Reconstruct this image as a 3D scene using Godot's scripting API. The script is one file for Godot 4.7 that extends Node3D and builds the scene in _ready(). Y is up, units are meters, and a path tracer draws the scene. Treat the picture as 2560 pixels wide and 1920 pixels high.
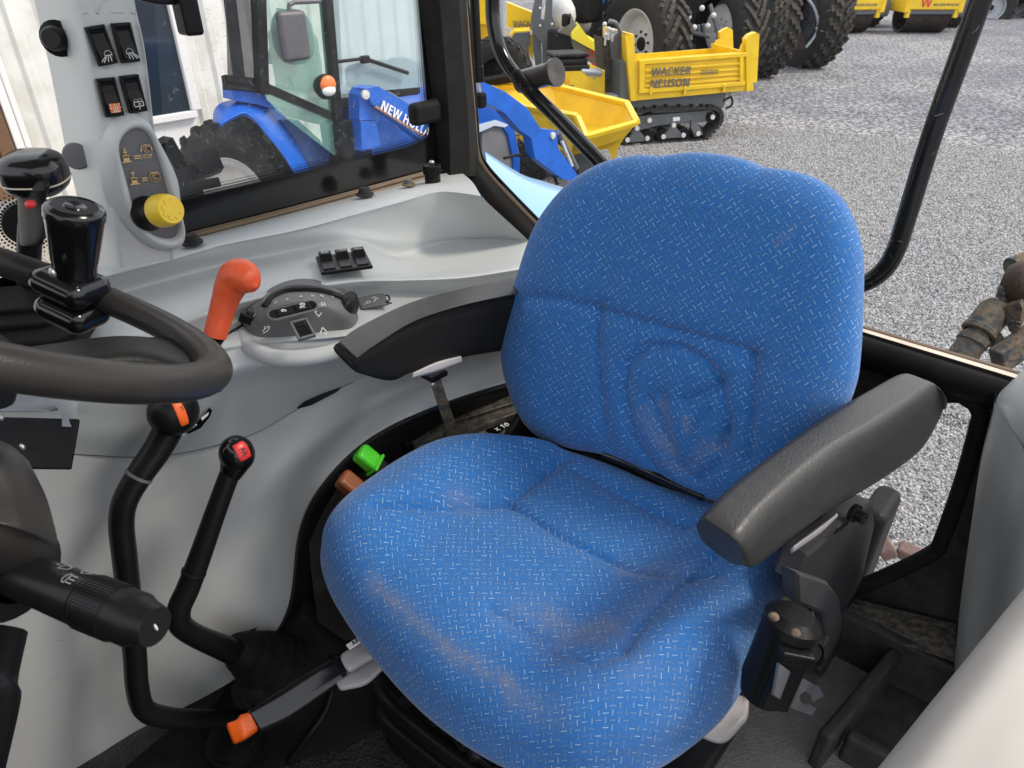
extends Node3D
# A tractor cab seen from its left door: seat, console and levers inside, a machinery yard outside.
# x: to the tractor's right, y: up, z: to its rear; metres, cab floor at y = 0.

const YARD := -1.05

func V(x: float, y: float, z: float) -> Vector3:
	return Vector3(x, y, z)

class Shape:
	var v := PackedVector3Array()
	var n := PackedVector3Array()
	var u := PackedVector2Array()
	var c := PackedColorArray()
	var u2 := PackedVector2Array()
	var ix := PackedInt32Array()
	var t := Transform3D.IDENTITY
	var tint := Color(1, 1, 1)

	func add(p: Vector3, nn: Vector3, uv := Vector2.ZERO) -> int:
		v.append(t * p); n.append((t.basis * nn).normalized()); u.append(uv); c.append(tint)
		return v.size() - 1

	func tri(a: int, b: int, d: int):
		var g := (v[d] - v[a]).cross(v[b] - v[a])
		if g.dot(n[a] + n[b] + n[d]) < 0:
			ix.append(a); ix.append(d); ix.append(b)
		else:
			ix.append(a); ix.append(b); ix.append(d)

	func flat(pts: Array, uvs := []):   # a flat convex polygon
		var nn: Vector3 = (pts[2] - pts[0]).cross(pts[1] - pts[0]).normalized()
		var k := v.size()
		for i in pts.size():
			add(pts[i], nn, uvs[i] if uvs else Vector2(pts[i].x + pts[i].z, pts[i].y))
		for i in range(1, pts.size() - 1):
			tri(k, k + i, k + i + 1)

	func grid(rows: Array, uvs := 1.0, loop := false):   # rows of points, smooth; loop joins the ends of every row
		var h := rows.size()
		var w: int = rows[0].size()
		var k := v.size()
		var vv := 0.0
		for j in h:
			var uu := 0.0
			if j > 0:
				var m := w / 2
				vv += rows[j][m].distance_to(rows[j - 1][m])
			for i in w:
				if i > 0:
					uu += rows[j][i].distance_to(rows[j][i - 1])
				var a: Vector3
				if loop:
					a = rows[j][(i + 1) % w] - rows[j][(i + w - 1) % w]
				else:
					a = rows[j][mini(i + 1, w - 1)] - rows[j][maxi(i - 1, 0)]
				var b: Vector3 = rows[mini(j + 1, h - 1)][i] - rows[maxi(j - 1, 0)][i]
				var nn := a.cross(b)
				if nn.length_squared() < 1e-16:
					if loop:   # a pole
						var other: int = 1 if j == 0 else h - 2
						nn = Vector3.ZERO
						for q in w: nn += (rows[other][q] - rows[j][i]).cross(rows[other][(q + 1) % w] - rows[j][i])
						if j == 0: nn = -nn
						nn *= 1e6
					else:
						nn = Vector3.UP
				add(rows[j][i], nn, Vector2(uu, vv) * uvs)
		var lim := w if loop else w - 1
		for j in h - 1:
			for i in lim:
				var a0 := k + j * w + i
				var a1 := k + j * w + (i + 1) % w
				var b0 := a0 + w
				var b1 := a1 + w
				_q(a0, a1, b0); _q(a1, b1, b0)

	func _q(a: int, b: int, d: int):
		if v[a].is_equal_approx(v[b]) or v[b].is_equal_approx(v[d]) or v[a].is_equal_approx(v[d]):
			return
		tri(a, b, d)

	func box(size: Vector3, at := Vector3.ZERO, r := 0.0, basis := Basis.IDENTITY):
		var keep := t
		t = t * Transform3D(basis, at)
		var hx := size * 0.5
		if r <= 0.0:
			for ax in 3:
				for s in [-1.0, 1.0]:
					var nn := Vector3.ZERO; nn[ax] = s
					var k := v.size()
					for q in [[-1, -1], [1, -1], [1, 1], [-1, 1]]:
						var p := Vector3.ZERO
						p[ax] = s * hx[ax]; p[(ax + 1) % 3] = q[0] * hx[(ax + 1) % 3]; p[(ax + 2) % 3] = q[1] * hx[(ax + 2) % 3]
						add(p, nn, Vector2(p[(ax + 1) % 3], p[(ax + 2) % 3]))
					tri(k, k + 1, k + 2); tri(k, k + 2, k + 3)
		else:
			r = minf(r, minf(hx.x, minf(hx.y, hx.z)) * 0.98)
			var inner := hx - Vector3.ONE * r
			for ax in 3:
				var b1 := (ax + 1) % 3
				var b2 := (ax + 2) % 3
				for s in [-1.0, 1.0]:
					var k := v.size()
					var ua := [-hx[b1], -hx[b1] + r * 0.42, -inner[b1], inner[b1], hx[b1] - r * 0.42, hx[b1]]
					var ub := [-hx[b2], -hx[b2] + r * 0.42, -inner[b2], inner[b2], hx[b2] - r * 0.42, hx[b2]]
					for j in 6:
						for i in 6:
							var p := Vector3.ZERO
							p[ax] = s * hx[ax]; p[b1] = ua[i]; p[b2] = ub[j]
							var cc := p.clamp(-inner, inner)
							var nn := (p - cc).normalized()
							add(cc + nn * r, nn, Vector2(p[b1], p[b2]))
					for j in 5:
						for i in 5:
							var a := k + j * 6 + i
							tri(a, a + 1, a + 7); tri(a, a + 7, a + 6)
		t = keep

	func lathe(prof: Array, seg := 24, at := Transform3D.IDENTITY):   # Vector2(radius, height) round y
		var keep := t
		t = t * at
		# split at sharp corners so that edges stay crisp
		var run: Array = [prof[0]]
		for i in range(1, prof.size()):
			run.append(prof[i])
			var sharp := false
			if i < prof.size() - 1:
				var d0: Vector2 = (prof[i] - prof[i - 1]).normalized()
				var d1: Vector2 = (prof[i + 1] - prof[i]).normalized()
				sharp = d0.dot(d1) < 0.8
			if sharp or i == prof.size() - 1:
				_lathe_run(run, seg)
				run = [prof[i]]
		t = keep

	func _lathe_run(run: Array, seg: int):
		var k := v.size()
		for j in run.size():
			var d: Vector2 = run[mini(j + 1, run.size() - 1)] - run[maxi(j - 1, 0)]
			var nn := Vector2(d.y, -d.x).normalized()
			for i in seg + 1:
				var a: float = TAU * i / seg
				add(Vector3(cos(a) * run[j].x, run[j].y, sin(a) * run[j].x), Vector3(cos(a) * nn.x, nn.y, sin(a) * nn.x), Vector2(a * maxf(run[j].x, 0.01), run[j].y))
		for j in run.size() - 1:
			for i in seg:
				var a := k + j * (seg + 1) + i
				_q(a, a + 1, a + seg + 2); _q(a, a + seg + 2, a + seg + 1)

	func tube(path: Array, r, sides := 12, caps := true, closed := false, squash := 1.0, upv := Vector3.UP):   # r: a number or one per point
		var rows := []
		var m := path.size()
		var prev := upv
		for j in m:
			var d: Vector3
			if closed:
				d = path[(j + 1) % m] - path[(j + m - 1) % m]
			else:
				d = path[mini(j + 1, m - 1)] - path[maxi(j - 1, 0)]
			d = d.normalized()
			var a := prev - d * prev.dot(d)
			if a.length() < 0.01:
				a = d.cross(Vector3(0.3, 0.2, 0.9))
			a = a.normalized()
			prev = a
			var b := d.cross(a)
			var row := PackedVector3Array()
			var rr: float = r[j] if r is Array else r
			for i in sides:
				var q := TAU * i / sides
				row.append(path[j] + (a * cos(q) * squash + b * sin(q)) * rr)
			rows.append(row)
		if closed:
			rows.append(rows[0])
		grid(rows, 1.0, true)
		if caps and not closed:
			for e in [0, m - 1]:
				var k := v.size()
				var nn: Vector3 = (path[0] - path[1]) if e == 0 else (path[m - 1] - path[m - 2])
				add(path[e], nn)
				for i in sides:
					add(rows[e][i], nn)
				for i in sides:
					tri(k, k + 1 + i, k + 1 + (i + 1) % sides)

	func prism(poly: PackedVector2Array, depth: float, at := Transform3D.IDENTITY, bev := 0.0):   # outline in xy, from z = 0 to depth
		var keep := t
		t = t * at
		var m := poly.size()
		var ctr := Vector2.ZERO
		for q in poly: ctr += q
		ctr /= m
		var inn := poly
		if bev > 0.0:
			var off := Geometry2D.offset_polygon(poly, -bev, Geometry2D.JOIN_MITER)
			inn = PackedVector2Array()
			for i in m:
				var e0 := (poly[i] - poly[(i + m - 1) % m]).normalized()
				var e1 := (poly[(i + 1) % m] - poly[i]).normalized()
				var nn := (Vector2(-e0.y, e0.x) + Vector2(-e1.y, e1.x))
				nn = nn.normalized() / maxf(0.4, nn.length() * 0.5)
				var cand := poly[i] + nn * bev
				if Geometry2D.is_polygon_clockwise(poly):
					cand = poly[i] - nn * bev
				inn.append(cand)
		var tr := Geometry2D.triangulate_polygon(inn)
		for s in [0, 1]:
			var z: float = depth * s
			var k := v.size()
			for q in inn:
				add(Vector3(q.x, q.y, z), Vector3(0, 0, signf(depth) * (1 if s else -1)), q)
			for i in range(0, tr.size(), 3):
				tri(k + tr[i], k + tr[i + 1], k + tr[i + 2])
		var cw := 1.0 if Geometry2D.is_polygon_clockwise(poly) else -1.0
		var sb := bev * signf(depth)
		for i in m:
			var a := poly[i]; var b := poly[(i + 1) % m]
			var e := (b - a).normalized()
			var nn := Vector3(-e.y, e.x, 0) * cw
			var k := v.size()
			for q in [Vector3(a.x, a.y, sb), Vector3(b.x, b.y, sb), Vector3(b.x, b.y, depth - sb), Vector3(a.x, a.y, depth - sb)]:
				add(q, nn, Vector2(a.distance_to(Vector2(q.x, q.y)), q.z))
			tri(k, k + 1, k + 2); tri(k, k + 2, k + 3)
			if bev > 0.0:
				var ia := inn[i]; var ib := inn[(i + 1) % m]
				for s in [[0.0, sb, -1.0], [depth, depth - sb, 1.0]]:
					k = v.size()
					var cn := (nn + Vector3(0, 0, s[2] * signf(depth))).normalized()
					for q in [Vector3(a.x, a.y, s[1]), Vector3(b.x, b.y, s[1]), Vector3(ib.x, ib.y, s[0]), Vector3(ia.x, ia.y, s[0])]:
						add(q, cn)
					tri(k, k + 1, k + 2); tri(k, k + 2, k + 3)
		t = keep

	func ball(r: Vector3, at := Vector3.ZERO, seg := 20, e := 1.0, basis := Basis.IDENTITY):   # ellipsoid; e < 1 makes it boxier
		var rows := []
		for j in seg / 2 + 1:
			var a := PI * j / (seg / 2) - PI / 2
			var row := PackedVector3Array()
			for i in seg:
				var b := TAU * i / seg
				var p := Vector3(_pw(cos(a), e) * _pw(cos(b), e), _pw(sin(a), e), _pw(cos(a), e) * _pw(sin(b), e))
				row.append(at + basis * (p * r))
			rows.append(row)
		grid(rows, 1.0, true)

	func _pw(x: float, e: float) -> float:
		if absf(x) < 1e-6: return 0.0
		return signf(x) * pow(absf(x), e)

	func mesh() -> ArrayMesh:
		var a := []
		a.resize(Mesh.ARRAY_MAX)
		a[Mesh.ARRAY_VERTEX] = v; a[Mesh.ARRAY_NORMAL] = n; a[Mesh.ARRAY_TEX_UV] = u; a[Mesh.ARRAY_COLOR] = c;
		if u2.size() == v.size(): a[Mesh.ARRAY_TEX_UV2] = u2
		a[Mesh.ARRAY_INDEX] = ix
		var m := ArrayMesh.new()
		m.add_surface_from_arrays(Mesh.PRIMITIVE_TRIANGLES, a)
		return m

# ---- curves ----
func cr(a: Array, n: int, closed := false) -> PackedVector3Array:   # Catmull-Rom through the points, n samples
	var m := a.size()
	var out := PackedVector3Array()
	var spans := m if closed else m - 1
	for s in n:
		var f := float(s) / (n if closed else n - 1) * spans
		var i := mini(int(f), spans - 1)
		var w := f - i
		var p1: Vector3 = a[i % m]
		var p2: Vector3 = a[(i + 1) % m]
		var p0: Vector3 = a[(i + m - 1) % m] if closed else (a[i - 1] if i > 0 else p1 * 2.0 - p2)
		var p3: Vector3 = a[(i + 2) % m] if closed else (a[i + 2] if i + 2 < m else p2 * 2.0 - p1)
		out.append(0.5 * (2.0 * p1 + (p2 - p0) * w + (2.0 * p0 - 5.0 * p1 + 4.0 * p2 - p3) * w * w + (3.0 * p1 - p0 - 3.0 * p2 + p3) * w * w * w))
	return out

func loft(rows: Array, nu: int, nv: int) -> Array:   # smooth sheet through rows of control points
	var fine := []
	for r in rows: fine.append(cr(r, nu))
	var out := []
	for j in nv: out.append(PackedVector3Array())
	for i in nu:
		var col := []
		for r in fine: col.append(r[i])
		var cc := cr(col, nv)
		for j in nv: out[j].append(cc[j])
	return out

func arr(p) -> Array:
	var o := []
	for q in p: o.append(q)
	return o

func rr(w: float, h: float, r: float, k := 4) -> PackedVector2Array:   # rounded rectangle outline
	var o := PackedVector2Array()
	for q in [[1, 1, 0], [-1, 1, 1], [-1, -1, 2], [1, -1, 3]]:
		for i in k + 1:
			var a: float = PI / 2 * (q[2] + float(i) / k)
			o.append(Vector2(q[0] * (w / 2 - r) + cos(a) * r, q[1] * (h / 2 - r) + sin(a) * r))
	return o

func circle2(r: float, k := 20, c := Vector2.ZERO) -> PackedVector2Array:
	var o := PackedVector2Array()
	for i in k: o.append(c + Vector2(cos(TAU * i / k), sin(TAU * i / k)) * r)
	return o

func frame(at: Vector3, zdir: Vector3, updir := Vector3.UP) -> Transform3D:   # local z along zdir, y near updir
	var z := zdir.normalized()
	var x := updir.cross(z)
	if x.length() < 0.01: x = Vector3(1, 0, 0).cross(z)
	x = x.normalized()
	return Transform3D(Basis(x, z.cross(x), z), at)

func along(a: Vector3, b: Vector3) -> Transform3D:   # local y from a towards b
	var y := (b - a).normalized()
	var x := y.cross(Vector3(0.12, 0.3, 0.9)).normalized()
	return Transform3D(Basis(x, y, x.cross(y)), a)

func square_loft(st: Array, r := 0.3, n := 40, e := 0.45, ends := true) -> Shape:   # a bar whose sections are [far top, near top, near bottom]; rounded corners and ends
	var a := []; var b := []; var c := []
	for q in st: a.append(q[0]); b.append(q[1]); c.append(q[2])
	var fa := cr(a, n); var fb := cr(b, n); var fc := cr(c, n)
	var outline := rr(2.0, 2.0, r * 2.0, 5)
	var rows := []
	for j in n:
		var shrink := 1.0
		var mid: Vector3 = (fa[j] + fc[j]) * 0.5
		rows.append(_sq(fa[j], fb[j], fc[j], outline, 1.0, Vector3.ZERO))
	var s := Shape.new()
	if ends:
		var head := []
		var d0 := (fb[0] - fb[1]).normalized()
		var w0 := minf(fa[0].distance_to(fb[0]), fb[0].distance_to(fc[0])) * e
		var d1 := (fb[n - 1] - fb[n - 2]).normalized()
		var w1 := minf(fa[n - 1].distance_to(fb[n - 1]), fb[n - 1].distance_to(fc[n - 1])) * e
		var tail := []
		for k in 7:
			var q := PI / 2 * k / 6.0
			head.push_front(_sq(fa[0], fb[0], fc[0], outline, 1.0 - e * (1.0 - cos(q)) if k < 6 else 1.0 - e, d0 * w0 * sin(q)))
			tail.append(_sq(fa[n - 1], fb[n - 1], fc[n - 1], outline, 1.0 - e * (1.0 - cos(q)), d1 * w1 * sin(q)))
		head.push_front(_sq(fa[0], fb[0], fc[0], outline, 0.02, d0 * w0))
		tail.append(_sq(fa[n - 1], fb[n - 1], fc[n - 1], outline, 0.02, d1 * w1))
		rows = head + rows + tail
	s.grid(rows, 1.0, true)
	return s

func _sq(a: Vector3, b: Vector3, c: Vector3, outline: PackedVector2Array, k: float, shift: Vector3) -> PackedVector3Array:
	var mid := (a + c) * 0.5
	var x := (b - a) * 0.5
	var y := (b - c) * 0.5
	var row := PackedVector3Array()
	for q in outline: row.append(mid + (x * q.x + y * q.y) * k + shift)
	return row

# ---- naming the scene's nodes ----
var taken := {}
func numbered(called: String, parent: Node) -> String:
	var key := "%d/%s" % [parent.get_instance_id(), called]
	var k: int = taken.get(key, 0)
	taken[key] = k + 1
	return called if k == 0 else "%s_%03d" % [called, k]

func offset(o: Node) -> Vector3:
	var p := Vector3.ZERO
	while o != self:
		p += o.position
		o = o.get_parent()
	return p

func tag(o: Node, label: String, category := "", group := ""):
	o.set_meta("label", label)
	if category: o.set_meta("category", category)
	if group: o.set_meta("group", group)

func thing(called: String, label: String, category: String, at := Vector3.ZERO, group := "") -> Node3D:
	var o := Node3D.new()
	o.name = numbered(called, self)
	add_child(o, true)
	o.position = at
	tag(o, label, category, group)
	return o

func put(called: String, s, m: Material, parent: Node = self, local := false) -> MeshInstance3D:   # one named mesh; points are in world axes unless local
	var o := MeshInstance3D.new()
	o.name = numbered(called, parent)
	o.mesh = s.mesh() if s is Shape else s
	o.material_override = m
	parent.add_child(o, true)
	if not local and parent != self: o.position = -offset(parent)
	return o

func ground_piece(called: String, s: Shape, m: Material, label := "") -> MeshInstance3D:
	var o := put(called, s, m)
	o.set_meta("kind", "structure")
	if label: o.set_meta("label", label)
	return o

func copy(o: Node3D, label: String, xf: Transform3D) -> Node3D:
	var d: Node3D = o.duplicate()
	d.name = numbered(String(o.name).rstrip("_0123456789"), self)
	add_child(d, true)
	d.transform = xf
	d.set_meta("label", label)
	return d

func text(words: String, size: float, at: Transform3D, m: Material, parent: Node, called := "lettering", bold := true, depth := 0.0008) -> MeshInstance3D:
	var tm := TextMesh.new()
	var f := SystemFont.new()
	f.font_names = PackedStringArray(["Droid Sans"])
	if bold: f.font_weight = 700
	tm.font = f
	tm.text = words
	tm.font_size = 32
	tm.pixel_size = size / 23.0
	tm.depth = depth
	tm.curve_step = 2.0
	var o := MeshInstance3D.new()
	o.name = numbered(called, parent)
	o.mesh = tm
	o.material_override = m
	parent.add_child(o, true)
	o.transform = at
	if parent != self: o.position = at.origin - offset(parent)
	return o


# ---- materials ----
var cache := {}
func noise(kind: String) -> Texture2D:
	if cache.has(kind): return cache[kind]
	var f := FastNoiseLite.new()
	f.seed = kind.hash() % 1000
	var tx := NoiseTexture2D.new()
	tx.seamless = true
	tx.width = 512; tx.height = 512
	var ramp := Gradient.new()
	match kind:
		"grain":     # moulded plastic skin
			f.noise_type = FastNoiseLite.TYPE_CELLULAR
			f.frequency = 0.07
			f.fractal_octaves = 2
			tx.as_normal_map = true; tx.bump_strength = 5.0
		"fine":
			f.noise_type = FastNoiseLite.TYPE_SIMPLEX
			f.frequency = 0.12
			f.fractal_octaves = 3
			tx.as_normal_map = true; tx.bump_strength = 3.0
		"rough":
			f.noise_type = FastNoiseLite.TYPE_SIMPLEX
			f.frequency = 0.03
			f.fractal_octaves = 5
			tx.as_normal_map = true; tx.bump_strength = 8.0
		"blotch":    # faint unevenness of tone
			f.frequency = 0.008
			f.fractal_octaves = 6
			f.fractal_gain = 0.6
			ramp.offsets = PackedFloat32Array([0.25, 0.5, 0.75])
			ramp.colors = PackedColorArray([Color(0.93, 0.925, 0.91), Color(0.975, 0.975, 0.975), Color(1, 1, 1)])
			tx.color_ramp = ramp
		"patches":   # wheel tracks, damp and washed out places
			f.frequency = 0.009
			f.fractal_octaves = 7
			f.fractal_gain = 0.55
			ramp.offsets = PackedFloat32Array([0.3, 0.5, 0.7])
			ramp.colors = PackedColorArray([Color(0.82, 0.82, 0.84), Color(0.91, 0.91, 0.91), Color(1, 0.99, 0.97)])
			tx.color_ramp = ramp
		"dust":      # black plastic under patchy dust
			f.frequency = 0.01
			f.fractal_octaves = 6
			f.fractal_gain = 0.65
			ramp.offsets = PackedFloat32Array([0.3, 0.5, 0.8])
			ramp.colors = PackedColorArray([Color(0.75, 0.75, 0.76), Color(0.85, 0.84, 0.82), Color(1, 0.97, 0.92)])
			tx.color_ramp = ramp
		"rust":
			f.frequency = 0.012
			f.fractal_octaves = 6
			f.fractal_gain = 0.7
			ramp.offsets = PackedFloat32Array([0.25, 0.45, 0.6, 0.8])
			ramp.colors = PackedColorArray([Color(0.2, 0.23, 0.27), Color(0.38, 0.39, 0.38), Color(0.62, 0.53, 0.4), Color(0.5, 0.34, 0.22)])
			tx.color_ramp = ramp
		"mud":
			f.frequency = 0.012
			f.fractal_octaves = 6
			f.fractal_gain = 0.7
			ramp.offsets = PackedFloat32Array([0.2, 0.5, 0.75])
			ramp.colors = PackedColorArray([Color(0.17, 0.168, 0.165), Color(0.43, 0.41, 0.385), Color(0.58, 0.55, 0.51)])
			tx.color_ramp = ramp
		"gravel":
			f.noise_type = FastNoiseLite.TYPE_CELLULAR
			f.cellular_return_type = FastNoiseLite.RETURN_CELL_VALUE
			f.frequency = 0.045
			f.fractal_octaves = 2
			tx.width = 1024; tx.height = 1024
			ramp.offsets = PackedFloat32Array([0.1, 0.5, 0.9])
			ramp.colors = PackedColorArray([Color(0.3, 0.3, 0.31), Color(0.6, 0.6, 0.61), Color(0.92, 0.92, 0.92)])
			tx.color_ramp = ramp
		"gravelbump":
			f.noise_type = FastNoiseLite.TYPE_CELLULAR
			f.cellular_return_type = FastNoiseLite.RETURN_DISTANCE
			f.frequency = 0.045
			f.fractal_octaves = 2
			tx.width = 1024; tx.height = 1024
			tx.as_normal_map = true; tx.bump_strength = 16.0
	tx.noise = f
	cache[kind] = tx
	return tx

func lin(r: float, g: float, b: float, a := 1.0) -> Color:
	var k := Color(r, g, b).linear_to_srgb()
	k.a = a
	return k

func mat(c: Color, rough := 0.6, metal := 0.0, bump := "", bs := 0.3, albedo := "", scale := 2.0) -> StandardMaterial3D:
	var m := StandardMaterial3D.new()
	m.albedo_color = c
	m.roughness = rough
	m.metallic = metal
	if bump:
		m.normal_enabled = true
		m.normal_texture = noise(bump)
		m.normal_scale = bs
	if albedo: m.albedo_texture = noise(albedo)
	if bump or albedo:
		m.uv1_triplanar = true
		m.uv1_world_triplanar = true
		m.uv1_scale = Vector3.ONE * scale
	return m

func weave(turn: bool) -> ImageTexture:   # blue moquette with short light stitches, along and across in turn
	var im := Image.create(768, 768, false, Image.FORMAT_RGB8)
	var rng := RandomNumberGenerator.new()
	rng.seed = 5
	for y in range(0, 768, 3):
		for x in range(0, 768, 3):
			var k := 0.82 + 0.34 * rng.randf()
			if (x + y) % 12 < 3: k *= 0.86
			im.fill_rect(Rect2i(x, y, 3, 3), Color(0.13 * k, 0.395 * k, 0.66 * k))
	# cell of 96 px = 21 mm: one stitch along, one across, set off like basket work
	for gy in 16:
		for gx in 16:
			var across := (gx + gy) % 2 == 0
			var cx := gx * 48 + 24
			var cy := gy * 48 + 24
			if rng.randf() < 0.1: continue
			var tone := rng.randf_range(0.6, 1.12)
			var bend := rng.randi_range(-3, 3)
			for k in range(-2, 3):
				for a in range(-3, 3):
					for b in range(-3, 3):
						if (absi(a) == 3 or a == 2) and (b < -1 or b > 0): continue
						var px := cx + (k * 8 + a if across else b + bend)
						var py := cy + (b + bend if across else k * 8 + a)
						var g := tone * rng.randf_range(0.75, 1.1) * (0.8 if a == -3 or a == 2 else 1.0)
						im.set_pixel(posmod(px, 768), posmod(py, 768), Color(0.72 * g, 0.79 * g, 0.84 * g))
	im.generate_mipmaps()
	return ImageTexture.create_from_image(im)

func scuffs() -> ImageTexture:   # marks of use: thin scratches, dark rubs, dusty specks
	var im := Image.create(1024, 1024, false, Image.FORMAT_RGBA8)
	im.fill(Color(0.3, 0.28, 0.25, 0))
	var rng := RandomNumberGenerator.new()
	rng.seed = 21
	for k in 14:   # faint brown smudges
		var c := Vector2(rng.randf() * 1024, rng.randf() * 1024)
		var r := rng.randf_range(20, 60)
		var st := rng.randf_range(0.06, 0.16)
		for y in range(int(-r), int(r)):
			for x in range(int(-r), int(r)):
				var d := Vector2(x, y * 1.8).length() / r
				if d < 1.0:
					var q := Vector2i(posmod(int(c.x) + x, 1024), posmod(int(c.y) + y, 1024))
					im.set_pixelv(q, Color(0.42, 0.33, 0.24, st * pow(1.0 - d, 1.5) * rng.randf_range(0.5, 1.0)))
	for k in 150:
		var p := Vector2(rng.randf() * 1024, rng.randf() * 1024)
		var a := rng.randf_range(-0.6, 0.6) if rng.randf() < 0.7 else rng.randf() * TAU
		var al := rng.randf_range(0.12, 0.5)
		var tone: Color = [Color(0.12, 0.12, 0.13), Color(0.85, 0.86, 0.86), Color(0.3, 0.24, 0.18)][rng.randi() % 3]
		var bend := rng.randf_range(-0.06, 0.06)
		for m in rng.randi_range(1, 26):
			tone.a = al * rng.randf_range(0.4, 1.0)
			im.set_pixel(posmod(int(p.x), 1024), posmod(int(p.y), 1024), tone)
			if al > 0.35: im.set_pixel(posmod(int(p.x), 1024), posmod(int(p.y) + 1, 1024), tone)
			p += Vector2.from_angle(a)
			a += bend
	return ImageTexture.create_from_image(im)

func marked(m: StandardMaterial3D, tx: Texture2D, scale: float):
	m.detail_enabled = true
	m.detail_blend_mode = BaseMaterial3D.BLEND_MODE_MIX
	m.detail_uv_layer = BaseMaterial3D.DETAIL_UV_2
	m.detail_albedo = tx
	m.uv2_triplanar = true
	m.uv2_world_triplanar = true
	m.uv2_scale = Vector3.ONE * scale

var M := {}
func make_materials():
	M.fabric = mat(Color(1, 1, 1), 0.95)
	M.fabric.albedo_texture = weave(false)
	M.fabric.vertex_color_use_as_albedo = true
	M.fabric.rim_enabled = true; M.fabric.rim = 0.35; M.fabric.rim_tint = 0.6
	M.fabric.normal_enabled = true; M.fabric.normal_texture = noise("fine"); M.fabric.normal_scale = 0.35
	M.console = mat(lin(0.44, 0.46, 0.46), 0.42, 0.0, "fine", 0.05, "", 9.0)
	M.panel = mat(lin(0.42, 0.43, 0.43), 0.45, 0.0, "grain", 0.32, "", 13.0)
	M.pod = mat(lin(0.12, 0.12, 0.125), 0.5, 0.0, "fine", 0.1, "blotch", 3.0)
	M.black = mat(lin(0.009, 0.009, 0.0095), 0.45, 0.0, "fine", 0.12, "", 4.0)
	M.blackdust = mat(lin(0.04, 0.039, 0.038), 0.65, 0.0, "fine", 0.2, "dust", 3.0)
	M.gloss = mat(lin(0.006, 0.006, 0.0065), 0.16)
	M.satin = mat(lin(0.008, 0.008, 0.0085), 0.32, 0.0, "fine", 0.05, "", 3.0)
	M.rubber = mat(lin(0.015, 0.015, 0.015), 0.7, 0.0, "fine", 0.2, "dust", 3.0)
	M.arm = mat(lin(0.031, 0.03, 0.029), 0.42, 0.0, "grain", 0.3, "blotch", 8.0)
	M.armdark = mat(lin(0.012, 0.011, 0.010), 0.5, 0.0, "grain", 0.3, "blotch", 8.0)
	M.wheelrim = mat(lin(0.03, 0.0275, 0.0255), 0.36, 0.0, "fine", 0.1, "blotch", 5.0)
	M.mat = mat(lin(0.035, 0.035, 0.036), 0.55, 0.0, "grain", 0.9, "dust", 4.0)
	M.orange = mat(lin(0.72, 0.095, 0.025), 0.45, 0.0, "fine", 0.08, "blotch", 4.0)
	M.orangecap = mat(lin(0.8, 0.12, 0.01), 0.4)
	M.red = mat(lin(0.6, 0.03, 0.03), 0.4)
	M.green = mat(lin(0.06, 0.5, 0.02), 0.35)
	M.brown = mat(lin(0.2, 0.06, 0.02), 0.4)
	M.yellowcap = mat(lin(0.8, 0.55, 0.03), 0.45)
	M.white = mat(lin(0.8, 0.8, 0.8), 0.5)
	M.print = mat(lin(0.6, 0.6, 0.6), 0.6)
	M.faintprint = mat(lin(0.22, 0.22, 0.22), 0.6)
	M.printtan = mat(lin(0.6, 0.4, 0.2), 0.6)
	M.printorange = mat(lin(0.75, 0.16, 0.01), 0.4)
	M.handle = mat(lin(0.42, 0.40, 0.41), 0.45, 0.0, "fine", 0.06, "blotch", 5.0)
	M.steel = mat(lin(0.5, 0.5, 0.5), 0.35, 0.8)
	M.rusty = mat(lin(0.5, 0.5, 0.5), 0.8, 0.0, "rough", 0.5, "rust", 4.5)
	M.dusty = mat(lin(0.62, 0.6, 0.57), 0.85, 0.0, "rough", 0.3, "mud", 6.0)
	M.seal = mat(lin(0.16, 0.11, 0.07), 0.6, 0.0, "fine", 0.2, "blotch", 4.0)
	M.tan = mat(lin(0.62, 0.54, 0.44), 0.6, 0.0, "fine", 0.1, "blotch", 2.0)
	M.glass = mat(Color(0.9, 0.95, 0.95, 0.02), 0.03)
	M.glass.transparency = BaseMaterial3D.TRANSPARENCY_ALPHA
	M.yellow = mat(lin(0.84, 0.55, 0.015), 0.35, 0.0, "", 0.0, "blotch", 0.8)
	M.blue = mat(lin(0.013, 0.12, 0.56), 0.3, 0.0, "", 0.0, "blotch", 0.8)
	M.skyfender = mat(lin(0.16, 0.36, 0.62), 0.2)  # blue lightened, the sky reflection is put into the colour
	M.tyre = mat(lin(0.032, 0.031, 0.03), 0.85, 0.0, "rough", 0.4, "dust", 1.5)
	M.tyremud = mat(lin(0.3, 0.28, 0.26), 0.9, 0.0, "rough", 0.6, "mud", 1.5)
	M.machine = mat(lin(0.11, 0.12, 0.13), 0.5, 0.0, "", 0.0, "blotch", 1.0)
	M.machineblack = mat(lin(0.014, 0.014, 0.015), 0.5, 0.0, "", 0.0, "dust", 1.0)
	M.rim = mat(lin(0.62, 0.62, 0.6), 0.5, 0.0, "", 0.0, "blotch", 1.0)
	M.galv = mat(lin(0.42, 0.45, 0.48), 0.45, 0.3, "", 0.0, "blotch", 2.0)
	M.wall = mat(lin(0.78, 0.78, 0.75), 0.55, 0.0, "", 0.0, "blotch", 0.5)
	M.trim = mat(lin(0.8, 0.8, 0.8), 0.5)
	M.darkpane = mat(lin(0.02, 0.03, 0.045), 0.08)
	M.gravel = mat(lin(0.6, 0.6, 0.62), 0.95, 0.0, "gravelbump", 0.6, "gravel", 0.62)
	M.gravel.detail_enabled = true
	M.gravel.detail_blend_mode = BaseMaterial3D.BLEND_MODE_MUL
	M.gravel.detail_uv_layer = BaseMaterial3D.DETAIL_UV_2
	M.gravel.detail_albedo = noise("patches")
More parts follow.
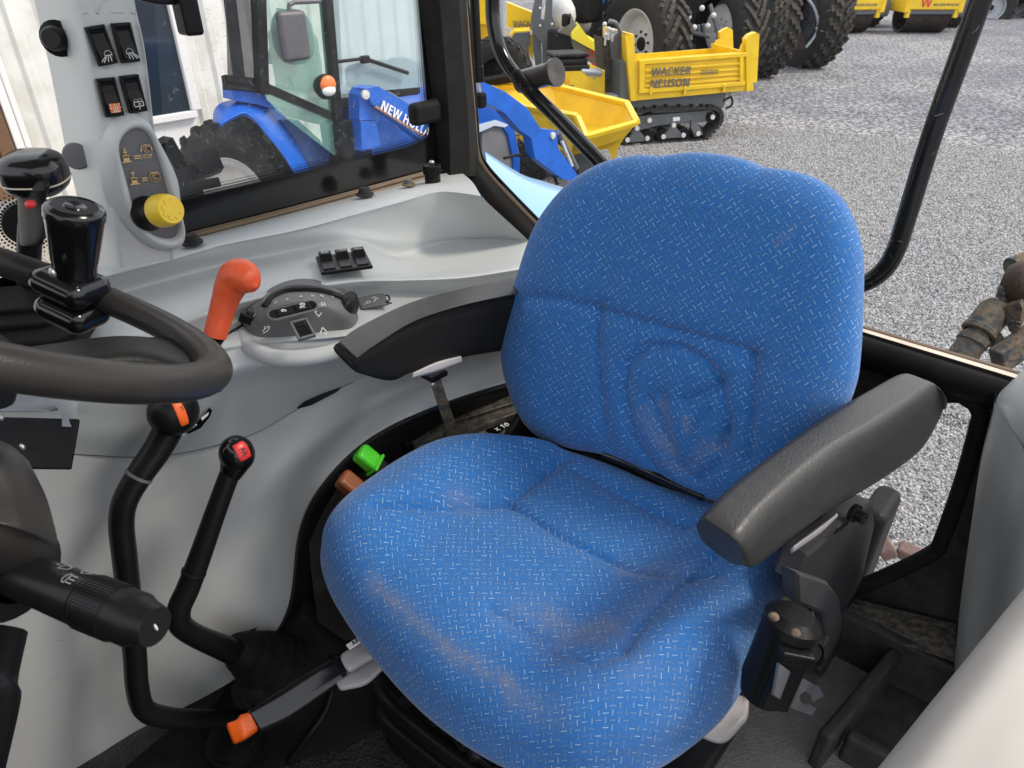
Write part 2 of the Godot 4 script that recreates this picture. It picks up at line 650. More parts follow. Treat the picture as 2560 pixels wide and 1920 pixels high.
	M.gravel.uv2_triplanar = true
	M.gravel.uv2_world_triplanar = true
	M.gravel.uv2_scale = Vector3.ONE * 0.045
	M.stone = mat(lin(0.9, 0.9, 0.9), 0.9)
	M.stone.vertex_color_use_as_albedo = true
	M.drum = mat(lin(0.16, 0.13, 0.11), 0.6, 0.3, "rough", 0.4, "mud", 1.0)
	for k in [M.black, M.satin, M.rubber, M.wheelrim, M.machineblack, M.blackdust, M.armdark]: k.metallic_specular = 0.3
	var wear := scuffs()
	for k in [M.console, M.panel, M.pod, M.orange, M.handle]: marked(k, wear, 1.6)
	for k in [M.yellow, M.blue, M.machine, M.wall]: marked(k, wear, 0.45)


func _ready():
	# ---- camera, sky, sun, exposure ----
	var cam := Camera3D.new()
	cam.name = "camera"
	add_child(cam)
	cam.fov = 56.76
	cam.near = 0.02
	cam.far = 600.0
	cam.position = Vector3(0, 1.2, 0)
	cam.look_at_from_position(cam.position, cam.position + Vector3(0.561934, -0.529919, 0.635150))
	var lens := CameraAttributesPhysical.new()
	lens.frustum_focal_length = 22.2
	lens.frustum_focus_distance = 1.1
	lens.exposure_aperture = 16.0
	cam.attributes = lens
	cam.current = true
	var sky := Sky.new()
	var sm := ProceduralSkyMaterial.new()
	sm.sky_top_color = Color(0.88, 0.90, 0.94)
	sm.sky_horizon_color = Color(0.95, 0.95, 0.95)
	sm.sky_curve = 0.3
	sm.ground_horizon_color = Color(0.6, 0.6, 0.6)
	sm.ground_bottom_color = Color(0.35, 0.35, 0.36)
	sm.sky_energy_multiplier = 1.0
	sky.sky_material = sm
	var env := Environment.new()
	env.background_mode = Environment.BG_SKY
	env.sky = sky
	env.background_energy_multiplier = 1.0
	env.tonemap_mode = Environment.TONE_MAPPER_LINEAR
	env.tonemap_exposure = 1.95
	env.sdfgi_enabled = true
	env.ssao_enabled = true
	env.ssil_enabled = true
	var we := WorldEnvironment.new()
	we.name = "environment"
	we.environment = env
	add_child(we)
	var sun := DirectionalLight3D.new()
	sun.name = "sun"
	add_child(sun)
	sun.look_at_from_position(Vector3.ZERO, -Vector3(-0.5, 0.8, 0.45))
	sun.light_energy = 0.5
	sun.light_color = Color(1.0, 0.96, 0.9)
	sun.light_angular_distance = 14.0
	sun.shadow_enabled = true
	make_materials()
	build_yard()
	build_cab()
	build_seat()
	build_controls()
	build_machines()


# ---- small helpers for things fixed on a face ----
func face(c: Array) -> Array:   # four corners (top left, top right, bottom right, bottom left) -> [transform, width, height], z out of the face towards the driver
	var ctr: Vector3 = (c[0] + c[1] + c[2] + c[3]) / 4.0
	var x: Vector3 = (c[1] - c[0] + c[2] - c[3])
	var y: Vector3 = (c[0] - c[3] + c[1] - c[2])
	var w := x.length() / 2.0
	var h := y.length() / 2.0
	x = x.normalized()
	var z := x.cross(y).normalized()
	return [Transform3D(Basis(x, z.cross(x), z), ctr), w, h]

func strokes(lines: Array, width: float, at: Transform3D, depth := 0.0006) -> Shape:   # thin raised line work, for printed symbols
	var s := Shape.new()
	s.t = at
	for l in lines:
		for i in l.size() - 1:
			var a: Vector2 = l[i]
			var b: Vector2 = l[i + 1]
			var d := (b - a)
			if d.length() < 1e-7: continue
			d = d.normalized() * width * 0.5
			var nn := Vector2(-d.y, d.x)
			var q := [a - d + nn, b + d + nn, b + d - nn, a - d - nn]
			s.flat([Vector3(q[0].x, q[0].y, depth), Vector3(q[1].x, q[1].y, depth), Vector3(q[2].x, q[2].y, depth), Vector3(q[3].x, q[3].y, depth)])
	return s

func arc(c: Vector2, r: float, a0: float, a1: float, k := 10) -> Array:
	var o := []
	for i in k + 1:
		var a := deg_to_rad(a0 + (a1 - a0) * i / k)
		o.append(c + Vector2(cos(a), sin(a)) * r)
	return o

func cap_plug(c: Vector3, dir: Vector3, r: float, called: String, parent: Node, m: Material, hh := 1.0) -> MeshInstance3D:
	var s := Shape.new()
	s.lathe([Vector2(0, 0), Vector2(r * 1.35, 0), Vector2(r * 1.35, r * 0.2), Vector2(r, r * 0.35), Vector2(r * 0.82, r * hh), Vector2(r * 0.7, r * (hh + 0.12)), Vector2(0, r * (hh + 0.12))], 20, along(c, c + dir))
	return put(called, s, m, parent)

func rocker(c: Array, parent: Node, icon: Array, im: Material, called := "rocker_switch") -> Node3D:
	var f := face(c)
	var w: float = f[1]
	var h: float = f[2]
	var s := Shape.new()
	s.t = f[0]
	for q in [[-1, 0], [1, 0], [0, -1], [0, 1]]:   # frame round the well
		if q[0] != 0: s.box(Vector3(w * 0.14, h, 0.006), Vector3(q[0] * w * 0.43, 0, 0.001), 0.001)
		else: s.box(Vector3(w * 0.72, h * 0.09, 0.006), Vector3(0, q[1] * h * 0.455, 0.001), 0.001)
	s.box(Vector3(w * 0.9, h * 0.95, 0.004), Vector3(0, 0, -0.002))
	var o := put(called, s, M.satin, parent)
	var r := Shape.new()
	r.t = f[0] * Transform3D(Basis(Vector3(0, 0, 1), Vector3(0, 1, 0), Vector3(-1, 0, 0)), Vector3(w * 0.35, 0, 0))
	# side outline of the rocker: low at the top, standing out at the bottom
	r.prism(PackedVector2Array([Vector2(0, -h * 0.4), Vector2(0.006, -h * 0.4), Vector2(0.0075, -h * 0.36), Vector2(0.0062, -h * 0.12), Vector2(0.0028, h * 0.1), Vector2(0.002, h * 0.3), Vector2(0.0035, h * 0.4), Vector2(0, h * 0.4)]), w * 0.7, Transform3D.IDENTITY, 0.0006)
	put("rocker", r, M.satin, o)
	var sc := w * 0.5
	var lines := []
	for l in icon:
		var k := []
		for p in l: k.append(Vector2(p.x * sc, p.y * sc - h * 0.26))
		lines.append(k)
	var tilt: Transform3D = f[0] * Transform3D(Basis.IDENTITY, Vector3(0, 0, 0.0085))
	if im == M.printorange:
		var g := Shape.new()
		g.t = tilt
		g.box(Vector3(w * 0.56, h * 0.24, 0.001), Vector3(0, -h * 0.26, 0.0002), 0.0004)
		put("lens", g, M.printorange, o)
		tilt = tilt * Transform3D(Basis.IDENTITY, Vector3(0, 0, 0.001))
		put("symbol", strokes(lines, 0.0009, tilt), M.print, o)
	else:
		put("symbol", strokes(lines, 0.0009, tilt), im, o)
	return o

func band(outer: Array, inner: Array, s: Shape):   # a flat ring between two outlines of equally many points
	var k := outer.size()
	for i in k:
		s.flat([outer[i], outer[(i + 1) % k], inner[(i + 1) % k], inner[i]])

func at_z(l: Array, z0: float, z1: float, n: int) -> Array:   # a feature line cut at even stations along the cab
	var d := cr(l, 160)
	var out := []
	for k in n:
		var z := lerpf(z0, z1, float(k) / (n - 1))
		var i := 0
		while i < d.size() - 2 and d[i + 1].z < z: i += 1
		var a := d[i]; var b := d[i + 1]
		if i == 0 and z < d[0].z: b = d[12]
		if z > d[d.size() - 1].z: a = d[d.size() - 13]; b = d[d.size() - 1]
		var w := (z - a.z) / maxf(b.z - a.z, 1e-4)
		var p := a.lerp(b, clampf(w, -2.0, 2.2))
		p.z = z
		out.append(p)
	for r in 3:   # even out kinks
		var q := out.duplicate()
		for k in range(1, n - 1): out[k] = q[k] * 0.5 + (q[k - 1] + q[k + 1]) * 0.25
	return out

func build_cab():
	# floor of the cab
	var s := Shape.new()
	s.box(Vector3(1.5, 0.03, 2.0), Vector3(0.55, -0.015, 0.2), 0.004)
	ground_piece("cab_floor", s, M.mat, "black grained rubber mat on the cab floor")
	# unseen cab roof, added to shade the inside, left open on the door side
	s = Shape.new()
	s.box(Vector3(1.1, 0.08, 1.95), Vector3(0.72, 1.85, 0.40), 0.02)
	ground_piece("cab_shade_roof", s, M.tan, "pale headlining of the unseen cab roof, added to shade the interior")
	s = Shape.new()
	s.box(Vector3(0.95, 0.95, 0.35), Vector3(0.68, 0.475, -0.33), 0.04)
	ground_piece("cab_shade_front", s, M.black, "unseen black dashboard and front wall of the cab, added to shade the lower panel")  # unseen block, added to keep light off the lower panel
	# front and side skirts under the windows, that close the cab towards the yard
	s = Shape.new()
	s.box(Vector3(0.03, 0.8, 1.3), Vector3(1.17, 0.37, 0.55), 0.003)
	ground_piece("cab_side_wall", s, M.blackdust)

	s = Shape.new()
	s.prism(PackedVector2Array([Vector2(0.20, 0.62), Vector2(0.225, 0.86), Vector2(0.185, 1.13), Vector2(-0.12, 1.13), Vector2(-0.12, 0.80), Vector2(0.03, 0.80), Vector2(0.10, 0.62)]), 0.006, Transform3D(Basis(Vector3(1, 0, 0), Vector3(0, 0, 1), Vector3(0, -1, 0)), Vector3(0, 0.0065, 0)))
	ground_piece("lit_floor_mat", s, mat(lin(0.12, 0.117, 0.11), 0.6, 0.0, "grain", 0.8, "blotch", 6.0), "dusty grey grained floor mat, lightened and cut to the lit part of the floor")  # dusty mat whose lighter tone and outline also paint in light on the floor
	# ---- side console ----
	var con := thing("side_console", "light grey moulded plastic console along the right side of the cab below the window", "console", Vector3(1.0, 0, 0.6))
	var lines := [
		[V(1.15, .7838, .2423), V(1.15, .7807, .4614), V(1.15, .7775, .6147), V(1.15, .7736, .7966), V(1.15, .7683, .9595), V(1.15, .766, 1.075), V(1.15, .7602, 1.124)],
		[V(1.097, .789, .2266), V(1.091, .789, .4341), V(1.081, .789, .5749), V(1.07, .789, .739), V(1.059, .789, .8817), V(1.049, .789, .9796), V(1.003, .789, 1.013)],
		[V(1.077, .79, .2204), V(1.06, .79, .4189), V(1.058, .79, .5035), V(1.028, .79, .6207), V(1.016, .79, .7416), V(1.007, .79, .837), V(.9981, .79, .9412), V(.9323, .79, .9619)],
		[V(1.082, .783, .2195), V(1.062, .783, .4184), V(1.059, .783, .5029), V(1.029, .783, .62), V(1.016, .783, .7405), V(1.006, .783, .8355), V(.9904, .782, .9385), V(.9263, .775, .9718)],
		[V(1.098, .755, .2155), V(1.08, .755, .42), V(1.072, .755, .5034), V(1.038, .755, .6209), V(1.007, .755, .7208), V(1.015, .72, .8117), V(1.03, .685, .9538), V(.9886, .672, 1.054), V(.9336, .67, 1.093)],
		[V(1.084, .748, .2086), V(1.067, .748, .4117), V(1.062, .748, .4964), V(1.029, .748, .6135), V(.9966, .747, .7161), V(1.013, .69, .8067), V(1.034, .668, .956), V(.9937, .656, 1.059), V(.9352, .652, 1.109)],
		[V(1.061, .744, .1997), V(1.027, .744, .3908), V(1.006, .744, .5194), V(.9532, .744, .6441), V(.9453, .735, .7044), V(.9804, .676, .8418), V(.9624, .656, .9653), V(.9085, .65, 1.077)],
		[V(1.042, .736, .1909), V(.9781, .738, .3529), V(.9751, .738, .4714), V(.9151, .738, .6186), V(.9071, .722, .6932), V(.9178, .68, .8151), V(.9004, .665, .9242), V(.855, .66, 1.033)],
		[V(1.033, .732, .1866), V(.9579, .736, .3397), V(.948, .741, .4508), V(.8913, .741, .605), V(.8711, .718, .7015), V(.8387, .698, .8098), V(.8124, .692, .8854), V(.7877, .687, .9635)],
		[V(1.03, .728, .1842), V(.9508, .731, .3377), V(.9495, .732, .447), V(.8897, .732, .6086), V(.8739, .708, .7028), V(.8391, .689, .7998), V(.783, .678, .9582)],
		[V(1.026, .723, .1812), V(.9416, .722, .3366), V(.961, .709, .4445), V(.9009, .708, .6216), V(.8876, .683, .712), V(.856, .664, .7949), V(.7881, .65, .9651)],
		[V(1.025, .718, .1792), V(.9366, .716, .3355), V(.95, .705, .4399), V(.8959, .7, .6182), V(.8755, .68, .7011), V(.8459, .662, .785), V(.7792, .648, .9545)],
		[V(1.023, .707, .175), V(.9251, .706, .3359), V(.896, .7, .4423), V(.8195, .7, .5369), V(.8103, .662, .7317), V(.7521, .643, .9221)],
		[V(1.024, .696, .1714), V(.9572, .694, .2689), V(.9263, .692, .3446), V(.8883, .692, .4392), V(.8159, .692, .5329), V(.7999, .658, .7215), V(.7399, .64, .9075)],
		[V(1.028, .68, .1676), V(.9533, .679, .2629), V(.9132, .678, .3432), V(.8835, .678, .4333), V(.8157, .678, .5305), V(.7922, .645, .7132), V(.7331, .625, .8997)],
		[V(1, .6833, .1595), V(.95, .6665, .2579), V(.912, .6612, .3474), V(.884, .6621, .4302), V(.836, .6497, .5413), V(.79, .6318, .7101), V(.75, .5992, .9208)],
		[V(1, .667, .154), V(.955, .6344, .2508), V(.928, .6248, .3344), V(.915, .6253, .4108), V(.895, .6219, .4669), V(.86, .6169, .5581), V(.81, .6079, .7321), V(.77, .5762, .9456)],
		[V(1, .6393, .1449), V(.96, .6014, .2434), V(.945, .5784, .3189), V(.935, .5658, .4162), V(.92, .5607, .4861), V(.89, .5729, .5781), V(.83, .5878, .7498), V(.79, .5537, .9704)],
		[V(1, .6139, .1365), V(.985, .585, .1938), V(.965, .5361, .2896), V(.95, .5092, .4235), V(.94, .5219, .5076), V(.915, .5404, .5963), V(.86, .5571, .7814), V(.81, .5309, .9951)]]
	var rows := []
	for l in lines: rows.append(at_z(l, 0.12, minf(l[l.size() - 1].z, 1.16), 60))
	s = Shape.new()
	s.grid(loft(rows, 120, 150))
	put("upper_shell", s, M.console, con)
	var p0 := [V(.999, .6564, .0854), V(.99, .6066, .176), V(.98, .567, .2422), V(.971, .5419, .2941), V(.963, .5276, .3611), V(.957, .5172, .4295), V(.948, .5266, .5139), V(.924, .5471, .6042), V(.905, .5636, .6671), V(.868, .5676, .7899), V(.82, .5522, 1.006)]
	var p1 := [V(.985, .5047, .028), V(.985, .4534, .115), V(.978, .4099, .1899), V(.967, .3942, .2559), V(.955, .3882, .3372), V(.942, .4105, .4086), V(.92, .4579, .4941), V(.887, .5069, .5741), V(.865, .5383, .6399), V(.83, .5511, .7623), V(.8, .5227, .9833)]
	var p2 := [V(.985, .2875, -.0487), V(.985, .2589, .0304), V(.985, .2185, .1182), V(.96, .2217, .1997), V(.93, .2542, .3137), V(.9, .3208, .3906), V(.87, .427, .4463), V(.84, .4906, .5072), V(.82, .5219, .596), V(.795, .5352, .7352), V(.775, .4983, .954)]
	var p3 := [V(1.017, 0, -.1414), V(1.014, 0, -.0442), V(1.006, 0, .0488), V(.9886, 0, .1539), V(.895, .0864, .2862), V(.865, .1909, .3739), V(.835, .3805, .4162), V(.81, .4706, .4701), V(.79, .5157, .5619), V(.775, .5116, .7141), V(.76, .4703, .9368)]
	s = Shape.new()
	s.grid(loft([p0, p1, p2, p3], 80, 40))
	put("lower_panel", s, M.panel, con)
	s = Shape.new()
	var sm := at_z(lines[18], 0.12, 1.05, 60)
	for k in sm.size(): sm[k] += Vector3(0.002, -0.001, 0)
	s.tube(sm, 0.0016, 6)
	put("panel_gap", s, M.pod, con)
	# dark slot under the overhang and its small notch
	s = Shape.new()
	s.prism(PackedVector2Array([Vector2(-0.045, -0.004), Vector2(-0.03, 0.002), Vector2(0.02, 0.008), Vector2(0.05, 0.007), Vector2(0.03, -0.003), Vector2(-0.02, -0.008)]), 0.004, frame(V(.925, .5361, .5483), Vector3(-1, 0, -0.1)))
	put("slot", s, M.gloss, con)
	# bolts and plugs on the ledge
	for q in [V(1.086, .795, .4658), V(1.092, .79, .8135)]:
		cap_plug(q, Vector3.UP, 0.0125, "plug", con, M.blackdust)
	var bolt := cap_plug(V(1.079, .79, .9121), Vector3.UP, 0.010, "bolt", con, M.rusty, 0.3)
	bolt.set_meta("label", "rusty bolt and washer")
	s = Shape.new()
	s.lathe([Vector2(0, 0.004), Vector2(0.0075, 0.004), Vector2(0.0075, 0.011), Vector2(0, 0.011)], 6, along(V(1.079, .79, .9121), V(1.079, .79, .9121) + Vector3.UP))
	put("bolt_head", s, M.machine, bolt)
	# ribbed black socket cap
	var cp := V(1.064, .785, .9626)
	s = Shape.new()
	s.lathe([Vector2(0.016, 0), Vector2(0.016, 0.014), Vector2(0.0145, 0.015), Vector2(0.0145, 0.018), Vector2(0.0175, 0.019), Vector2(0.0175, 0.034), Vector2(0.0165, 0.037), Vector2(0.006, 0.038), Vector2(0.005, 0.041), Vector2(0, 0.042)], 28, Transform3D(Basis.IDENTITY, cp))
	for k in 18:
		var a := TAU * k / 18
		s.box(Vector3(0.002, 0.013, 0.002), cp + Vector3(cos(a) * 0.0175, 0.0265, sin(a) * 0.0175), 0.0, Basis(Vector3.UP, -a))
	var sock := put("socket_cap", s, M.satin, con)
	s = Shape.new()
	s.ball(Vector3(0.0055, 0.004, 0.0055), cp + Vector3(0, 0.042, 0), 12)
	put("screw", s, M.steel, sock)
	# seam joint where the lever's slot runs
	s = Shape.new()
	s.tube(arr(cr([V(.9429, .722, .4005), V(.9286, .708, .4069), V(.9343, .706, .427), V(.9414, .706, .4484)], 16)), 0.0016, 6)
	put("seam", s, M.gloss, con)
	# three black switches in one plate
	var sp := face([V(.9795, .752, .6108), V(.9474, .752, .6868), V(.8709, .752, .6529), V(.9155, .752, .5876)])
	s = Shape.new()
	s.t = sp[0]
	s.box(Vector3(sp[1] * 1.02, sp[2] * 0.95, 0.006), Vector3(0, 0, 0.001), 0.002)
	var plate := put("switch_plate", s, M.satin, con)
	for k in 3:
		s = Shape.new()
		var w3: float = sp[1] / 3.0
		s.t = sp[0] * Transform3D(Basis(Vector3(0, 0, 1), Vector3(0, 1, 0), Vector3(-1, 0, 0)), Vector3((k - 1) * w3 + w3 * 0.36, 0, 0.004))
		var hh: float = sp[2]
		s.prism(PackedVector2Array([Vector2(0, -hh * 0.38), Vector2(0.002, -hh * 0.38), Vector2(0.003, -hh * 0.02), Vector2(0.012, hh * 0.12), Vector2(0.012, hh * 0.3), Vector2(0.008, hh * 0.4), Vector2(0, hh * 0.4)]), w3 * 0.72, Transform3D.IDENTITY, 0.0006)
		var sw := put("switch", s, M.satin, plate)
		var ic: Transform3D = sp[0] * Transform3D(Basis(Vector3(1, 0, 0), -0.75), Vector3((k - 1) * w3, hh * 0.05, 0.0135))
		ic = sp[0] * Transform3D(Basis.IDENTITY, Vector3((k - 1) * w3, hh * 0.21, 0.0165))
		var u := 0.006
		var icons := [
			[[Vector2(0, u), Vector2(u, 0), Vector2(0, -u), Vector2(-u, 0), Vector2(0, u)], [Vector2(-u * 0.4, 0), Vector2(u * 0.4, 0)]],
			[[Vector2(-u, 0), Vector2(0, 0), Vector2(0, u * 0.5), Vector2(u, u * 0.5), Vector2(u, -u * 0.5), Vector2(0, -u * 0.5), Vector2(0, 0)]],
			[[Vector2(-u, u * 0.5), Vector2(-u, u), Vector2(u, u), Vector2(u, u * 0.3)], arc(Vector2(0, u * 0.3), u * 0.5, 0, 360, 8), [Vector2(-u, -u * 0.5), Vector2(-u * 0.3, -u), Vector2(u, -u * 0.7)]]]
		put("symbol", strokes(icons[k], 0.0013, ic), M.print, plate)
	# label plate beside the dial pod
	var lp := face([V(.8986, .7, .6301), V(.8775, .7, .6633), V(.8444, .696, .6588), V(.8622, .696, .6115)])
	s = Shape.new()
	s.t = lp[0]
	s.box(Vector3(lp[1], lp[2], 0.003), Vector3(0, 0, 0.0015), 0.001)
	var lab := put("label_plate", s, M.pod, con)
	put("symbol", strokes([arc(Vector2(-0.008, -0.004), 0.003, 0, 360, 8), arc(Vector2(0.006, 0.003), 0.003, 0, 360, 8), [Vector2(-0.016, -0.008), Vector2(-0.01, -0.007)], [Vector2(0.0, -0.006), Vector2(0.004, -0.001)], [Vector2(0.0, 0.007), Vector2(0.006, 0.009)]], 0.0016, lp[0] * Transform3D(Basis.IDENTITY, Vector3(0, 0, 0.003))), M.print, lab)
	s = Shape.new()
	s.tube(arr(cr([V(.8687, .7, .6586), V(.8695, .7, .6703), V(.8546, .7, .6629), V(.8514, .7, .6535), V(.841, .7, .6547)], 18)), 0.0016, 6)
	put("clip", s, M.gloss, lab)

	build_dial_pod()
	build_pillar()
	build_windows()
	build_rear()

func build_dial_pod():
	# hitch control pod: a grey dome on the console
	var pod := thing("hitch_control_pod", "dark grey dome shaped control pod with dials and a curved slider slot on the console", "control pod", V(.9114, .694, .528))
	var rim := [V(.9454, .702, .4499), V(.9654, .706, .4667), V(.9931, .708, .5036), V(1.012, .706, .5521), V(1.007, .702, .5945), V(.977, .696, .6211), V(.9308, .691, .6272), V(.8712, .688, .6078), V(.8408, .686, .5892), V(.8223, .686, .5593), V(.8326, .686, .5296), V(.852, .687, .4932), V(.8782, .69, .4627), V(.9054, .696, .4439)]
	var top := V(.859, .755, .5084)
	var edge := cr(arr(rim), 72, true)
	var s := Shape.new()
	var rows := []
	for j in 13:
		var f := j / 12.0
		var row := PackedVector3Array()
		for q in edge:
			var k := 1.0 - f
			var p: Vector3 = q.lerp(Vector3(top.x, q.y, top.z), 1.0 - k)
			p.y = lerpf(q.y, top.y - 0.004, sqrt(maxf(0.0, 1.0 - pow(k, 2.1)))) if f < 0.999 else top.y - 0.004
			row.append(p)
		rows.append(row)
	s.grid(rows, 1.0, true)
	put("dome", s, M.pod, pod)
	s = Shape.new()
	var gl := []
	for q in edge: gl.append(q + Vector3(0, 0.001, 0))
	s.tube(gl, 0.0022, 6, false, true)
	put("edge_gap", s, M.black, pod)
	s = Shape.new()
	var lp0 := []
	var lr := []
	var front := cr([V(.9645, .702, .4598), V(.9385, .702, .4438), V(.8999, .702, .4307), V(.8601, .702, .4305), V(.8306, .702, .441), V(.8049, .702, .4668), V(.7888, .702, .4999), V(.7847, .702, .5326), V(.7957, .702, .5597)], 50)
	for k in 50:
		lp0.append(front[k] + Vector3(0, -0.009, 0))
		lr.append(0.0125 * (0.35 + 0.65 * smoothstep(0.0, 0.15, k / 49.0) * smoothstep(1.0, 0.8, k / 49.0)))
	s.tube(lp0, lr, 14)
	put("pod_lip", s, M.console, pod)
	var ctr := Vector3.ZERO
	for q in edge: ctr += q / edge.size()
	var dome_y := func(p: Vector3) -> float:
		var d := Vector2(p.x - top.x, p.z - top.z)
		for i in edge.size():
			var q := Vector2(edge[i].x - top.x, edge[i].z - top.z)
			if absf(q.angle_to(d)) < 0.06:
				return lerpf(edge[i].y, top.y - 0.004, sqrt(maxf(0.0, 1.0 - pow(minf(d.length() / q.length(), 1.0), 2.1))))
		return top.y - 0.004
	var on := func(px: Vector3, lift: float) -> Vector3:   # where a sight line from the driver's door meets the dome
		var eye := Vector3(0, 1.2, 0)
		var d := px - eye
		for k in 120:
			var p := eye + d * (0.94 + k * 0.0015)
			var y: float = dome_y.call(p)
			if p.y <= y: return Vector3(p.x, y + lift, p.z)
		return px
	# curved slot of the slider
	var sl := []
	for q in cr([V(.9221, .729, .4795), V(.9449, .729, .5064), V(.9457, .729, .5393), V(.9149, .729, .5666), V(.8719, .729, .5769), V(.8437, .729, .573)], 22): sl.append(on.call(q, 0.0005))
	s = Shape.new()
	s.tube(sl, 0.0052, 8)
	put("slider_slot", s, M.black, pod)
	var ridge := []
	for q in cr([V(.9277, .729, .4782), V(.9577, .729, .5088), V(.9588, .729, .5481), V(.924, .729, .5768), V(.878, .729, .5853)], 22): ridge.append(on.call(q, 0.001))
	s = Shape.new()
	s.tube(ridge, 0.0032, 8)
	put("slot_ridge", s, M.pod, pod)
	s = Shape.new()
	var kp := V(.8519, .724, .5817)
	var kt := Transform3D(Basis(Vector3(0.4, 0, -0.9).normalized(), 0.0), kp)
	s.ball(Vector3(0.011, 0.020, 0.027), kp + Vector3(0, -0.006, 0), 20, 0.8, Basis(Vector3.UP, 0.6))
	put("slider_knob", s, M.black, pod)
	# scale numbers along the slot
	var marks := [V(.9195, .724, .4592), V(.929, .724, .4779), V(.9339, .724, .5054), V(.9283, .724, .5217), V(.9224, .724, .5425), V(.9108, .724, .5568), V(.9, .724, .5663), V(.8824, .724, .574)]
	for k in 8:
		var p: Vector3 = on.call(marks[k], 0.0016)
		var nn := (p - Vector3(top.x, top.y - 0.12, top.z)).normalized()
		text(["0", "1", "2", "3", "4", "5", "6", "7"][k], 0.0075, frame(p, nn, Vector3(0.9, 0.2, 0.5)), M.print, pod, "scale_number", false, 0.0003)
	# two roller dials in a rounded window
	var w0: Vector3 = on.call(V(.8718, .734, .4661), 0.0)
	var w1: Vector3 = on.call(V(.8639, .734, .5227), 0.0)
	var up := Vector3(-0.35, 0.92, -0.15).normalized()
	var xd := (w1 - w0).normalized()
	var wt := Transform3D(Basis(xd, up.cross(xd).normalized(), xd.cross(up.cross(xd).normalized())), (w0 + w1) / 2.0)
	s = Shape.new()
	s.prism(rr(w0.distance_to(w1) + 0.022, 0.022, 0.0108), 0.005, wt * Transform3D(Basis.IDENTITY, Vector3(0, 0, -0.002)), 0.001)
	var win := put("roller_window", s, M.pod, pod)
	s = Shape.new()
	s.prism(rr(w0.distance_to(w1) + 0.015, 0.016, 0.0078), 0.001, wt * Transform3D(Basis.IDENTITY, Vector3(0, 0, 0.003)))
	put("opening", s, M.gloss, win)
	for k in [-1, 1]:
		s = Shape.new()
		s.box(Vector3(0.021, 0.0135, 0.004), Vector3.ZERO, 0.002)
		var o := Shape.new()
		o.t = wt * Transform3D(Basis.IDENTITY, Vector3(k * 0.0135, 0, 0.004))
		o.box(Vector3(0.022, 0.0135, 0.004), Vector3.ZERO, 0.002)
		put("roller", o, M.satin, win)
		text("9" if k < 0 else "10", 0.0075, wt * Transform3D(Basis(Vector3(0, 0, 1), 1.2), Vector3(k * 0.0135, 0, 0.0063)), M.print, win, "roller_number", true, 0.0003)
	# square rocker
	var r0: Vector3 = on.call(V(.8263, .724, .4802), 0.001)
	var rt := Transform3D(Basis(xd, wt.basis.y, wt.basis.z), r0)
	s = Shape.new()
	s.t = rt
	for q in [[-1, 0], [1, 0], [0, -1], [0, 1]]:
		if q[0] != 0: s.box(Vector3(0.003, 0.034, 0.006), Vector3(q[0] * 0.0105, 0, 0.0), 0.001)
		else: s.box(Vector3(0.018, 0.003, 0.006), Vector3(0, q[1] * 0.0155, 0.0), 0.001)
	s.box(Vector3(0.02, 0.03, 0.004), Vector3(0, 0, -0.003))
	var rk := put("rocker_frame", s, M.pod, pod)
	s = Shape.new()
	s.t = rt
	s.box(Vector3(0.016, 0.026, 0.003), Vector3(0, 0, 0.0005), 0.001)
	s.box(Vector3(0.013, 0.006, 0.003), Vector3(0, 0.009, 0.002), 0.001)
	put("rocker", s, M.gloss, rk)
	var u := 0.0045
	for q in [[V(.8224, .724, .507), [[Vector2(-u, u), Vector2(0, -u), Vector2(u, u * 0.4)], [Vector2(-u, u), Vector2(-u * 0.3, u * 1.1)]]], [V(.8049, .72, .4994), [[Vector2(-u, -u), Vector2(0, u), Vector2(u, -u * 0.4)], [Vector2(u * 0.2, -u), Vector2(u, -u)]]], [V(.8706, .719, .4471), [[Vector2(-u, -u), Vector2(u * 0.5, -u), Vector2(u * 1.5, 0), Vector2(u, u * 0.4), Vector2(-u, -u * 0.2)], [Vector2(-u * 0.2, 0), Vector2(0, u)]]], [V(.8724, .724, .5465), [[Vector2(-u, 0), Vector2(u, 0), Vector2(u, u), Vector2(0, u), Vector2(0, -u), Vector2(-u, -u)], arc(Vector2(u * 0.6, -u * 0.6), u * 0.5, 0, 360, 8)]]]:
		var p: Vector3 = on.call(q[0], 0.0012)
		var nn := (p - Vector3(top.x, top.y - 0.12, top.z)).normalized()
		put("symbol", strokes(q[1], 0.0009, frame(p, nn, Vector3(0.9, 0.2, 0.5))), M.print, pod)
	# black limit stop on the left shoulder
	s = Shape.new()
	var lp := V(.9185, .719, .4522)
	s.box(Vector3(0.034, 0.016, 0.012), lp + Vector3(0, 0.002, 0), 0.003, Basis(Vector3(0, 1, 0), 0.9) * Basis(Vector3(0, 0, 1), 0.5))
	s.box(Vector3(0.016, 0.018, 0.02), lp + Vector3(0.006, 0.006, 0.004), 0.004, Basis(Vector3(0, 1, 0), 0.9) * Basis(Vector3(0, 0, 1), 0.5))
	put("limit_stop", s, M.satin, pod)

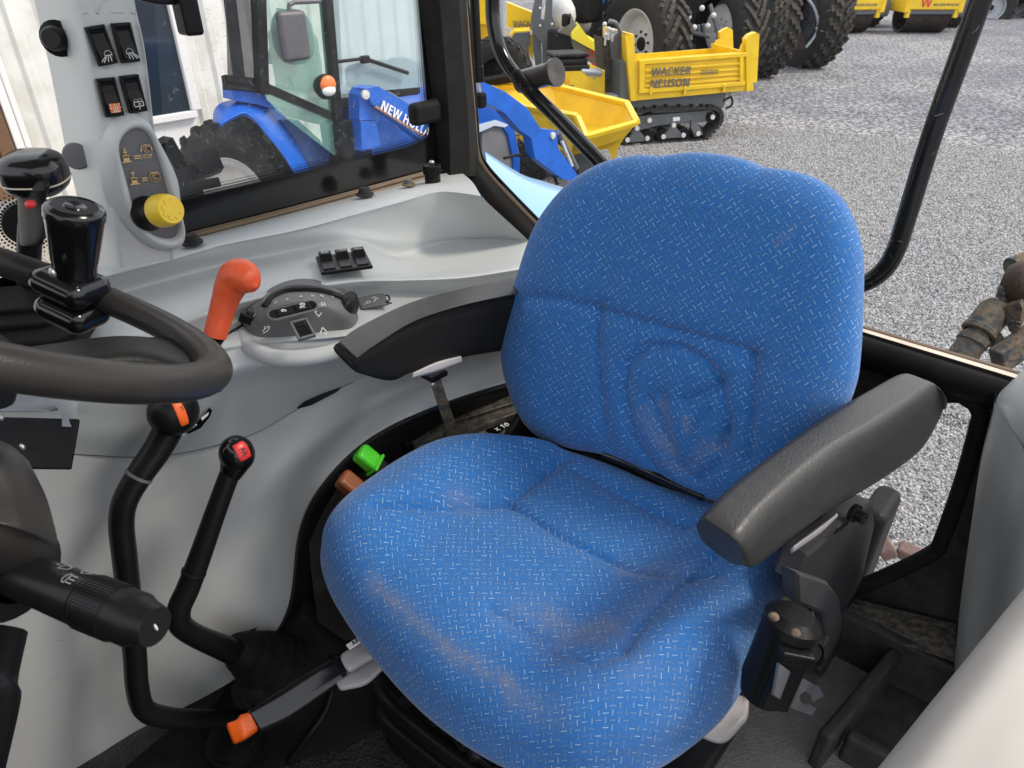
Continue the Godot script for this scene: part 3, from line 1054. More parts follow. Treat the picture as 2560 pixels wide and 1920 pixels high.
func build_pillar():
	var pil := thing("window_pillar", "light grey plastic pillar trim carrying four black switches and a yellow knob", "pillar", V(1.02, .8194, .3489))
	var rows := []
	var la := [V(1.14, 1.183, .3712), V(1.14, 1.135, .3669), V(1.14, 1.072, .3614), V(1.14, 1.016, .3553), V(1.14, .9558, .3477), V(1.14, .9025, .3434), V(1.14, .8461, .3398), V(1.14, .7969, .3375), V(1.14, .7783, .3354)]
	var lb := [V(1, 1.185, .3623), V(1, 1.141, .3616), V(1, 1.084, .3553), V(1, 1.033, .3495), V(1, .9787, .3447), V(1, .9306, .3394), V(1, .8809, .3309), V(1, .8379, .3247), V(1, .8203, .3218)]
	var lc := [V(1, 1.184, .4391), V(1, 1.138, .43), V(1, 1.089, .4282), V(1, 1.038, .4214), V(1, .9898, .4144), V(1, .9384, .4103), V(1, .8738, .402), V(1, .8283, .397), V(1, .8121, .3945)]
	for l in [la, lb, lc]: raised(l, 1.82)
	for j in la.size():
		var a: Vector3 = la[j]; var b: Vector3 = lb[j]; var c: Vector3 = lc[j]
		var d := Vector3(1.14, c.y + 0.01, c.z + 0.012)
		rows.append([a, a.lerp(b, 0.45), a.lerp(b, 0.8), b.lerp(c, 0.06) + Vector3(0.002, 0, 0), b.lerp(c, 0.22), b.lerp(c, 0.6), b.lerp(c, 0.93), c + Vector3(0.008, 0, 0.003), d])
	var s := Shape.new()
	s.grid(loft(rows, 60, 60))
	put("trim", s, M.console, pil)
	# raised oval with the dark instruction panel
	var ring := [V(.99, .9745, .36), V(.99, .992, .3731), V(.99, .996, .3906), V(.99, .9855, .4032), V(.99, .9591, .4078), V(.99, .9295, .4098), V(.99, .8937, .4104), V(.99, .8621, .4114), V(.99, .8463, .4049), V(.99, .8453, .3919), V(.99, .8544, .3756), V(.99, .8718, .3638), V(.99, .8981, .3578), V(.99, .9353, .3579)]
	var ctr := Vector3.ZERO
	for q in ring: ctr += q / ring.size()
	var e := cr(arr(ring), 64, true)
	rows = []
	for q in [[0.022, 0.02], [0.017, 0.002], [0.010, -0.009], [0.004, -0.010], [0.0, -0.006], [-0.002, 0.002]]:
		var row := PackedVector3Array()
		for p in e:
			var x: Vector3 = p + (p - ctr).normalized() * q[0]
			row.append(x + Vector3(q[1], 0, 0))
		rows.append(row)
	s = Shape.new()
	s.grid(rows, 1.0, true)
	put("oval_surround", s, M.console, pil)
	s = Shape.new()
	var k0 := s.add(ctr + Vector3(-0.001, 0, 0), Vector3(-1, 0, 0))
	var inner := []
	for p in e: inner.append(s.add(p + Vector3(-0.001, 0, 0), Vector3(-1, 0, 0)))
	for i in inner.size(): s.tri(k0, inner[i], inner[(i + 1) % inner.size()])
	var pan := put("instruction_panel", s, M.pod, pil)
	var f := face([V(.98, .9808, .3615), V(.98, .9792, .3989), V(.98, .9184, .3953), V(.98, .9218, .3569)])
	var px := 0.00058   # about one photo pixel there
	var sym := func(org: Vector3, pressed: bool):
		var l := []
		l.append([Vector2(-9, -14), Vector2(9, -14)])
		l.append([Vector2(-5, -12), Vector2(-5, -4), Vector2(5, -4), Vector2(5, -12)])
		l.append([Vector2(-8, -3), Vector2(-4, 1), Vector2(4, 1), Vector2(8, -3), Vector2(-8, -3)])
		l.append([Vector2(0, 3 if pressed else 6), Vector2(0, 15)])
		l.append([Vector2(-3, 7), Vector2(0, 3), Vector2(3, 7)] if pressed else [Vector2(-3, 11), Vector2(0, 15), Vector2(3, 11)])
		l.append([Vector2(0, -12), Vector2(0, -2)]); l.append([Vector2(-2.5, -12), Vector2(-2.5, -2)]); l.append([Vector2(2.5, -12), Vector2(2.5, -2)])
		l.append([Vector2(18, -4), Vector2(29, -4)]); l.append([Vector2(18, -9), Vector2(29, -9)])
		var gear := []
		for a in 9:
			gear.append(arc(Vector2(47, 8), 4.5, a * 45.0, a * 45.0 + 22, 2)); gear.append([Vector2(47, 8) + Vector2.from_angle(a * TAU / 8) * 3, Vector2(47, 8) + Vector2.from_angle(a * TAU / 8) * 7])
		if not pressed:
			for g in gear:
				for i in g.size(): g[i] += Vector2(0, -12)
			gear.append(arc(Vector2(47, -5), 12, -210, 30, 14)); gear.append([Vector2(37, 1), Vector2(37, 5), Vector2(57, 5), Vector2(57, 1)])
		else:
			gear.append([Vector2(35, 4), Vector2(36, 14), Vector2(42, 17), Vector2(52, 17), Vector2(58, 14), Vector2(59, 6)])
		l.append_array(gear)
		for a in l:
			for i in a.size(): a[i] *= px
		put("symbol", strokes(l, 0.0013, Transform3D(f[0].basis, org), 0.001), M.printtan, pan)
	sym.call(V(.986, .966, .3664), true)
	sym.call(V(.986, .9369, .3685), false)
	text("STOP", 0.005, Transform3D(f[0].basis, V(.985, .9599, .3912)), M.printtan, pan, "lettering", false, 0.0004)
	# yellow knob on a black stem
	var a0 := V(.984, .8884, .3716)
	var a1 := V(.928, .904, .3823)
	var ax := (a1 - a0).normalized()
	var L := a0.distance_to(a1)
	s = Shape.new()
	s.lathe([Vector2(0, 0), Vector2(0.023, 0), Vector2(0.023, 0.004), Vector2(0.018, 0.01), Vector2(0.0165, L * 0.3), Vector2(0.0175, L * 0.34), Vector2(0.0165, L * 0.4), Vector2(0.0175, L * 0.46), Vector2(0.015, L * 0.62), Vector2(0, L * 0.62)], 28, along(a0, a1))
	var stem := put("knob_stem", s, M.black, pil)
	s = Shape.new()
	s.lathe([Vector2(0, L * 0.5), Vector2(0.0195, L * 0.5), Vector2(0.0215, L * 0.56), Vector2(0.0215, L * 0.72), Vector2(0.02, L * 0.92), Vector2(0.0178, L), Vector2(0, L)], 32, along(a0, a1))
	var kn := put("push_pull_knob", s, M.yellowcap, stem)
	s = Shape.new()
	var gp := PackedVector2Array()
	for k in 8:
		var b := TAU * k / 8.0
		for q in [[-0.26, 0.0105], [-0.2, 0.014], [0.2, 0.014], [0.26, 0.0105]]: gp.append(Vector2.from_angle(b + q[0]) * q[1])
	var at := along(a0, a1)
	s.prism(gp, 0.0014, Transform3D(Basis(at.basis.x, at.basis.z, at.basis.y), a1 - ax * 0.0002), 0.0004)
	put("gear_mark", s, M.yellowcap, kn)
	# switches
	var lamp := [arc(Vector2(0.1, 0.15), 0.38, -10, 200, 10), [Vector2(-0.3, 0.1), Vector2(0.45, 0.05)], [Vector2(-0.15, -0.05), Vector2(-0.55, -0.5)], [Vector2(0.05, -0.05), Vector2(-0.12, -0.5)], [Vector2(0.25, -0.05), Vector2(0.25, -0.5)], [Vector2(-0.25, -0.0), Vector2(-0.75, -0.4)]]
	var lamp2 := []
	for l in lamp:
		var k := []
		for p in l: k.append(Vector2(-p.x, p.y))
		lamp2.append(k)
	var beacon := [[Vector2(-0.35, -0.4), Vector2(0.35, -0.4)], [Vector2(-0.2, -0.35), Vector2(-0.2, 0.3), Vector2(0.2, 0.3), Vector2(0.2, -0.35)], [Vector2(0, -0.3), Vector2(0, 0.1)], [Vector2(-0.55, 0.4), Vector2(-0.4, 0.3)], [Vector2(0.55, 0.4), Vector2(0.4, 0.3)], [Vector2(-0.6, 0.05), Vector2(-0.4, 0.05)], [Vector2(0.6, 0.05), Vector2(0.4, 0.05)]]
	var wiper := [[Vector2(-0.5, 0.25), Vector2(0.5, 0.25), Vector2(0.5, -0.2), Vector2(-0.5, -0.2), Vector2(-0.5, 0.25)], [Vector2(0, -0.5), Vector2(0, 0.1), Vector2(0.2, 0.0)], arc(Vector2(-0.2, 0.3), 0.25, 20, 160, 6), arc(Vector2(0.2, 0.3), 0.25, 20, 160, 6)]
	rocker([V(.994, 1.113, .3677), V(.994, 1.115, .3901), V(.994, 1.072, .3866), V(.994, 1.07, .3633)], pil, lamp, M.print)
	rocker([V(.994, 1.115, .3969), V(.994, 1.115, .4199), V(.994, 1.071, .4148), V(.994, 1.071, .3922)], pil, lamp2, M.print)
	rocker([V(.994, 1.057, .3612), V(.994, 1.057, .3833), V(.994, 1.012, .3792), V(.994, 1.013, .3569)], pil, beacon, M.printorange).set_meta("label", "switch with an orange lens")
	rocker([V(.994, 1.057, .3897), V(.994, 1.057, .413), V(.994, 1.013, .409), V(.994, 1.013, .3859)], pil, wiper, M.print)
	# coat hook stud and blanking plug on the pillar's side
	var c0 := V(1.062, 1.097, .3555)
	var nrm := Vector3(-0.75, 0.1, -0.65)
	cap_plug(c0, nrm, 0.0155, "hook_stud", pil, M.satin, 1.3)
	s = Shape.new()
	s.lathe([Vector2(0, 0), Vector2(0.0175, 0), Vector2(0.0175, 0.002), Vector2(0.0155, 0.004), Vector2(0, 0.0045)], 20, along(V(1.075, .9554, .338), V(1.075, .9554, .338) + nrm))
	put("blanking_plug", s, M.pod, pil)

func scratched(count: int, seed_: int, film: float) -> StandardMaterial3D:   # window glass with fine scratches, specks and a film of dust
	var im := Image.create(1024, 1024, false, Image.FORMAT_RGBA8)
	im.fill(Color(0.86, 0.9, 0.9, 0.045))
	var rng := RandomNumberGenerator.new()
	rng.seed = seed_
	var f := FastNoiseLite.new()
	f.seed = seed_
	f.frequency = 0.006
	for y in range(0, 1024, 2):
		for x in range(0, 1024, 2):
			var a := film * (1.0 + 1.6 * maxf(0.0, f.get_noise_2d(x, y)))
			im.fill_rect(Rect2i(x, y, 2, 2), Color(0.86, 0.88, 0.88, a))
	for k in count:
		var p := Vector2(rng.randf() * 1024, rng.randf() * 1024)
		var a := rng.randf() * TAU
		var bend := rng.randf_range(-0.25, 0.25)
		var al := rng.randf_range(0.1, 0.42)
		for m in rng.randi_range(1, 16):
			im.set_pixel(posmod(int(p.x), 1024), posmod(int(p.y), 1024), Color(0.9, 0.9, 0.88, al))
			p += Vector2.from_angle(a)
			a += bend
	im.generate_mipmaps()
	var m: StandardMaterial3D = M.glass.duplicate()
	m.albedo_color = Color(1, 1, 1, 1)
	m.albedo_texture = ImageTexture.create_from_image(im)
	m.uv1_triplanar = true
	m.uv1_world_triplanar = true
	m.uv1_scale = Vector3.ONE * 1.3
	return m

func raised(l: Array, y: float) -> Array:   # a line of points carried on upwards from its first point
	var d: Vector3 = l[0] - l[1]
	if d.y > 0.001: l.push_front(l[0] + d * ((y - l[0].y) / d.y))
	return l

func build_windows():
	var XW := 1.15
	# side window: pane, black printed border, seal, latch
	var win := thing("side_window", "dirty side window pane with black border beyond the grey switch pillar", "window", Vector3(1.15, 0.8, 0.7))
	var s := Shape.new()
	s.flat([V(1.15, 1.434, .5808), V(1.15, 1.507, 1.081), V(1.15, .7746, 1.046), V(1.15, .7896, .4637)])
	put("pane", s, scratched(2600, 3, 0.04), win)
	s = Shape.new()
	var lo := cr([V(1.148, .7902, .4298), V(1.148, .7883, .5108), V(1.148, .7846, .6637), V(1.148, .7826, .8448), V(1.148, .7819, .9483), V(1.148, .7816, 1.038)], 30)
	var hi := cr([V(1.148, .8434, .4443), V(1.148, .8433, .5244), V(1.148, .8422, .6752), V(1.148, .8409, .8531), V(1.148, .8402, .9653), V(1.148, .8467, 1.01)], 30)
	var top := []
	s.grid([lo, hi])
	s.grid([cr([V(1.148, .8467, 1.01), V(1.148, .8536, 1.035), V(1.148, .8837, 1.038), V(1.148, .9308, 1.035), V(1.148, 1.02, 1.032), V(1.148, 1.103, 1.029), V(1.148, 1.156, 1.028)], 24), cr([V(1.148, .7816, 1.038), V(1.148, .796, 1.069), V(1.148, .8774, 1.078), V(1.148, .9251, 1.078), V(1.148, 1.016, 1.077), V(1.148, 1.101, 1.075), V(1.148, 1.155, 1.075)], 24)])
	put("black_border", s, M.gloss, win)
	# screen printed dots that fade the border out
	var im := Image.create(64, 64, false, Image.FORMAT_RGBA8)
	im.fill(Color(0.02, 0.02, 0.02, 0))
	for r in 4:
		for k in 8:
			var rad := 4.6 - r * 0.85
			var cx := k * 8.0 + (4.0 if r % 2 else 0.0)
			var cy := 60.0 - r * 16.0
			for y in 64:
				for x in range(int(cx) - 6, int(cx) + 7):
					if Vector2(x - cx, (y - cy) * 0.5).length() < rad: im.set_pixel(posmod(x, 64), y, Color(0.02, 0.02, 0.02, 1))
	var dm := mat(Color(1, 1, 1), 0.3)
	dm.albedo_texture = ImageTexture.create_from_image(im)
	dm.transparency = BaseMaterial3D.TRANSPARENCY_ALPHA_SCISSOR
	dm.alpha_scissor_threshold = 0.5
	s = Shape.new()
	var edge_lo := cr([V(1.147, .8423, .4438), V(1.147, .8422, .5238), V(1.147, .841, .6746), V(1.147, .8395, .8525), V(1.147, .8388, .9647), V(1.147, .8449, 1.011), V(1.147, .8536, 1.036), V(1.147, .8836, 1.038), V(1.147, .9307, 1.036), V(1.147, 1.02, 1.033), V(1.147, 1.103, 1.03), V(1.147, 1.156, 1.029)], 90)
	var edge_hi := cr([V(1.147, .8604, .4456), V(1.147, .8609, .5285), V(1.147, .8599, .6784), V(1.147, .8587, .8552), V(1.147, .8595, .9458), V(1.147, .8631, .9888), V(1.147, .8739, 1.01), V(1.147, .8952, 1.014), V(1.147, .9338, 1.012), V(1.147, 1.022, 1.011), V(1.147, 1.104, 1.01), V(1.147, 1.156, 1.01)], 90)
	var len := 0.0
	for i in 90:
		if i > 0: len += edge_lo[i].distance_to(edge_lo[i - 1])
		s.add(edge_lo[i], Vector3(-1, 0, 0), Vector2(len / 0.028, 1.0))
		s.add(edge_hi[i], Vector3(-1, 0, 0), Vector2(len / 0.028, 0.0))
		if i > 0:
			var k := i * 2
			s.tri(k - 2, k - 1, k); s.tri(k - 1, k + 1, k)
	put("printed_dots", s, dm, win)
	s = Shape.new()
	s.grid([cr([V(1.146, .7921, .4294), V(1.146, .7903, .5102), V(1.146, .7868, .6629), V(1.146, .7849, .8436), V(1.146, .7842, .9468), V(1.146, .7833, 1.048)], 20), cr([V(1.135, .7816, .4246), V(1.135, .78, .5018), V(1.135, .776, .6536), V(1.135, .7736, .8333), V(1.135, .7722, .9359), V(1.135, .7699, 1.049)], 20)])
	s.tube(arr(cr([V(1.14, .7872, .4285), V(1.14, .786, .506), V(1.14, .7826, .6581), V(1.14, .781, .8383), V(1.14, .7808, .9412), V(1.14, .7785, 1.048)], 20)), 0.004, 8)
	put("window_seal", s, M.seal, win)
	s = Shape.new()
	var lc := V(1.135, .9035, 1.016)
	s.box(Vector3(0.03, 0.044, 0.075), lc, 0.012)
	s.box(Vector3(0.02, 0.05, 0.05), lc + Vector3(0.0, 0, 0.045), 0.006)
	put("window_hinge", s, M.rubber, win)
	var mb := thing("mirror_bracket", "black plastic bracket hanging at the top edge beside the switch pillar", "bracket", V(1.02, 1.132, .4889))
	s = square_loft([[V(1.06, 1.152, .4457), V(1.04, 1.152, .4371), V(1.04, 1.143, .4343)], [V(1.05, 1.145, .4647), V(1.02, 1.145, .4509), V(1.02, 1.135, .4482)], [V(1.05, 1.142, .4902), V(1.02, 1.141, .4755), V(1.02, 1.129, .4721)], [V(1.05, 1.145, .5184), V(1.02, 1.145, .503), V(1.02, 1.128, .4987)]], 0.25, 20, 0.2)
	put("arm", s, M.satin, mb)
	s = Shape.new()
	s.box(Vector3(0.03, 0.07, 0.025), V(1.02, 1.127, .5055), 0.005)
	put("block", s, M.satin, mb)
	# corner pillar
	var cp := thing("corner_pillar", "black steel corner pillar between the side window and the rear window", "pillar", Vector3(1.13, 0.75, 1.1))
	var l0 := [V(1.145, 1.181, 1.013), V(1.145, 1.103, 1.026), V(1.145, .9977, 1.04), V(1.145, .8901, 1.05), V(1.145, .7818, 1.057)]
	var l1 := [V(1.11, 1.181, 1.04), V(1.11, 1.104, 1.048), V(1.11, .9993, 1.055), V(1.11, .8934, 1.059), V(1.11, .7713, 1.056)]
	var l2 := [V(1.115, 1.181, 1.096), V(1.115, 1.101, 1.105), V(1.115, .9933, 1.111), V(1.115, .8836, 1.12), V(1.115, .7569, 1.12)]
	var l3 := [V(1.184, 1.179, 1.19), V(1.179, 1.094, 1.19), V(1.173, .9805, 1.19), V(1.162, .8667, 1.19), V(1.152, .7353, 1.19)]
	s = Shape.new()
	for l in [l0, l1, l2, l3]: raised(l, 1.82)
	s.grid([cr(l0, 20), cr(l1, 20)]); s.grid([cr(l1, 20), cr(l2, 20)]); s.grid([cr(l2, 20), cr(l3, 20)])
	put("post", s, M.rubber, cp)
	s = Shape.new()
	s.grid(loft([[V(1.186, .7987, 1.185), V(1.14, .7568, 1.185), V(1.067, .707, 1.185), V(.9625, .6451, 1.185)], [V(1.177, .7859, 1.165), V(1.138, .7504, 1.165), V(1.067, .6978, 1.165), V(.9537, .6314, 1.165)], [V(1.176, .7647, 1.15), V(1.149, .7397, 1.15), V(1.078, .6853, 1.15), V(.944, .6056, 1.15)]], 24, 9))
	put("corner_trim", s, M.rubber, cp)
	# rear window
	var rw := thing("rear_window", "large dirty rear window with a brown perished rubber seal", "window", Vector3(0.6, 0.65, 1.2))
	s = Shape.new()
	s.flat([V(1.174, 1.528, 1.2), V(.1544, 1.395, 1.2), V(-.1332, .6447, 1.2), V(.2775, .6427, 1.2), V(.4507, .6415, 1.2)])
	s.flat([V(1.174, 1.528, 1.2), V(.4507, .6415, 1.2), V(.7388, .526, 1.2), V(.9833, .6511, 1.2), V(1.154, .7558, 1.2), V(1.175, .7932, 1.2)])
	put("pane", s, scratched(260, 8, 0.009), rw)
	var sealp := [V(1.204, 1.179, 1.198), V(1.194, 1.093, 1.198), V(1.185, .9866, 1.198), V(1.175, .8638, 1.198), V(1.168, .7902, 1.198), V(1.146, .7531, 1.198), V(1.082, .7101, 1.198), V(.9781, .6509, 1.198), V(.8593, .5837, 1.198), V(.7399, .55, 1.198), V(.5645, .5871, 1.198), V(.4096, .6326, 1.198), V(.276, .6394, 1.198), V(.1444, .64, 1.198), V(.0279, .6406, 1.198), V(-.0669, .6399, 1.198)]
	s = Shape.new()
	s.tube(arr(cr(raised(sealp, 1.8), 90)), 0.0065, 8)
	put("seal", s, M.seal, rw)
	var lip := [V(1.201, 1.179, 1.205), V(1.192, 1.093, 1.205), V(1.182, .9862, 1.205), V(1.172, .8632, 1.205), V(1.166, .7938, 1.205), V(1.144, .7594, 1.205), V(1.078, .7166, 1.205), V(.9747, .6573, 1.205)]
	s = Shape.new()
	s.tube(arr(cr(raised(lip, 1.8), 40)), 0.004, 6)
	put("glazing_lip", s, M.black, rw)
	# gas strut
	var gs := thing("gas_strut", "black gas strut beside the corner pillar holding the rear window", "gas strut", V(1.175, .8948, 1.22))
	s = Shape.new()
	s.tube(raised([V(1.198, 1.179, 1.23), V(1.194, 1.061, 1.23), V(1.19, .9628, 1.23)], 1.75), 0.0105, 16)
	s.tube([V(1.19, .9628, 1.23), V(1.188, .9301, 1.23)], 0.0125, 16)
	put("cylinder", s, M.satin, gs)
	s = Shape.new()
	s.tube([V(1.189, .9341, 1.23), V(1.185, .9009, 1.23)], 0.005, 12)
	put("rod", s, M.steel, gs)
	s = Shape.new()
	s.box(Vector3(0.024, 0.034, 0.026), V(1.184, .8925, 1.23), 0.008)
	s.tube([V(1.179, .8971, 1.225), V(1.205, .8957, 1.225), V(1.198, .91, 1.2)], 0.0085, 10)
	put("end_fitting", s, M.rubber, gs)
	# bent tube of the rear window guard
	var rb := thing("rear_guard_bar", "bent black steel tube outside the rear window, curving up at both ends", "bar", V(.4088, .6247, 1.29))
	var path := [V(1.202, 1.2, 1.29), V(1.199, 1.119, 1.29), V(1.196, 1.042, 1.29), V(1.17, .9791, 1.29), V(1.11, .9285, 1.29), V(1.001, .8648, 1.29), V(.8767, .7869, 1.29), V(.7572, .7118, 1.29), V(.6336, .6459, 1.29), V(.4893, .624, 1.29), V(.3683, .6477, 1.29), V(.3105, .6769, 1.29), V(.2814, .7097, 1.29), V(.27, .753, 1.29), V(.2686, .8127, 1.29), V(.2678, .9409, 1.29), V(.2619, 1.061, 1.29), V(.2571, 1.153, 1.29), V(.2539, 1.218, 1.29)]
	s = Shape.new()
	raised(path, 1.8)
	path.reverse()
	raised(path, 1.8)
	s.tube(arr(cr(path, 130)), 0.0158, 16)
	put("tube", s, M.gloss, rb)
	s = Shape.new()
	s.tube(arr(cr([V(1.13, .952, 1.285), V(1.115, .941, 1.285), V(1.095, .9274, 1.285), V(1.075, .913, 1.285)], 14)), [0.006, 0.012, 0.014, 0.012, 0.015, 0.013, 0.014, 0.012, 0.014, 0.013, 0.012, 0.014, 0.01, 0.004], 10)
	put("weld", s, M.satin, rb)
	# roller stop welded to that tube
	var e0 := V(1.135, .9261, 1.31)
	var e1 := V(1.03, .9573, 1.31)
	var tubeL := e0.distance_to(e1)
	s = Shape.new()
	s.lathe([Vector2(0, 0), Vector2(0.024, 0), Vector2(0.024, tubeL * 0.82), Vector2(0.0225, tubeL * 0.84), Vector2(0.0225, tubeL * 0.9), Vector2(0.029, tubeL * 0.91), Vector2(0.03, tubeL), Vector2(0.022, tubeL), Vector2(0.0, tubeL * 0.97)], 28, along(e0, e1))
	put("roller_stop", s, mat(lin(0.05, 0.042, 0.038), 0.3, 0.2, "fine", 0.1, "blotch", 5.0), rb)

func build_rear():
	# black sheet wall below the rear window with a small window low down
	var wall := thing("rear_wall_panel", "black dusty sheet steel wall below the rear window with a small pane let in", "panel", Vector3(0.5, 0, 1.2))
	var hole := [V(.2346, .4993, 1.2), V(.1139, .5673, 1.2), V(.0835, .572, 1.2), V(.0645, .5588, 1.2), V(.059, .53, 1.2), V(.0487, .4185, 1.2), V(.0429, .2927, 1.2), V(.0473, .2622, 1.2), V(.0835, .1942, 1.2), V(.136, .1104, 1.2), V(.156, .0958, 1.2), V(.1714, .11, 1.2), V(.2002, .2439, 1.2), V(.2307, .4217, 1.2)]
	var hp := cr(arr(hole), 56, true)
	var ctr := Vector3.ZERO
	for q in hp: ctr += q / hp.size()
	var outer := []
	var lo := Vector2(-0.4, -0.06)
	var hi := Vector2(1.16, 0.625)
	for q in hp:
		var d := Vector2(q.x - ctr.x, q.y - ctr.y).normalized()
		var tx: float = ((hi.x if d.x > 0 else lo.x) - ctr.x) / (d.x if absf(d.x) > 1e-5 else 1e-5)
		var ty: float = ((hi.y if d.y > 0 else lo.y) - ctr.y) / (d.y if absf(d.y) > 1e-5 else 1e-5)
		var t := minf(tx, ty)
		outer.append(Vector3(ctr.x + d.x * t, ctr.y + d.y * t, 1.2))
	var s := Shape.new()
	band(outer, arr(hp), s)
	put("sheet", s, M.blackdust, wall)
	# gasket and pane of the low window
	s = Shape.new()
	var rows := []
	for q in [[0.016, 0.0], [0.014, -0.012], [0.004, -0.016], [-0.006, -0.012], [-0.010, -0.004], [-0.010, 0.006]]:
		var row := PackedVector3Array()
		for i in hp.size():
			var tg: Vector3 = hp[(i + 1) % hp.size()] - hp[(i + hp.size() - 1) % hp.size()]
			var out := tg.cross(Vector3(0, 0, 1)).normalized()
			if out.dot(hp[i] - ctr) < 0: out = -out
			row.append(hp[i] + out * q[0] + Vector3(0, 0, q[1]))
		rows.append(row)
	s.grid(rows, 1.0, true)
	put("gasket", s, M.rubber, wall)
	s = Shape.new()
	s.flat(hp)
	put("low_pane", s, M.glass, wall)
	var tf := face([V(.1064, .5372, 1.196), V(.0702, .5411, 1.196), V(.069, .5274, 1.196), V(.1048, .5235, 1.196)])
	for k in 3:
		text(["SAFETY GLASS", "DOT 17 AS2 M33", "43R-000589"][k], 0.0052, tf[0] * Transform3D(Basis.IDENTITY, Vector3(-0.004, 0.006 - k * 0.007, 0)), M.gloss, wall, "glass_mark", false, 0.0003)
	# sill beam under the rear pane
	s = Shape.new()
	s.grid(loft([[V(.6162, .6361, 1.198), V(.2753, .6365, 1.198), V(.0267, .6369, 1.198), V(-.0917, .6358, 1.198)], [V(.6065, .6413, 1.18), V(.2686, .6398, 1.18), V(.0242, .6391, 1.18), V(-.0925, .6385, 1.18)], [V(.5979, .6421, 1.165), V(.2631, .6387, 1.165), V(.0211, .6377, 1.165), V(-.0943, .6376, 1.165)], [V(.589, .6204, 1.155), V(.2549, .6199, 1.155), V(.014, .6217, 1.155), V(-.1007, .6229, 1.155)], [V(.5912, .5949, 1.165), V(.2519, .5944, 1.165), V(.0079, .5979, 1.165), V(-.108, .6003, 1.165)], [V(.6052, .5708, 1.195), V(.2565, .5714, 1.195), V(.0051, .5733, 1.195), V(-.113, .5788, 1.195)]], 16, 26))
	var sill := put("sill_beam", s, M.rubber, wall)
	s = Shape.new()
	s.grid([[V(.6128, .6447, 1.19), V(.2745, .6445, 1.19), V(.0279, .645, 1.19), V(-.089, .6454, 1.19)], [V(.6049, .6465, 1.176), V(.2699, .6455, 1.176), V(.0256, .6453, 1.176), V(-.0902, .6456, 1.176)]])
	put("pale_strip", s, M.tan, wall)
	s = Shape.new()
	s.tube([V(.6103, .6276, 1.19), V(.2573, .5814, 1.19), V(.0584, .5894, 1.19)], 0.006, 6)
	put("lower_ridge", s, M.blackdust, wall)
	# latch bracket on the wall
	var lt := thing("latch_bracket", "small dark steel latch bracket with a bolt on the black wall behind the armrest", "bracket", V(.1328, .6018, 1.185))
	var lf := face([V(.1479, .6153, 1.18), V(.0947, .6159, 1.18), V(.0896, .592, 1.18), V(.1431, .5946, 1.18)])
	s = Shape.new()
	s.t = lf[0]
	s.box(Vector3(lf[1], lf[2], 0.004), Vector3.ZERO, 0.001)
	put("base_plate", s, M.machineblack, lt)
	s = Shape.new()
	s.t = lf[0]
	s.box(Vector3(lf[1] * 0.42, lf[2] * 1.25, 0.014), Vector3(-lf[1] * 0.2, lf[2] * 0.05, 0.008), 0.003)
	s.box(Vector3(lf[1] * 0.12, lf[2] * 2.2, 0.012), Vector3(lf[1] * 0.02, -lf[2] * 0.6, 0.008), 0.003)
	put("keeper", s, M.machineblack, lt)
	for q in [[-0.24, 0.1, 0.016, 0.007], [0.3, -0.05, 0.003, 0.0045], [-0.46, 0.0, 0.003, 0.0035]]:
		s = Shape.new()
		s.t = lf[0]
		s.ball(Vector3(q[3], q[3], q[3] * 0.6), Vector3(lf[1] * q[0], lf[2] * q[1], q[2]), 12)
		put("bolt", s, M.machine, lt)
	# mud ledge and folded corner at the foot of the wall
	s = Shape.new()
	s.grid(loft([[V(.3226, .0102, 1.19), V(.1256, .0828, 1.19), V(-.0318, .1385, 1.19)], [V(.3001, .0386, 1.13), V(.1074, .0923, 1.13), V(-.0468, .1368, 1.13)], [V(.2881, .0487, 1.1), V(.0986, .0984, 1.1), V(-.0594, .1398, 1.1)]], 16, 10))
	put("foot_ledge", s, M.dusty, wall)

	# grey moulded fender liner at the left rear and pale door sill moulding near the camera
	var fl := thing("fender_liner", "tall grey moulded plastic fender liner at the right edge of the picture", "fender", V(-.0982, .2374, 1))
	s = Shape.new()
	var fr: Array = [[V(.0467, .6289, 1.12), V(.0394, .5894, 1.12), V(.031, .5183, 1.12), V(.0126, .4231, 1.12), V(-.0095, .3129, 1.12), V(-.033, .2033, 1.12), V(-.063, .0781, 1.12), V(-.0884, -.0154, 1.12)], [V(.0389, .6489, 1.07), V(.0313, .6127, 1.07), V(.0231, .5448, 1.07), V(.0054, .4538, 1.07), V(-.016, .3485, 1.07), V(-.0386, .2438, 1.07), V(-.0676, .1242, 1.07), V(-.092, .0349, 1.07)], [V(.0049, .6388, 1.02), V(-.0025, .609, 1.02), V(-.0097, .5498, 1.02), V(-.0256, .4691, 1.02), V(-.0449, .3756, 1.02), V(-.0642, .2831, 1.02), V(-.0926, .1701, 1.02), V(-.1136, .083, 1.02)], [V(-.075, .6581, .9), V(-.0808, .631, .9), V(-.0875, .5775, .9), V(-.1, .5176, .9), V(-.1173, .442, .9), V(-.1316, .3739, .9), V(-.1502, .305, .9), V(-.1698, .2322, .9)]]
	var back := []
	for p in fr[0]: back.append(Vector3(p.x + 0.01, p.y, 1.198))
	var left := []
	for p in fr[3]: left.append(p + Vector3(-0.3, -0.02, 0.02))
	s.grid(loft([back] + fr + [left], 40, 30))
	put("inner_face", s, M.console, fl)
	s = Shape.new()
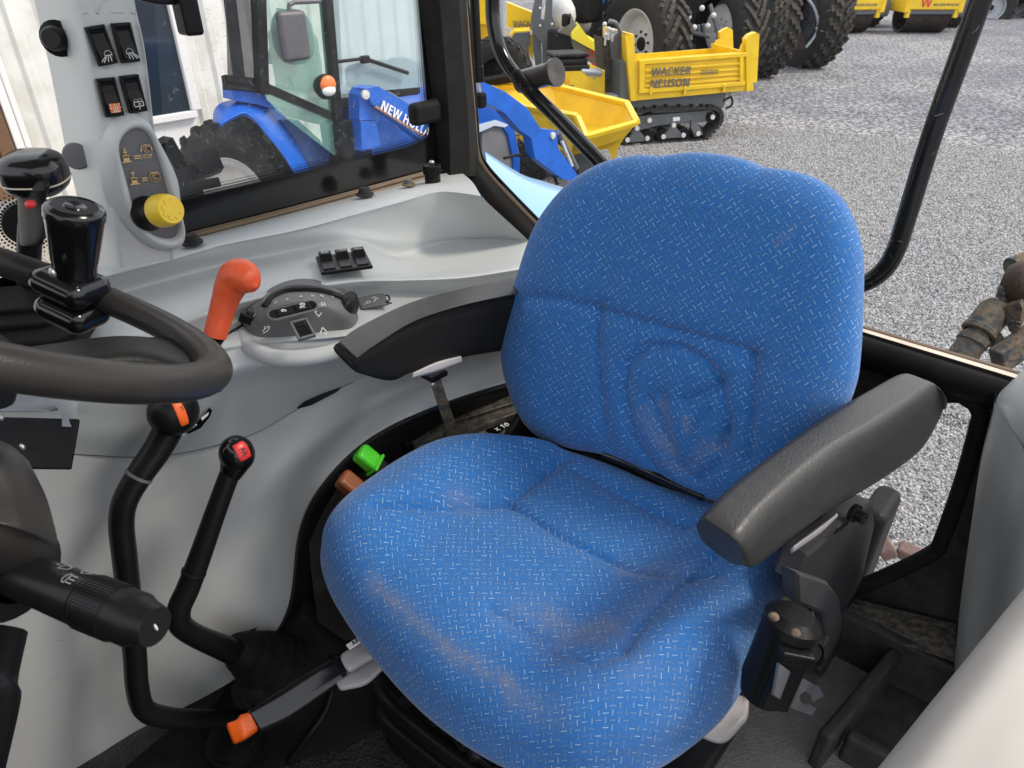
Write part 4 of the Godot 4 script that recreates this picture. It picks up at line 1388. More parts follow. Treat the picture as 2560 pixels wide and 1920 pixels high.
	var tc: Array = [[V(.0366, .597, 1.115), V(.0454, .6053, 1.14), V(.0468, .6236, 1.16), V(.037, .6441, 1.17), V(.0183, .6723, 1.17)], [V(.0334, .6063, 1.08), V(.0392, .6213, 1.1), V(.038, .6431, 1.11), V(.0224, .6712, 1.11), V(.003, .6986, 1.11)], [V(.0111, .6099, 1.04), V(.0129, .6374, 1.04), V(.0082, .6659, 1.04), V(-.0061, .6912, 1.04), V(-.0289, .7133, 1.04)], [V(-.0218, .6107, 1), V(-.0234, .6557, .98), V(-.0304, .6894, .97), V(-.0478, .7095, .97), V(-.071, .7317, .97)], [V(-.0914, .6232, .93), V(-.0841, .6752, .9), V(-.0833, .6978, .9), V(-.0919, .7137, .9), V(-.1118, .7349, .9)]]
	for r in tc: r.append(r[4] + (r[4] - r[3]) * 0.8)
	back = []
	for p in tc[0]: back.append(Vector3(p.x + 0.005, p.y - 0.01, 1.2))
	left = []
	for p in tc[4]: left.append(p + Vector3(-0.3, -0.03, 0.0))
	s.grid(loft([back] + tc + [left], 28, 30))
	put("top_cap", s, M.console, fl)
	var ds := thing("door_sill_moulding", "blurred pale beige moulding close to the camera in the bottom right corner", "moulding", V(-.0583, .6415, .5303))
	s = Shape.new()
	var sr: Array = [[V(-.0646, .6673, .7463), V(-.0499, .642, .6807), V(-.0375, .6222, .6217), V(-.0211, .5888, .5479), V(-.0048, .5539, .4728)], [V(-.065, .6943, .7062), V(-.0512, .6707, .6428), V(-.0393, .6532, .5861), V(-.0242, .6229, .5161), V(-.0095, .5914, .4453)], [V(-.0787, .7142, .672), V(-.0648, .6939, .6113), V(-.053, .6787, .5567), V(-.0378, .6518, .4893), V(-.0257, .6226, .4227)], [V(-.1023, .7246, .6385), V(-.0901, .7002, .5837), V(-.0762, .683, .5335), V(-.0631, .6592, .4705), V(-.054, .6359, .4116)], [V(-.1382, .7215, .6047), V(-.1278, .6933, .5562), V(-.1134, .6814, .502), V(-.0995, .6669, .4462), V(-.0923, .6392, .401)]]
	var drop := []
	for p in sr[0]: drop.append(p + Vector3(0.004, -0.3, 0.01))
	s.grid(loft(sr, 40, 30))
	s.grid([cr(sr[0], 40), cr(drop, 40)])
	put("shell", s, mat(lin(0.52, 0.485, 0.44), 0.6, 0.0, "fine", 0.06, "", 6.0), ds)

	# black liner of the wheel arch between console and seat, with the dusty lever plate on top
	var wl := thing("wheel_arch_liner", "black plastic wheel arch liner between the grey console and the blue seat", "liner", V(.82, .2423, .3899))
	s = Shape.new()
	s.grid(loft([[V(.897, .0814, .2783), V(.867, .1886, .3748), V(.837, .3801, .4175), V(.812, .4703, .4715), V(.792, .5155, .5635), V(.777, .5115, .7161), V(.762, .4712, .9392)], [V(.885, .0884, .2823), V(.855, .1926, .375), V(.823, .3841, .4155), V(.8, .471, .469), V(.78, .5163, .5579), V(.765, .5105, .7082), V(.75, .4706, .9247)], [V(.89, .0684, .2969), V(.87, .1383, .3924), V(.84, .3077, .4359), V(.812, .4143, .4904), V(.79, .4779, .5768), V(.775, .4812, .7202), V(.76, .4389, .9377)], [V(.9, .0064, .3132), V(.88, .055, .4242), V(.855, .2302, .4718), V(.83, .354, .5248), V(.81, .4334, .6037), V(.795, .4493, .7421), V(.78, .4069, .9628)]], 60, 20))
	put("edge_band", s, M.black, wl)
	s = Shape.new()
	s.grid(loft([[V(.8276, .47, .6003), V(.8014, .465, .739), V(.7464, .46, .9208)], [V(.8508, .43, .5434), V(.7968, .43, .7376), V(.7432, .43, .9178)], [V(.8326, .4, .5079), V(.7864, .4, .7308), V(.7305, .4, .9034)], [V(.7664, .39, .4886), V(.7421, .39, .6914), V(.688, .39, .8526)]], 30, 16))
	var dp := put("dusty_plate", s, M.dusty, wl)
	for q in [[V(.8289, .449, .6216), V(.7941, .444, .7409), V(.7471, .438, .9038)], [V(.8284, .43, .5781), V(.7839, .424, .7296), V(.7406, .42, .8964)]]:
		s = Shape.new()
		s.tube(arr(cr(q, 16)), 0.0025, 6)
		put("ridge", s, M.dusty, dp)
	var sf := face([V(.7458, .42, .7842), V(.7367, .42, .8235), V(.7263, .42, .8187), V(.7322, .42, .7827)])
	s = Shape.new()
	s.t = sf[0]
	s.box(Vector3(sf[1] * 1.6, sf[2] * 1.8, 0.002), Vector3(0, 0, 0.004), 0.0005)
	put("sticker", s, M.gloss, dp)
	text("x 10", 0.012, sf[0] * Transform3D(Basis.IDENTITY, Vector3(0, 0, 0.0055)), M.white, dp, "lettering", true, 0.0003)
	s = Shape.new()
	s.grid(loft([[V(.84, .4121, .4424), V(.82, .4401, .4566), V(.8, .4545, .4916), V(.79, .4532, .5161)], [V(.83, .3072, .4206), V(.81, .2983, .4498), V(.79, .2797, .4915), V(.78, .2537, .534)], [V(.83, .1129, .4076), V(.81, .0953, .4438), V(.79, .068, .4901), V(.78, .0317, .5372)]], 16, 16))
	put("inner_cover", s, M.blackdust, wl)
	s = Shape.new()
	s.lathe([Vector2(0.026, 0), Vector2(0.026, 0.004), Vector2(0.02, 0.006), Vector2(0.0185, 0.03), Vector2(0.014, 0.034), Vector2(0, 0.034)], 20, Transform3D(Basis.IDENTITY, V(.821, .425, .627)))
	for k in 4:
		var a := TAU * k / 4
		s.box(Vector3(0.006, 0.024, 0.006), V(.821, .425, .627) + Vector3(cos(a) * 0.019, 0.018, sin(a) * 0.019), 0.002)
	put("knob", s, M.gloss, wl).set_meta("label", "glossy black knob on the dusty plate")


func near_line(p: Vector2, l: Array) -> float:   # distance from a polyline
	var best := 1e9
	for i in l.size() - 1:
		var a: Vector2 = l[i]
		var d: Vector2 = l[i + 1] - a
		var t := clampf((p - a).dot(d) / d.length_squared(), 0.0, 1.0)
		best = minf(best, p.distance_to(a + d * t))
	return best

func soiled(strokes_: Array, seed_: int) -> StandardMaterial3D:   # the moquette with ground-in dirt; strokes are [line in 0..1, width, strength]
	var m: StandardMaterial3D = M.fabric.duplicate()
	var f := FastNoiseLite.new()
	f.seed = seed_
	f.frequency = 0.02
	f.fractal_octaves = 5
	f.fractal_gain = 0.7
	var im := Image.create(640, 640, false, Image.FORMAT_RGBA8)
	var fine := FastNoiseLite.new()
	fine.seed = seed_ + 3
	fine.frequency = 0.25
	var rng := RandomNumberGenerator.new()
	rng.seed = seed_
	for y in 640:
		for x in 640:
			var p := Vector2(x, y) / 640.0
			var a := 0.015 + 0.03 * f.get_noise_2d(x * 0.36, y * 0.36)
			for k in strokes_:
				var d := near_line(p, k[0])
				if d < k[1] * 2.2:
					a += k[2] * exp(-pow(d / k[1], 2.0)) * clampf(0.6 + 0.9 * f.get_noise_2d(x * 0.6, y * 0.6) + 0.5 * fine.get_noise_2d(x, y), 0.0, 1.4)
			im.set_pixel(x, y, Color(0.53, 0.495, 0.455, clampf(a * 0.72 * (0.25 + 1.5 * rng.randf()), 0.0, 0.8)))
	m.detail_enabled = true
	m.detail_blend_mode = BaseMaterial3D.BLEND_MODE_MIX
	m.detail_uv_layer = BaseMaterial3D.DETAIL_UV_2
	m.detail_albedo = ImageTexture.create_from_image(im)
	return m

func build_seat():
	var seat := thing("driver_seat", "blue patterned fabric driver seat with black armrests, worn and soiled", "seat", Vector3(0.42, 0.0, 0.58))
	# ---- cushion ----
	var rim := [V(.5351, .505, .7403), V(.5594, .525, .7186), V(.5929, .535, .6893), V(.6425, .535, .6497), V(.6792, .535, .5974), V(.6943, .53, .5278), V(.7004, .515, .4543), V(.6998, .497, .4045), V(.6852, .48, .371), V(.6529, .46, .3497), V(.592, .445, .3357), V(.5153, .435, .3258), V(.4245, .43, .3209), V(.3418, .425, .3311), V(.2795, .425, .3495), V(.2284, .43, .3731), V(.1862, .44, .421), V(.1617, .445, .4803), V(.1461, .455, .5514), V(.152, .465, .6282), V(.1569, .48, .6807), V(.1653, .49, .7204), V(.1853, .5, .7512), V(.2257, .51, .7728), V(.2698, .515, .7753), V(.3099, .515, .7681), V(.3765, .51, .7584), V(.4606, .505, .7557)]
	var e := cr(arr(rim), 300, true)
	var ctr := Vector3(0.42, 0, 0.56)
	var gr := []
	for l in [[V(.5255, .53, .716), V(.5273, .53, .6549), V(.5271, .53, .5853), V(.562, .53, .5244), V(.5961, .53, .472), V(.627, .53, .4262)], [V(.531, .525, .5897), V(.4283, .525, .5828), V(.3316, .525, .5938), V(.258, .525, .6088), V(.2201, .525, .6206)], [V(.4947, .52, .7069), V(.4056, .52, .7048), V(.3018, .52, .707)], [V(.2333, .53, .6649), V(.2462, .53, .5873), V(.2478, .53, .5178), V(.2486, .53, .4696)], [V(.402, .525, .4183), V(.3161, .525, .4257), V(.2618, .525, .4353), V(.2462, .525, .4628)]]:
		var k := []
		for q in l: k.append(Vector2(q.x, q.z))
		gr.append(k)
	var depth := [0.014, 0.011, 0.011, 0.012, 0.007]
	var s := Shape.new()
	var rows := []
	var flatuv := []
	var steps := 100
	for j in steps:
		var f := pow(float(j) / (steps - 1), 0.8)
		var row := PackedVector3Array()
		var fu := PackedVector2Array()
		for q in e:
			var p := Vector3(lerpf(ctr.x, q.x, f), 0, lerpf(ctr.z, q.z, f))
			var d := (1.0 - f) * Vector2(q.x - ctr.x, q.z - ctr.z).length()
			var frontness := clampf((0.62 - q.z) / 0.25, 0.0, 1.0)
			var rw := lerpf(0.055, 0.12, frontness)
			var k := clampf(1.0 - d / rw, 0.0, 1.0)
			var sh := 1.0 - sqrt(maxf(0.0, 1.0 - k * k))
			var u := (p.x - 0.425) / 0.26
			var h := 0.517 + 0.034 * smoothstep(0.42, 0.85, absf(u)) + 0.008 * smoothstep(0.5, 0.36, p.z)
			h -= 0.012 * exp(-pow((p.z - 0.62) / 0.09, 2.0)) * smoothstep(0.7, 0.3, absf(u))
			for i in gr.size():
				var dd := near_line(Vector2(p.x, p.z), gr[i])
				if dd < 0.04: h -= depth[i] * (0.6 * exp(-pow(dd / 0.006, 2.0)) + 0.4 * exp(-pow(dd / 0.018, 2.0)))
			h -= 0.0
			p.y = lerpf(h, q.y, sh)
			row.append(p)
			var out := Vector2(q.x - ctr.x, q.z - ctr.z).normalized()
			fu.append(Vector2(p.x, p.z) + out * sh * (0.517 - q.y) * 0.8)
		rows.append(row)
		flatuv.append(fu)
	for q in [[0.004, -0.012, 0.0], [0.002, -0.03, 0.0], [-0.01, -0.045, 0.0], [-0.05, -0.05, 0.0]]:
		var row := PackedVector3Array()
		var fu := PackedVector2Array()
		for i in e.size():
			var out := Vector2(e[i].x - ctr.x, e[i].z - ctr.z).normalized()
			row.append(e[i] + Vector3(out.x * q[0], q[1], out.y * q[0]))
			fu.append(flatuv[steps - 1][i] + out * -q[1])
		rows.append(row)
		flatuv.append(fu)
	s.grid(rows, 1.0, true)
	s.u2.resize(s.v.size())
	var k0 := 0
	for r in flatuv:
		for q in r:
			s.u[k0] = q.rotated(0.76) * 7.6
			s.u2[k0] = Vector2((q.x - 0.1) / 0.66, (q.y - 0.2) / 0.66)
			k0 += 1
	var m2 := func(l: Array) -> Array:
		var o := []
		for q in l: o.append(Vector2((q.x - 0.1) / 0.66, (q.z - 0.2) / 0.66))
		return o
	put("cushion", s, soiled([
		[m2.call([V(.5616, .525, .3402), V(.4708, .525, .3338), V(.391, .525, .3347), V(.329, .525, .346)]), 0.022, 0.75],
		[m2.call([V(.3114, .525, .3393), V(.2776, .525, .3448), V(.2478, .525, .3536)]), 0.03, 0.3],
		[m2.call([V(.3681, .525, .4523), V(.3144, .525, .4531), V(.2802, .525, .4685)]), 0.035, 0.42],
		[m2.call([V(.2867, .525, .4776), V(.2621, .525, .5069), V(.2594, .525, .5732)]), 0.035, 0.32],
		[m2.call([V(.318, .525, .5918), V(.2614, .525, .6147)]), 0.03, 0.42],
		[m2.call([V(.5735, .545, .5287), V(.5476, .545, .5345)]), 0.03, 0.3],
		[m2.call([V(.3778, .525, .4199), V(.2978, .525, .4171), V(.2303, .525, .4431)]), 0.05, 0.2],
		[m2.call([V(.1802, .54, .6093), V(.1709, .54, .5421), V(.1784, .54, .4682)]), 0.07, 0.14]], 4), seat)
	# ---- backrest ----
	var bo := [V(.5409, .4986, .7578), V(.6021, .4937, .7566), V(.6471, .5123, .7612), V(.6817, .5498, .7706), V(.703, .5839, .779), V(.712, .6128, .7862), V(.7148, .6714, .8009), V(.7068, .731, .8157), V(.6905, .808, .8349), V(.6651, .8581, .8474), V(.6312, .898, .8574), V(.5853, .9302, .8654), V(.5356, .9468, .8695), V(.5003, .9514, .8707), V(.4578, .9626, .8735), V(.4096, .9668, .8745), V(.3778, .9648, .874), V(.3587, .9614, .8732), V(.3237, .9628, .8735), V(.2885, .9585, .8725), V(.2567, .9438, .8688), V(.2322, .9187, .8625), V(.2119, .8842, .8539), V(.193, .8273, .8397), V(.1785, .7763, .827), V(.1721, .7407, .8181), V(.1747, .6921, .806), V(.1907, .6414, .7934), V(.2158, .5864, .7797), V(.2491, .5476, .77), V(.2972, .5261, .7646), V(.3742, .5212, .7634), V(.477, .5143, .7617)]
	var be := cr(arr(bo), 300, true)
	var nn := Vector3(0, sin(deg_to_rad(14.0)), -cos(deg_to_rad(14.0)))
	var ey := Vector3(0, cos(deg_to_rad(14.0)), sin(deg_to_rad(14.0)))
	var o0 := Vector3(0.41, 0.53, 0.745) - nn * 0.02
	var c2 := Vector2(0.02, 0.235)
	var to2 := func(l) -> Array:
		var o := []
		for q in l: o.append(Vector2(q.x - o0.x, (q - o0).dot(ey)))
		return o
	var e2: Array = to2.call(be)
	var bg := [to2.call([V(.6743, .7172, .7814), V(.6058, .7362, .7861), V(.5345, .7393, .7869), V(.4572, .7446, .7882), V(.3942, .7474, .7889), V(.3284, .7541, .7906), V(.2936, .7508, .7898)]), to2.call([V(.5345, .7393, .7869), V(.5236, .6907, .7748), V(.5015, .6361, .7612), V(.464, .5478, .7391)]), to2.call([V(.2936, .7508, .7898), V(.2781, .6972, .7764), V(.256, .622, .7576)]),
		to2.call([V(.3748, .5427, .7378), V(.4269, .5833, .748), V(.4588, .6396, .762), V(.4654, .68, .7721), V(.4416, .7119, .7801), V(.395, .7286, .7842), V(.3509, .7229, .7828), V(.3257, .7013, .7774), V(.3389, .6822, .7726), V(.3633, .6613, .7674)]), to2.call([V(.4162, .6437, .763), V(.3772, .5983, .7517), V(.3474, .5619, .7426), V(.3156, .5613, .7425), V(.2908, .6003, .7522), V(.2955, .6451, .7634)]), to2.call([V(.3257, .7013, .7774), V(.3001, .6604, .7672), V(.2971, .6212, .7574)]), to2.call([V(.343, .5689, .7444), V(.3811, .6121, .7552), V(.4018, .6582, .7667)]), to2.call([V(.3326, .5811, .7474), V(.341, .6229, .7579), V(.3294, .6601, .7671)])]
	var bd := [0.010, 0.012, 0.012, 0.012, 0.010, 0.011, 0.009, 0.009]
	s = Shape.new()
	rows = []
	flatuv = []
	for j in steps:
		var f := pow(float(j) / (steps - 1), 0.8)
		var row := PackedVector3Array()
		var fu := PackedVector2Array()
		for q in e2:
			var p: Vector2 = c2.lerp(q, f)
			var d: float = (1.0 - f) * c2.distance_to(q)
			var k := clampf(1.0 - d / 0.075, 0.0, 1.0)
			var sh := 1.0 - sqrt(maxf(0.0, 1.0 - k * k))
			var h := 0.035 + 0.012 * smoothstep(0.45, 0.8, absf(p.x / 0.27)) - 0.008 * exp(-pow((p.y - 0.2) / 0.12, 2.0))
			for i in bg.size():
				var dd := near_line(p, bg[i])
				if dd < 0.04: h -= bd[i] * (0.6 * exp(-pow(dd / 0.006, 2.0)) + 0.4 * exp(-pow(dd / 0.018, 2.0)))
			h *= 1.0 - sh
			row.append(o0 + Vector3(p.x, 0, 0) + ey * p.y + nn * h)
			fu.append(p + (q - c2).normalized() * sh * 0.03)
		rows.append(row)
		flatuv.append(fu)
	for q in [[0.0, -0.012], [-0.008, -0.028], [-0.024, -0.045], [-0.06, -0.055], [-0.2, -0.06]]:
		var row := PackedVector3Array()
		var fu := PackedVector2Array()
		for i in e2.size():
			var out: Vector2 = (e2[i] - c2).normalized()
			row.append(be[i] + Vector3(out.x, 0, 0) * q[0] + ey * out.y * q[0] + nn * q[1])
			fu.append(flatuv[steps - 1][i] - out * q[1])
		rows.append(row)
		flatuv.append(fu)
	s.grid(rows, 1.0, true)
	s.u2.resize(s.v.size())
	k0 = 0
	for r in flatuv:
		for q in r:
			s.u[k0] = q.rotated(0.82) * 7.6
			s.u2[k0] = Vector2((q.x + 0.3) / 0.6, 1.0 - (q.y + 0.06) / 0.6)
			k0 += 1
	var m3 := func(l) -> Array:
		var o := []
		for q in to2.call(l): o.append(Vector2((q.x + 0.3) / 0.6, 1.0 - (q.y + 0.06) / 0.6))
		return o
	put("backrest", s, soiled([
		[m3.call([V(.4169, .622, .7576), V(.3905, .5988, .7519), V(.3667, .5843, .7482)]), 0.018, 0.6], [m3.call([V(.3969, .6452, .7634), V(.3787, .6222, .7577)]), 0.014, 0.55], [m3.call([V(.3553, .6379, .7616), V(.3492, .6255, .7585)]), 0.012, 0.5],
		[m3.call([V(.3282, .5832, .7479), V(.3182, .6119, .7551), V(.2979, .6238, .7581)]), 0.018, 0.4], [m3.call([V(.3729, .5595, .7421), V(.3346, .5616, .7426)]), 0.012, 0.45], [m3.call([V(.3015, .8911, .8247), V(.2879, .9105, .8296)]), 0.01, 0.25], [m3.call([V(.1773, .7413, .7874), V(.1867, .712, .7801)]), 0.04, 0.2]], 9), seat)
	# shell behind the backrest and the pan under the cushion
	s = Shape.new()
	rows = []
	for q in [[0.86, -0.05], [0.85, -0.075], [0.78, -0.1], [0.5, -0.105], [0.02, -0.105]]:
		var row := PackedVector3Array()
		for i in e2.size():
			var p: Vector2 = c2.lerp(e2[i], q[0] * 0.97)
			row.append(o0 + Vector3(p.x, 0, 0) + ey * p.y + nn * q[1])
		rows.append(row)
	s.grid(rows, 1.0, true)
	put("back_shell", s, M.black, seat)
	s = Shape.new()
	s.box(Vector3(0.42, 0.05, 0.40), Vector3(0.42, 0.40, 0.60), 0.02)
	s.box(Vector3(0.36, 0.06, 0.06), Vector3(0.42, 0.47, 0.79), 0.015)
	put("seat_pan", s, M.black, seat)
	s = Shape.new()
	s.tube(arr(cr([V(.4726, .5248, .7489), V(.4087, .5304, .7503), V(.3546, .5323, .7507), V(.3037, .5341, .7512)], 16)), [0.006, 0.006, 0.006, 0.006, 0.005, 0.004, 0.005, 0.006, 0.006, 0.005, 0.006, 0.006, 0.005, 0.006, 0.006, 0.006], 8)
	put("torn_edging", s, M.gloss, seat)
	# hinge brackets between cushion and backrest
	for x in [0.645, 0.185]:
		s = Shape.new()
		s.prism(PackedVector2Array([Vector2(0.70, 0.42), Vector2(0.80, 0.42), Vector2(0.88, 0.66), Vector2(0.83, 0.68), Vector2(0.77, 0.56), Vector2(0.70, 0.5)]), 0.012, Transform3D(Basis(Vector3(0, 0, 1), Vector3(0, 1, 0), Vector3(-1, 0, 0)), Vector3(x, 0, 0)), 0.002)
		put("hinge_bracket", s, M.machineblack, seat)
	# ---- armrests ----
	s = square_loft([[V(.7581, .722, .482), V(.7047, .716, .4729), V(.7, .7111, .4711)], [V(.7483, .735, .4835), V(.6917, .732, .4717), V(.7, .6974, .482)], [V(.7491, .742, .5284), V(.6943, .74, .5189), V(.7, .6595, .5357)], [V(.7505, .744, .6226), V(.7003, .742, .5898), V(.7, .6552, .5774)], [V(.7382, .738, .7125), V(.6892, .738, .6753), V(.7, .6347, .6813)], [V(.7298, .72, .8381), V(.6817, .72, .785), V(.695, .6019, .801)], [V(.7132, .7, .9576), V(.6705, .7, .9023), V(.69, .5721, .9363)]], 0.24, 60, 0.5)
	var ar := put("armrest", s, M.armdark, seat)
	ar.set_meta("label", "armrest on the console side")
	s = square_loft([[V(.7337, .742, .4777), V(.6835, .739, .4683), V(.6854, .736, .4694)], [V(.7373, .748, .52), V(.6852, .746, .5107), V(.6871, .743, .5119)], [V(.7386, .75, .6126), V(.6925, .748, .5825), V(.6943, .745, .5839)], [V(.7265, .744, .7012), V(.6826, .744, .6681), V(.6842, .741, .6696)], [V(.7185, .726, .8252), V(.6756, .726, .777), V(.6769, .723, .7785)]], 0.3, 40, 0.3)
	put("top_pad", s, M.arm, ar)
	s = square_loft([[V(.715, .6507, .5865), V(.696, .6653, .5709), V(.696, .6555, .5699)], [V(.715, .6484, .6314), V(.694, .6646, .6129), V(.694, .647, .6132)], [V(.715, .6377, .6812), V(.696, .6527, .6631), V(.696, .6393, .6641)]], 0.3, 16, 0.4)
	put("adjuster", s, M.handle, ar)
	s = square_loft([[V(.742, .6222, .6341), V(.734, .6172, .6522), V(.732, .6174, .6503)], [V(.742, .571, .6464), V(.734, .5683, .6639), V(.732, .5685, .6619)], [V(.742, .5017, .6642), V(.734, .5003, .6819), V(.732, .5006, .68)], [V(.742, .4405, .6744), V(.734, .4412, .6912), V(.732, .4415, .6893)]], 0.2, 20, 0.2)
	var st := put("support_strap", s, M.rusty, ar)
	for q in [V(.728, .6019, .634), V(.728, .4661, .6691)]:
		s = Shape.new()
		s.ball(Vector3(0.004, 0.006, 0.006), q, 10)
		put("rivet", s, M.steel, st)
	s = Shape.new()
	s.box(Vector3(0.03, 0.01, 0.035), V(.735, .6134, .6432), 0.003)
	put("socket", s, M.satin, st)
	s = square_loft([[V(.2104, .72, .5082), V(.159, .715, .5016), V(.156, .6821, .5179)], [V(.2071, .738, .5029), V(.1528, .735, .4959), V(.154, .6472, .558)], [V(.2063, .742, .5585), V(.1517, .74, .5482), V(.146, .6307, .6295)], [V(.1966, .742, .6475), V(.1402, .738, .679), V(.127, .6335, .7189)], [V(.1862, .738, .7543), V(.1194, .733, .7682), V(.115, .5703, .8889)], [V(.1725, .73, .8491), V(.1046, .726, .8596), V(.104, .5057, 1.104)], [V(.1566, .722, .9277), V(.099, .716, .9389), V(.099, .5633, 1.114)], [V(.1461, .71, .9623), V(.0933, .705, .9517), V(.098, .6145, 1.072)]], 0.3, 70, 0.5)
	var al := put("armrest", s, M.arm, seat)
	al.set_meta("label", "armrest on the door side")
	s = square_loft([[V(.165, .5575, .7195), V(.138, .6626, .6017), V(.138, .6411, .618)], [V(.165, .5208, .8112), V(.132, .6547, .6501), V(.132, .6267, .6756)], [V(.165, .4822, .906), V(.13, .6323, .7153), V(.13, .6156, .7286)]], 0.3, 16, 0.4)
	put("adjuster", s, M.handle, al)
	var poly := func(l: Array, th: float, x: float) -> Shape:   # a plate across x
		var pts := PackedVector2Array()
		for q in l: pts.append(Vector2(q.z, q.y))
		var sh := Shape.new()
		sh.prism(pts, th, Transform3D(Basis(Vector3(0, 0, 1), Vector3(0, 1, 0), Vector3(-1, 0, 0)), Vector3(x, 0, 0)), 0.004)
		return sh
	s = poly.call([V(.15, .5988, .6685), V(.15, .5566, .779), V(.15, .5312, .8519), V(.15, .4586, 1.002), V(.15, .3442, 1.1), V(.15, .1646, 1.179), V(.15, .002, 1.248), V(.15, -.0799, 1.268), V(.15, .0524, 1.136), V(.15, .2403, .9849), V(.15, .4442, .7754), V(.15, .5692, .6495)], 0.03, 0.165)
	var sup := put("armrest_support", s, mat(lin(0.022, 0.022, 0.025), 0.5, 0.0, "fine", 0.15, "blotch", 5.0), seat)
	s = poly.call([V(.14, .6451, .5849), V(.14, .476, .7739), V(.14, .3312, .9093), V(.14, .1667, 1.031), V(.14, -.0645, 1.151), V(.14, -.0629, 1.086), V(.14, .142, .9321), V(.14, .2118, .9357), V(.14, .3744, .8179), V(.14, .5576, .6321)], 0.02, 0.142)
	put("support_cover", s, mat(lin(0.045, 0.045, 0.052), 0.5, 0.0, "fine", 0.15, "blotch", 5.0), sup)
	s = Shape.new()
	s.lathe([Vector2(0.013, 0), Vector2(0.013, 0.006), Vector2(0.0085, 0.007), Vector2(0.0085, 0.018), Vector2(0.004, 0.019), Vector2(0, 0.016)], 20, along(V(.133, .5497, .8397), V(.133, .5497, .8397) + Vector3(-1, 0.1, -0.3)))
	put("knob", s, M.satin, sup)
	text("GRAMMER", 0.008, frame(V(.129, .5699, .7758), Vector3(-1, 0.05, -0.05), Vector3(0, 1, 0.3)), M.satin, sup, "lettering", true, 0.0006)
	s = poly.call([V(.135, .4163, .8523), V(.135, .3095, .9506), V(.135, .1823, 1.054), V(.135, .1109, 1.085), V(.135, .1232, 1.041), V(.135, .2225, .9287), V(.135, .2672, .9121), V(.135, .2839, .9256)], 0.016, 0.155)
	put("recline_lever", s, mat(lin(0.62, 0.56, 0.46), 0.5), seat)
	# ---- levers under the cushion ----
	s = square_loft([[V(.6016, .36, .3252), V(.5697, .36, .3158), V(.5737, .345, .3201)], [V(.5968, .36, .3543), V(.5654, .36, .3468), V(.5692, .342, .3511)], [V(.5848, .36, .4068), V(.5481, .36, .3975), V(.5515, .342, .4024)]], 0.35, 20, 0.5)
	put("height_lever", s, M.handle, seat).set_meta("label", "upper pale grey lever")
	s = square_loft([[V(.5925, .325, .3075), V(.5753, .325, .3027), V(.58, .312, .3056)], [V(.5879, .33, .3324), V(.5581, .33, .3265), V(.5625, .315, .33)], [V(.5837, .335, .3693), V(.557, .335, .3618), V(.5613, .32, .3658)]], 0.35, 20, 0.5)
	put("slide_lever", s, M.handle, seat).set_meta("label", "lower pale grey lever")
	s = square_loft([[V(.1537, .34, .6473), V(.1392, .34, .614), V(.1385, .325, .6184)], [V(.1611, .34, .6448), V(.148, .34, .5685), V(.1485, .322, .5755)], [V(.1996, .34, .6392), V(.1908, .34, .5536), V(.192, .322, .5602)]], 0.3, 20, 0.5)
	put("swivel_lever", s, M.handle, seat).set_meta("label", "wide pale grey lever on the door side")
	# label stub beside them
	s = Shape.new()
	var lf := face([V(.5981, .372, .3299), V(.5918, .372, .3734), V(.5832, .372, .37), V(.5883, .372, .3265)])
	s.t = lf[0]
	s.box(Vector3(lf[1], lf[2], 0.003), Vector3.ZERO, 0.001)
	var stk := put("label_strip", s, M.white, seat)
	text("AND PARK", 0.0062, lf[0] * Transform3D(Basis.IDENTITY, Vector3(0.006, 0, 0.002)), M.gloss, stk, "lettering", true, 0.0003)
	# ---- seat belt retractor ----
	var ra := V(.112, .5926, .576)
	var rb := V(.115, .4882, .5499)
	var rl := ra.distance_to(rb)
	s = Shape.new()
	s.lathe([Vector2(0, -0.006), Vector2(0.02, -0.006), Vector2(0.03, 0.002), Vector2(0.031, 0.012), Vector2(0.029, 0.014), Vector2(0.029, rl * 0.8), Vector2(0.024, rl), Vector2(0, rl)], 28, along(ra, rb))
	var ret := put("belt_retractor", s, M.satin, seat)
	var fr := along(ra, rb)
	s = Shape.new()
	s.t = Transform3D(Basis(fr.basis.y.cross(-fwd_()).normalized(), fr.basis.y, -fwd_()).orthonormalized(), (ra + rb) * 0.5)
	s.box(Vector3(0.03, rl * 0.62, 0.014), Vector3(0.0, 0.008, 0.03), 0.004)
	s.box(Vector3(0.036, 0.012, 0.02), Vector3(0.0, -rl * 0.3, 0.03), 0.003)
	put("webbing_mouth", s, M.satin, ret)
	for q in [V(.099, .732, .4342), V(.087, .6844, .4742)]:
		s = Shape.new()
		s.ball(Vector3(0.0045, 0.003, 0.0045), q, 12)
		put("screw_cap", s, M.rusty, ret)
	s = Shape.new()
	s.lathe([Vector2(0, 0), Vector2(0.019, 0), Vector2(0.019, 0.022), Vector2(0.015, 0.025), Vector2(0.013, 0.021), Vector2(0, 0.021)], 24, along(V(.11, .3962, .7198), V(.092, .4646, .6716)))
	put("spring_cap", s, M.satin, ret)
	var tong := [V(.092, .6372, .4747), V(.092, .5178, .5724), V(.092, .2638, .7906), V(.092, .1501, .8749), V(.092, .2343, .7849), V(.092, .3159, .7255), V(.092, .3779, .6751), V(.092, .4084, .6411), V(.092, .3809, .6557), V(.092, .3156, .7064), V(.092, .257, .7586), V(.092, .1492, .8452), V(.092, .1588, .8202), V(.092, .3852, .6349), V(.092, .57, .4925)]
	var tp := PackedVector2Array()
	var t0: Vector3 = tong[0]
	var tx := (V(.092, .2638, .7906) - t0).normalized()
	var ty := (V(.092, .57, .4925) - t0)
	ty = (ty - tx * ty.dot(tx)).normalized()
	for q in tong: tp.append(Vector2((q - t0).dot(tx), (q - t0).dot(ty)))
	s = Shape.new()
	s.prism(tp, 0.003, Transform3D(Basis(tx, ty, tx.cross(ty)), t0), 0.0008)
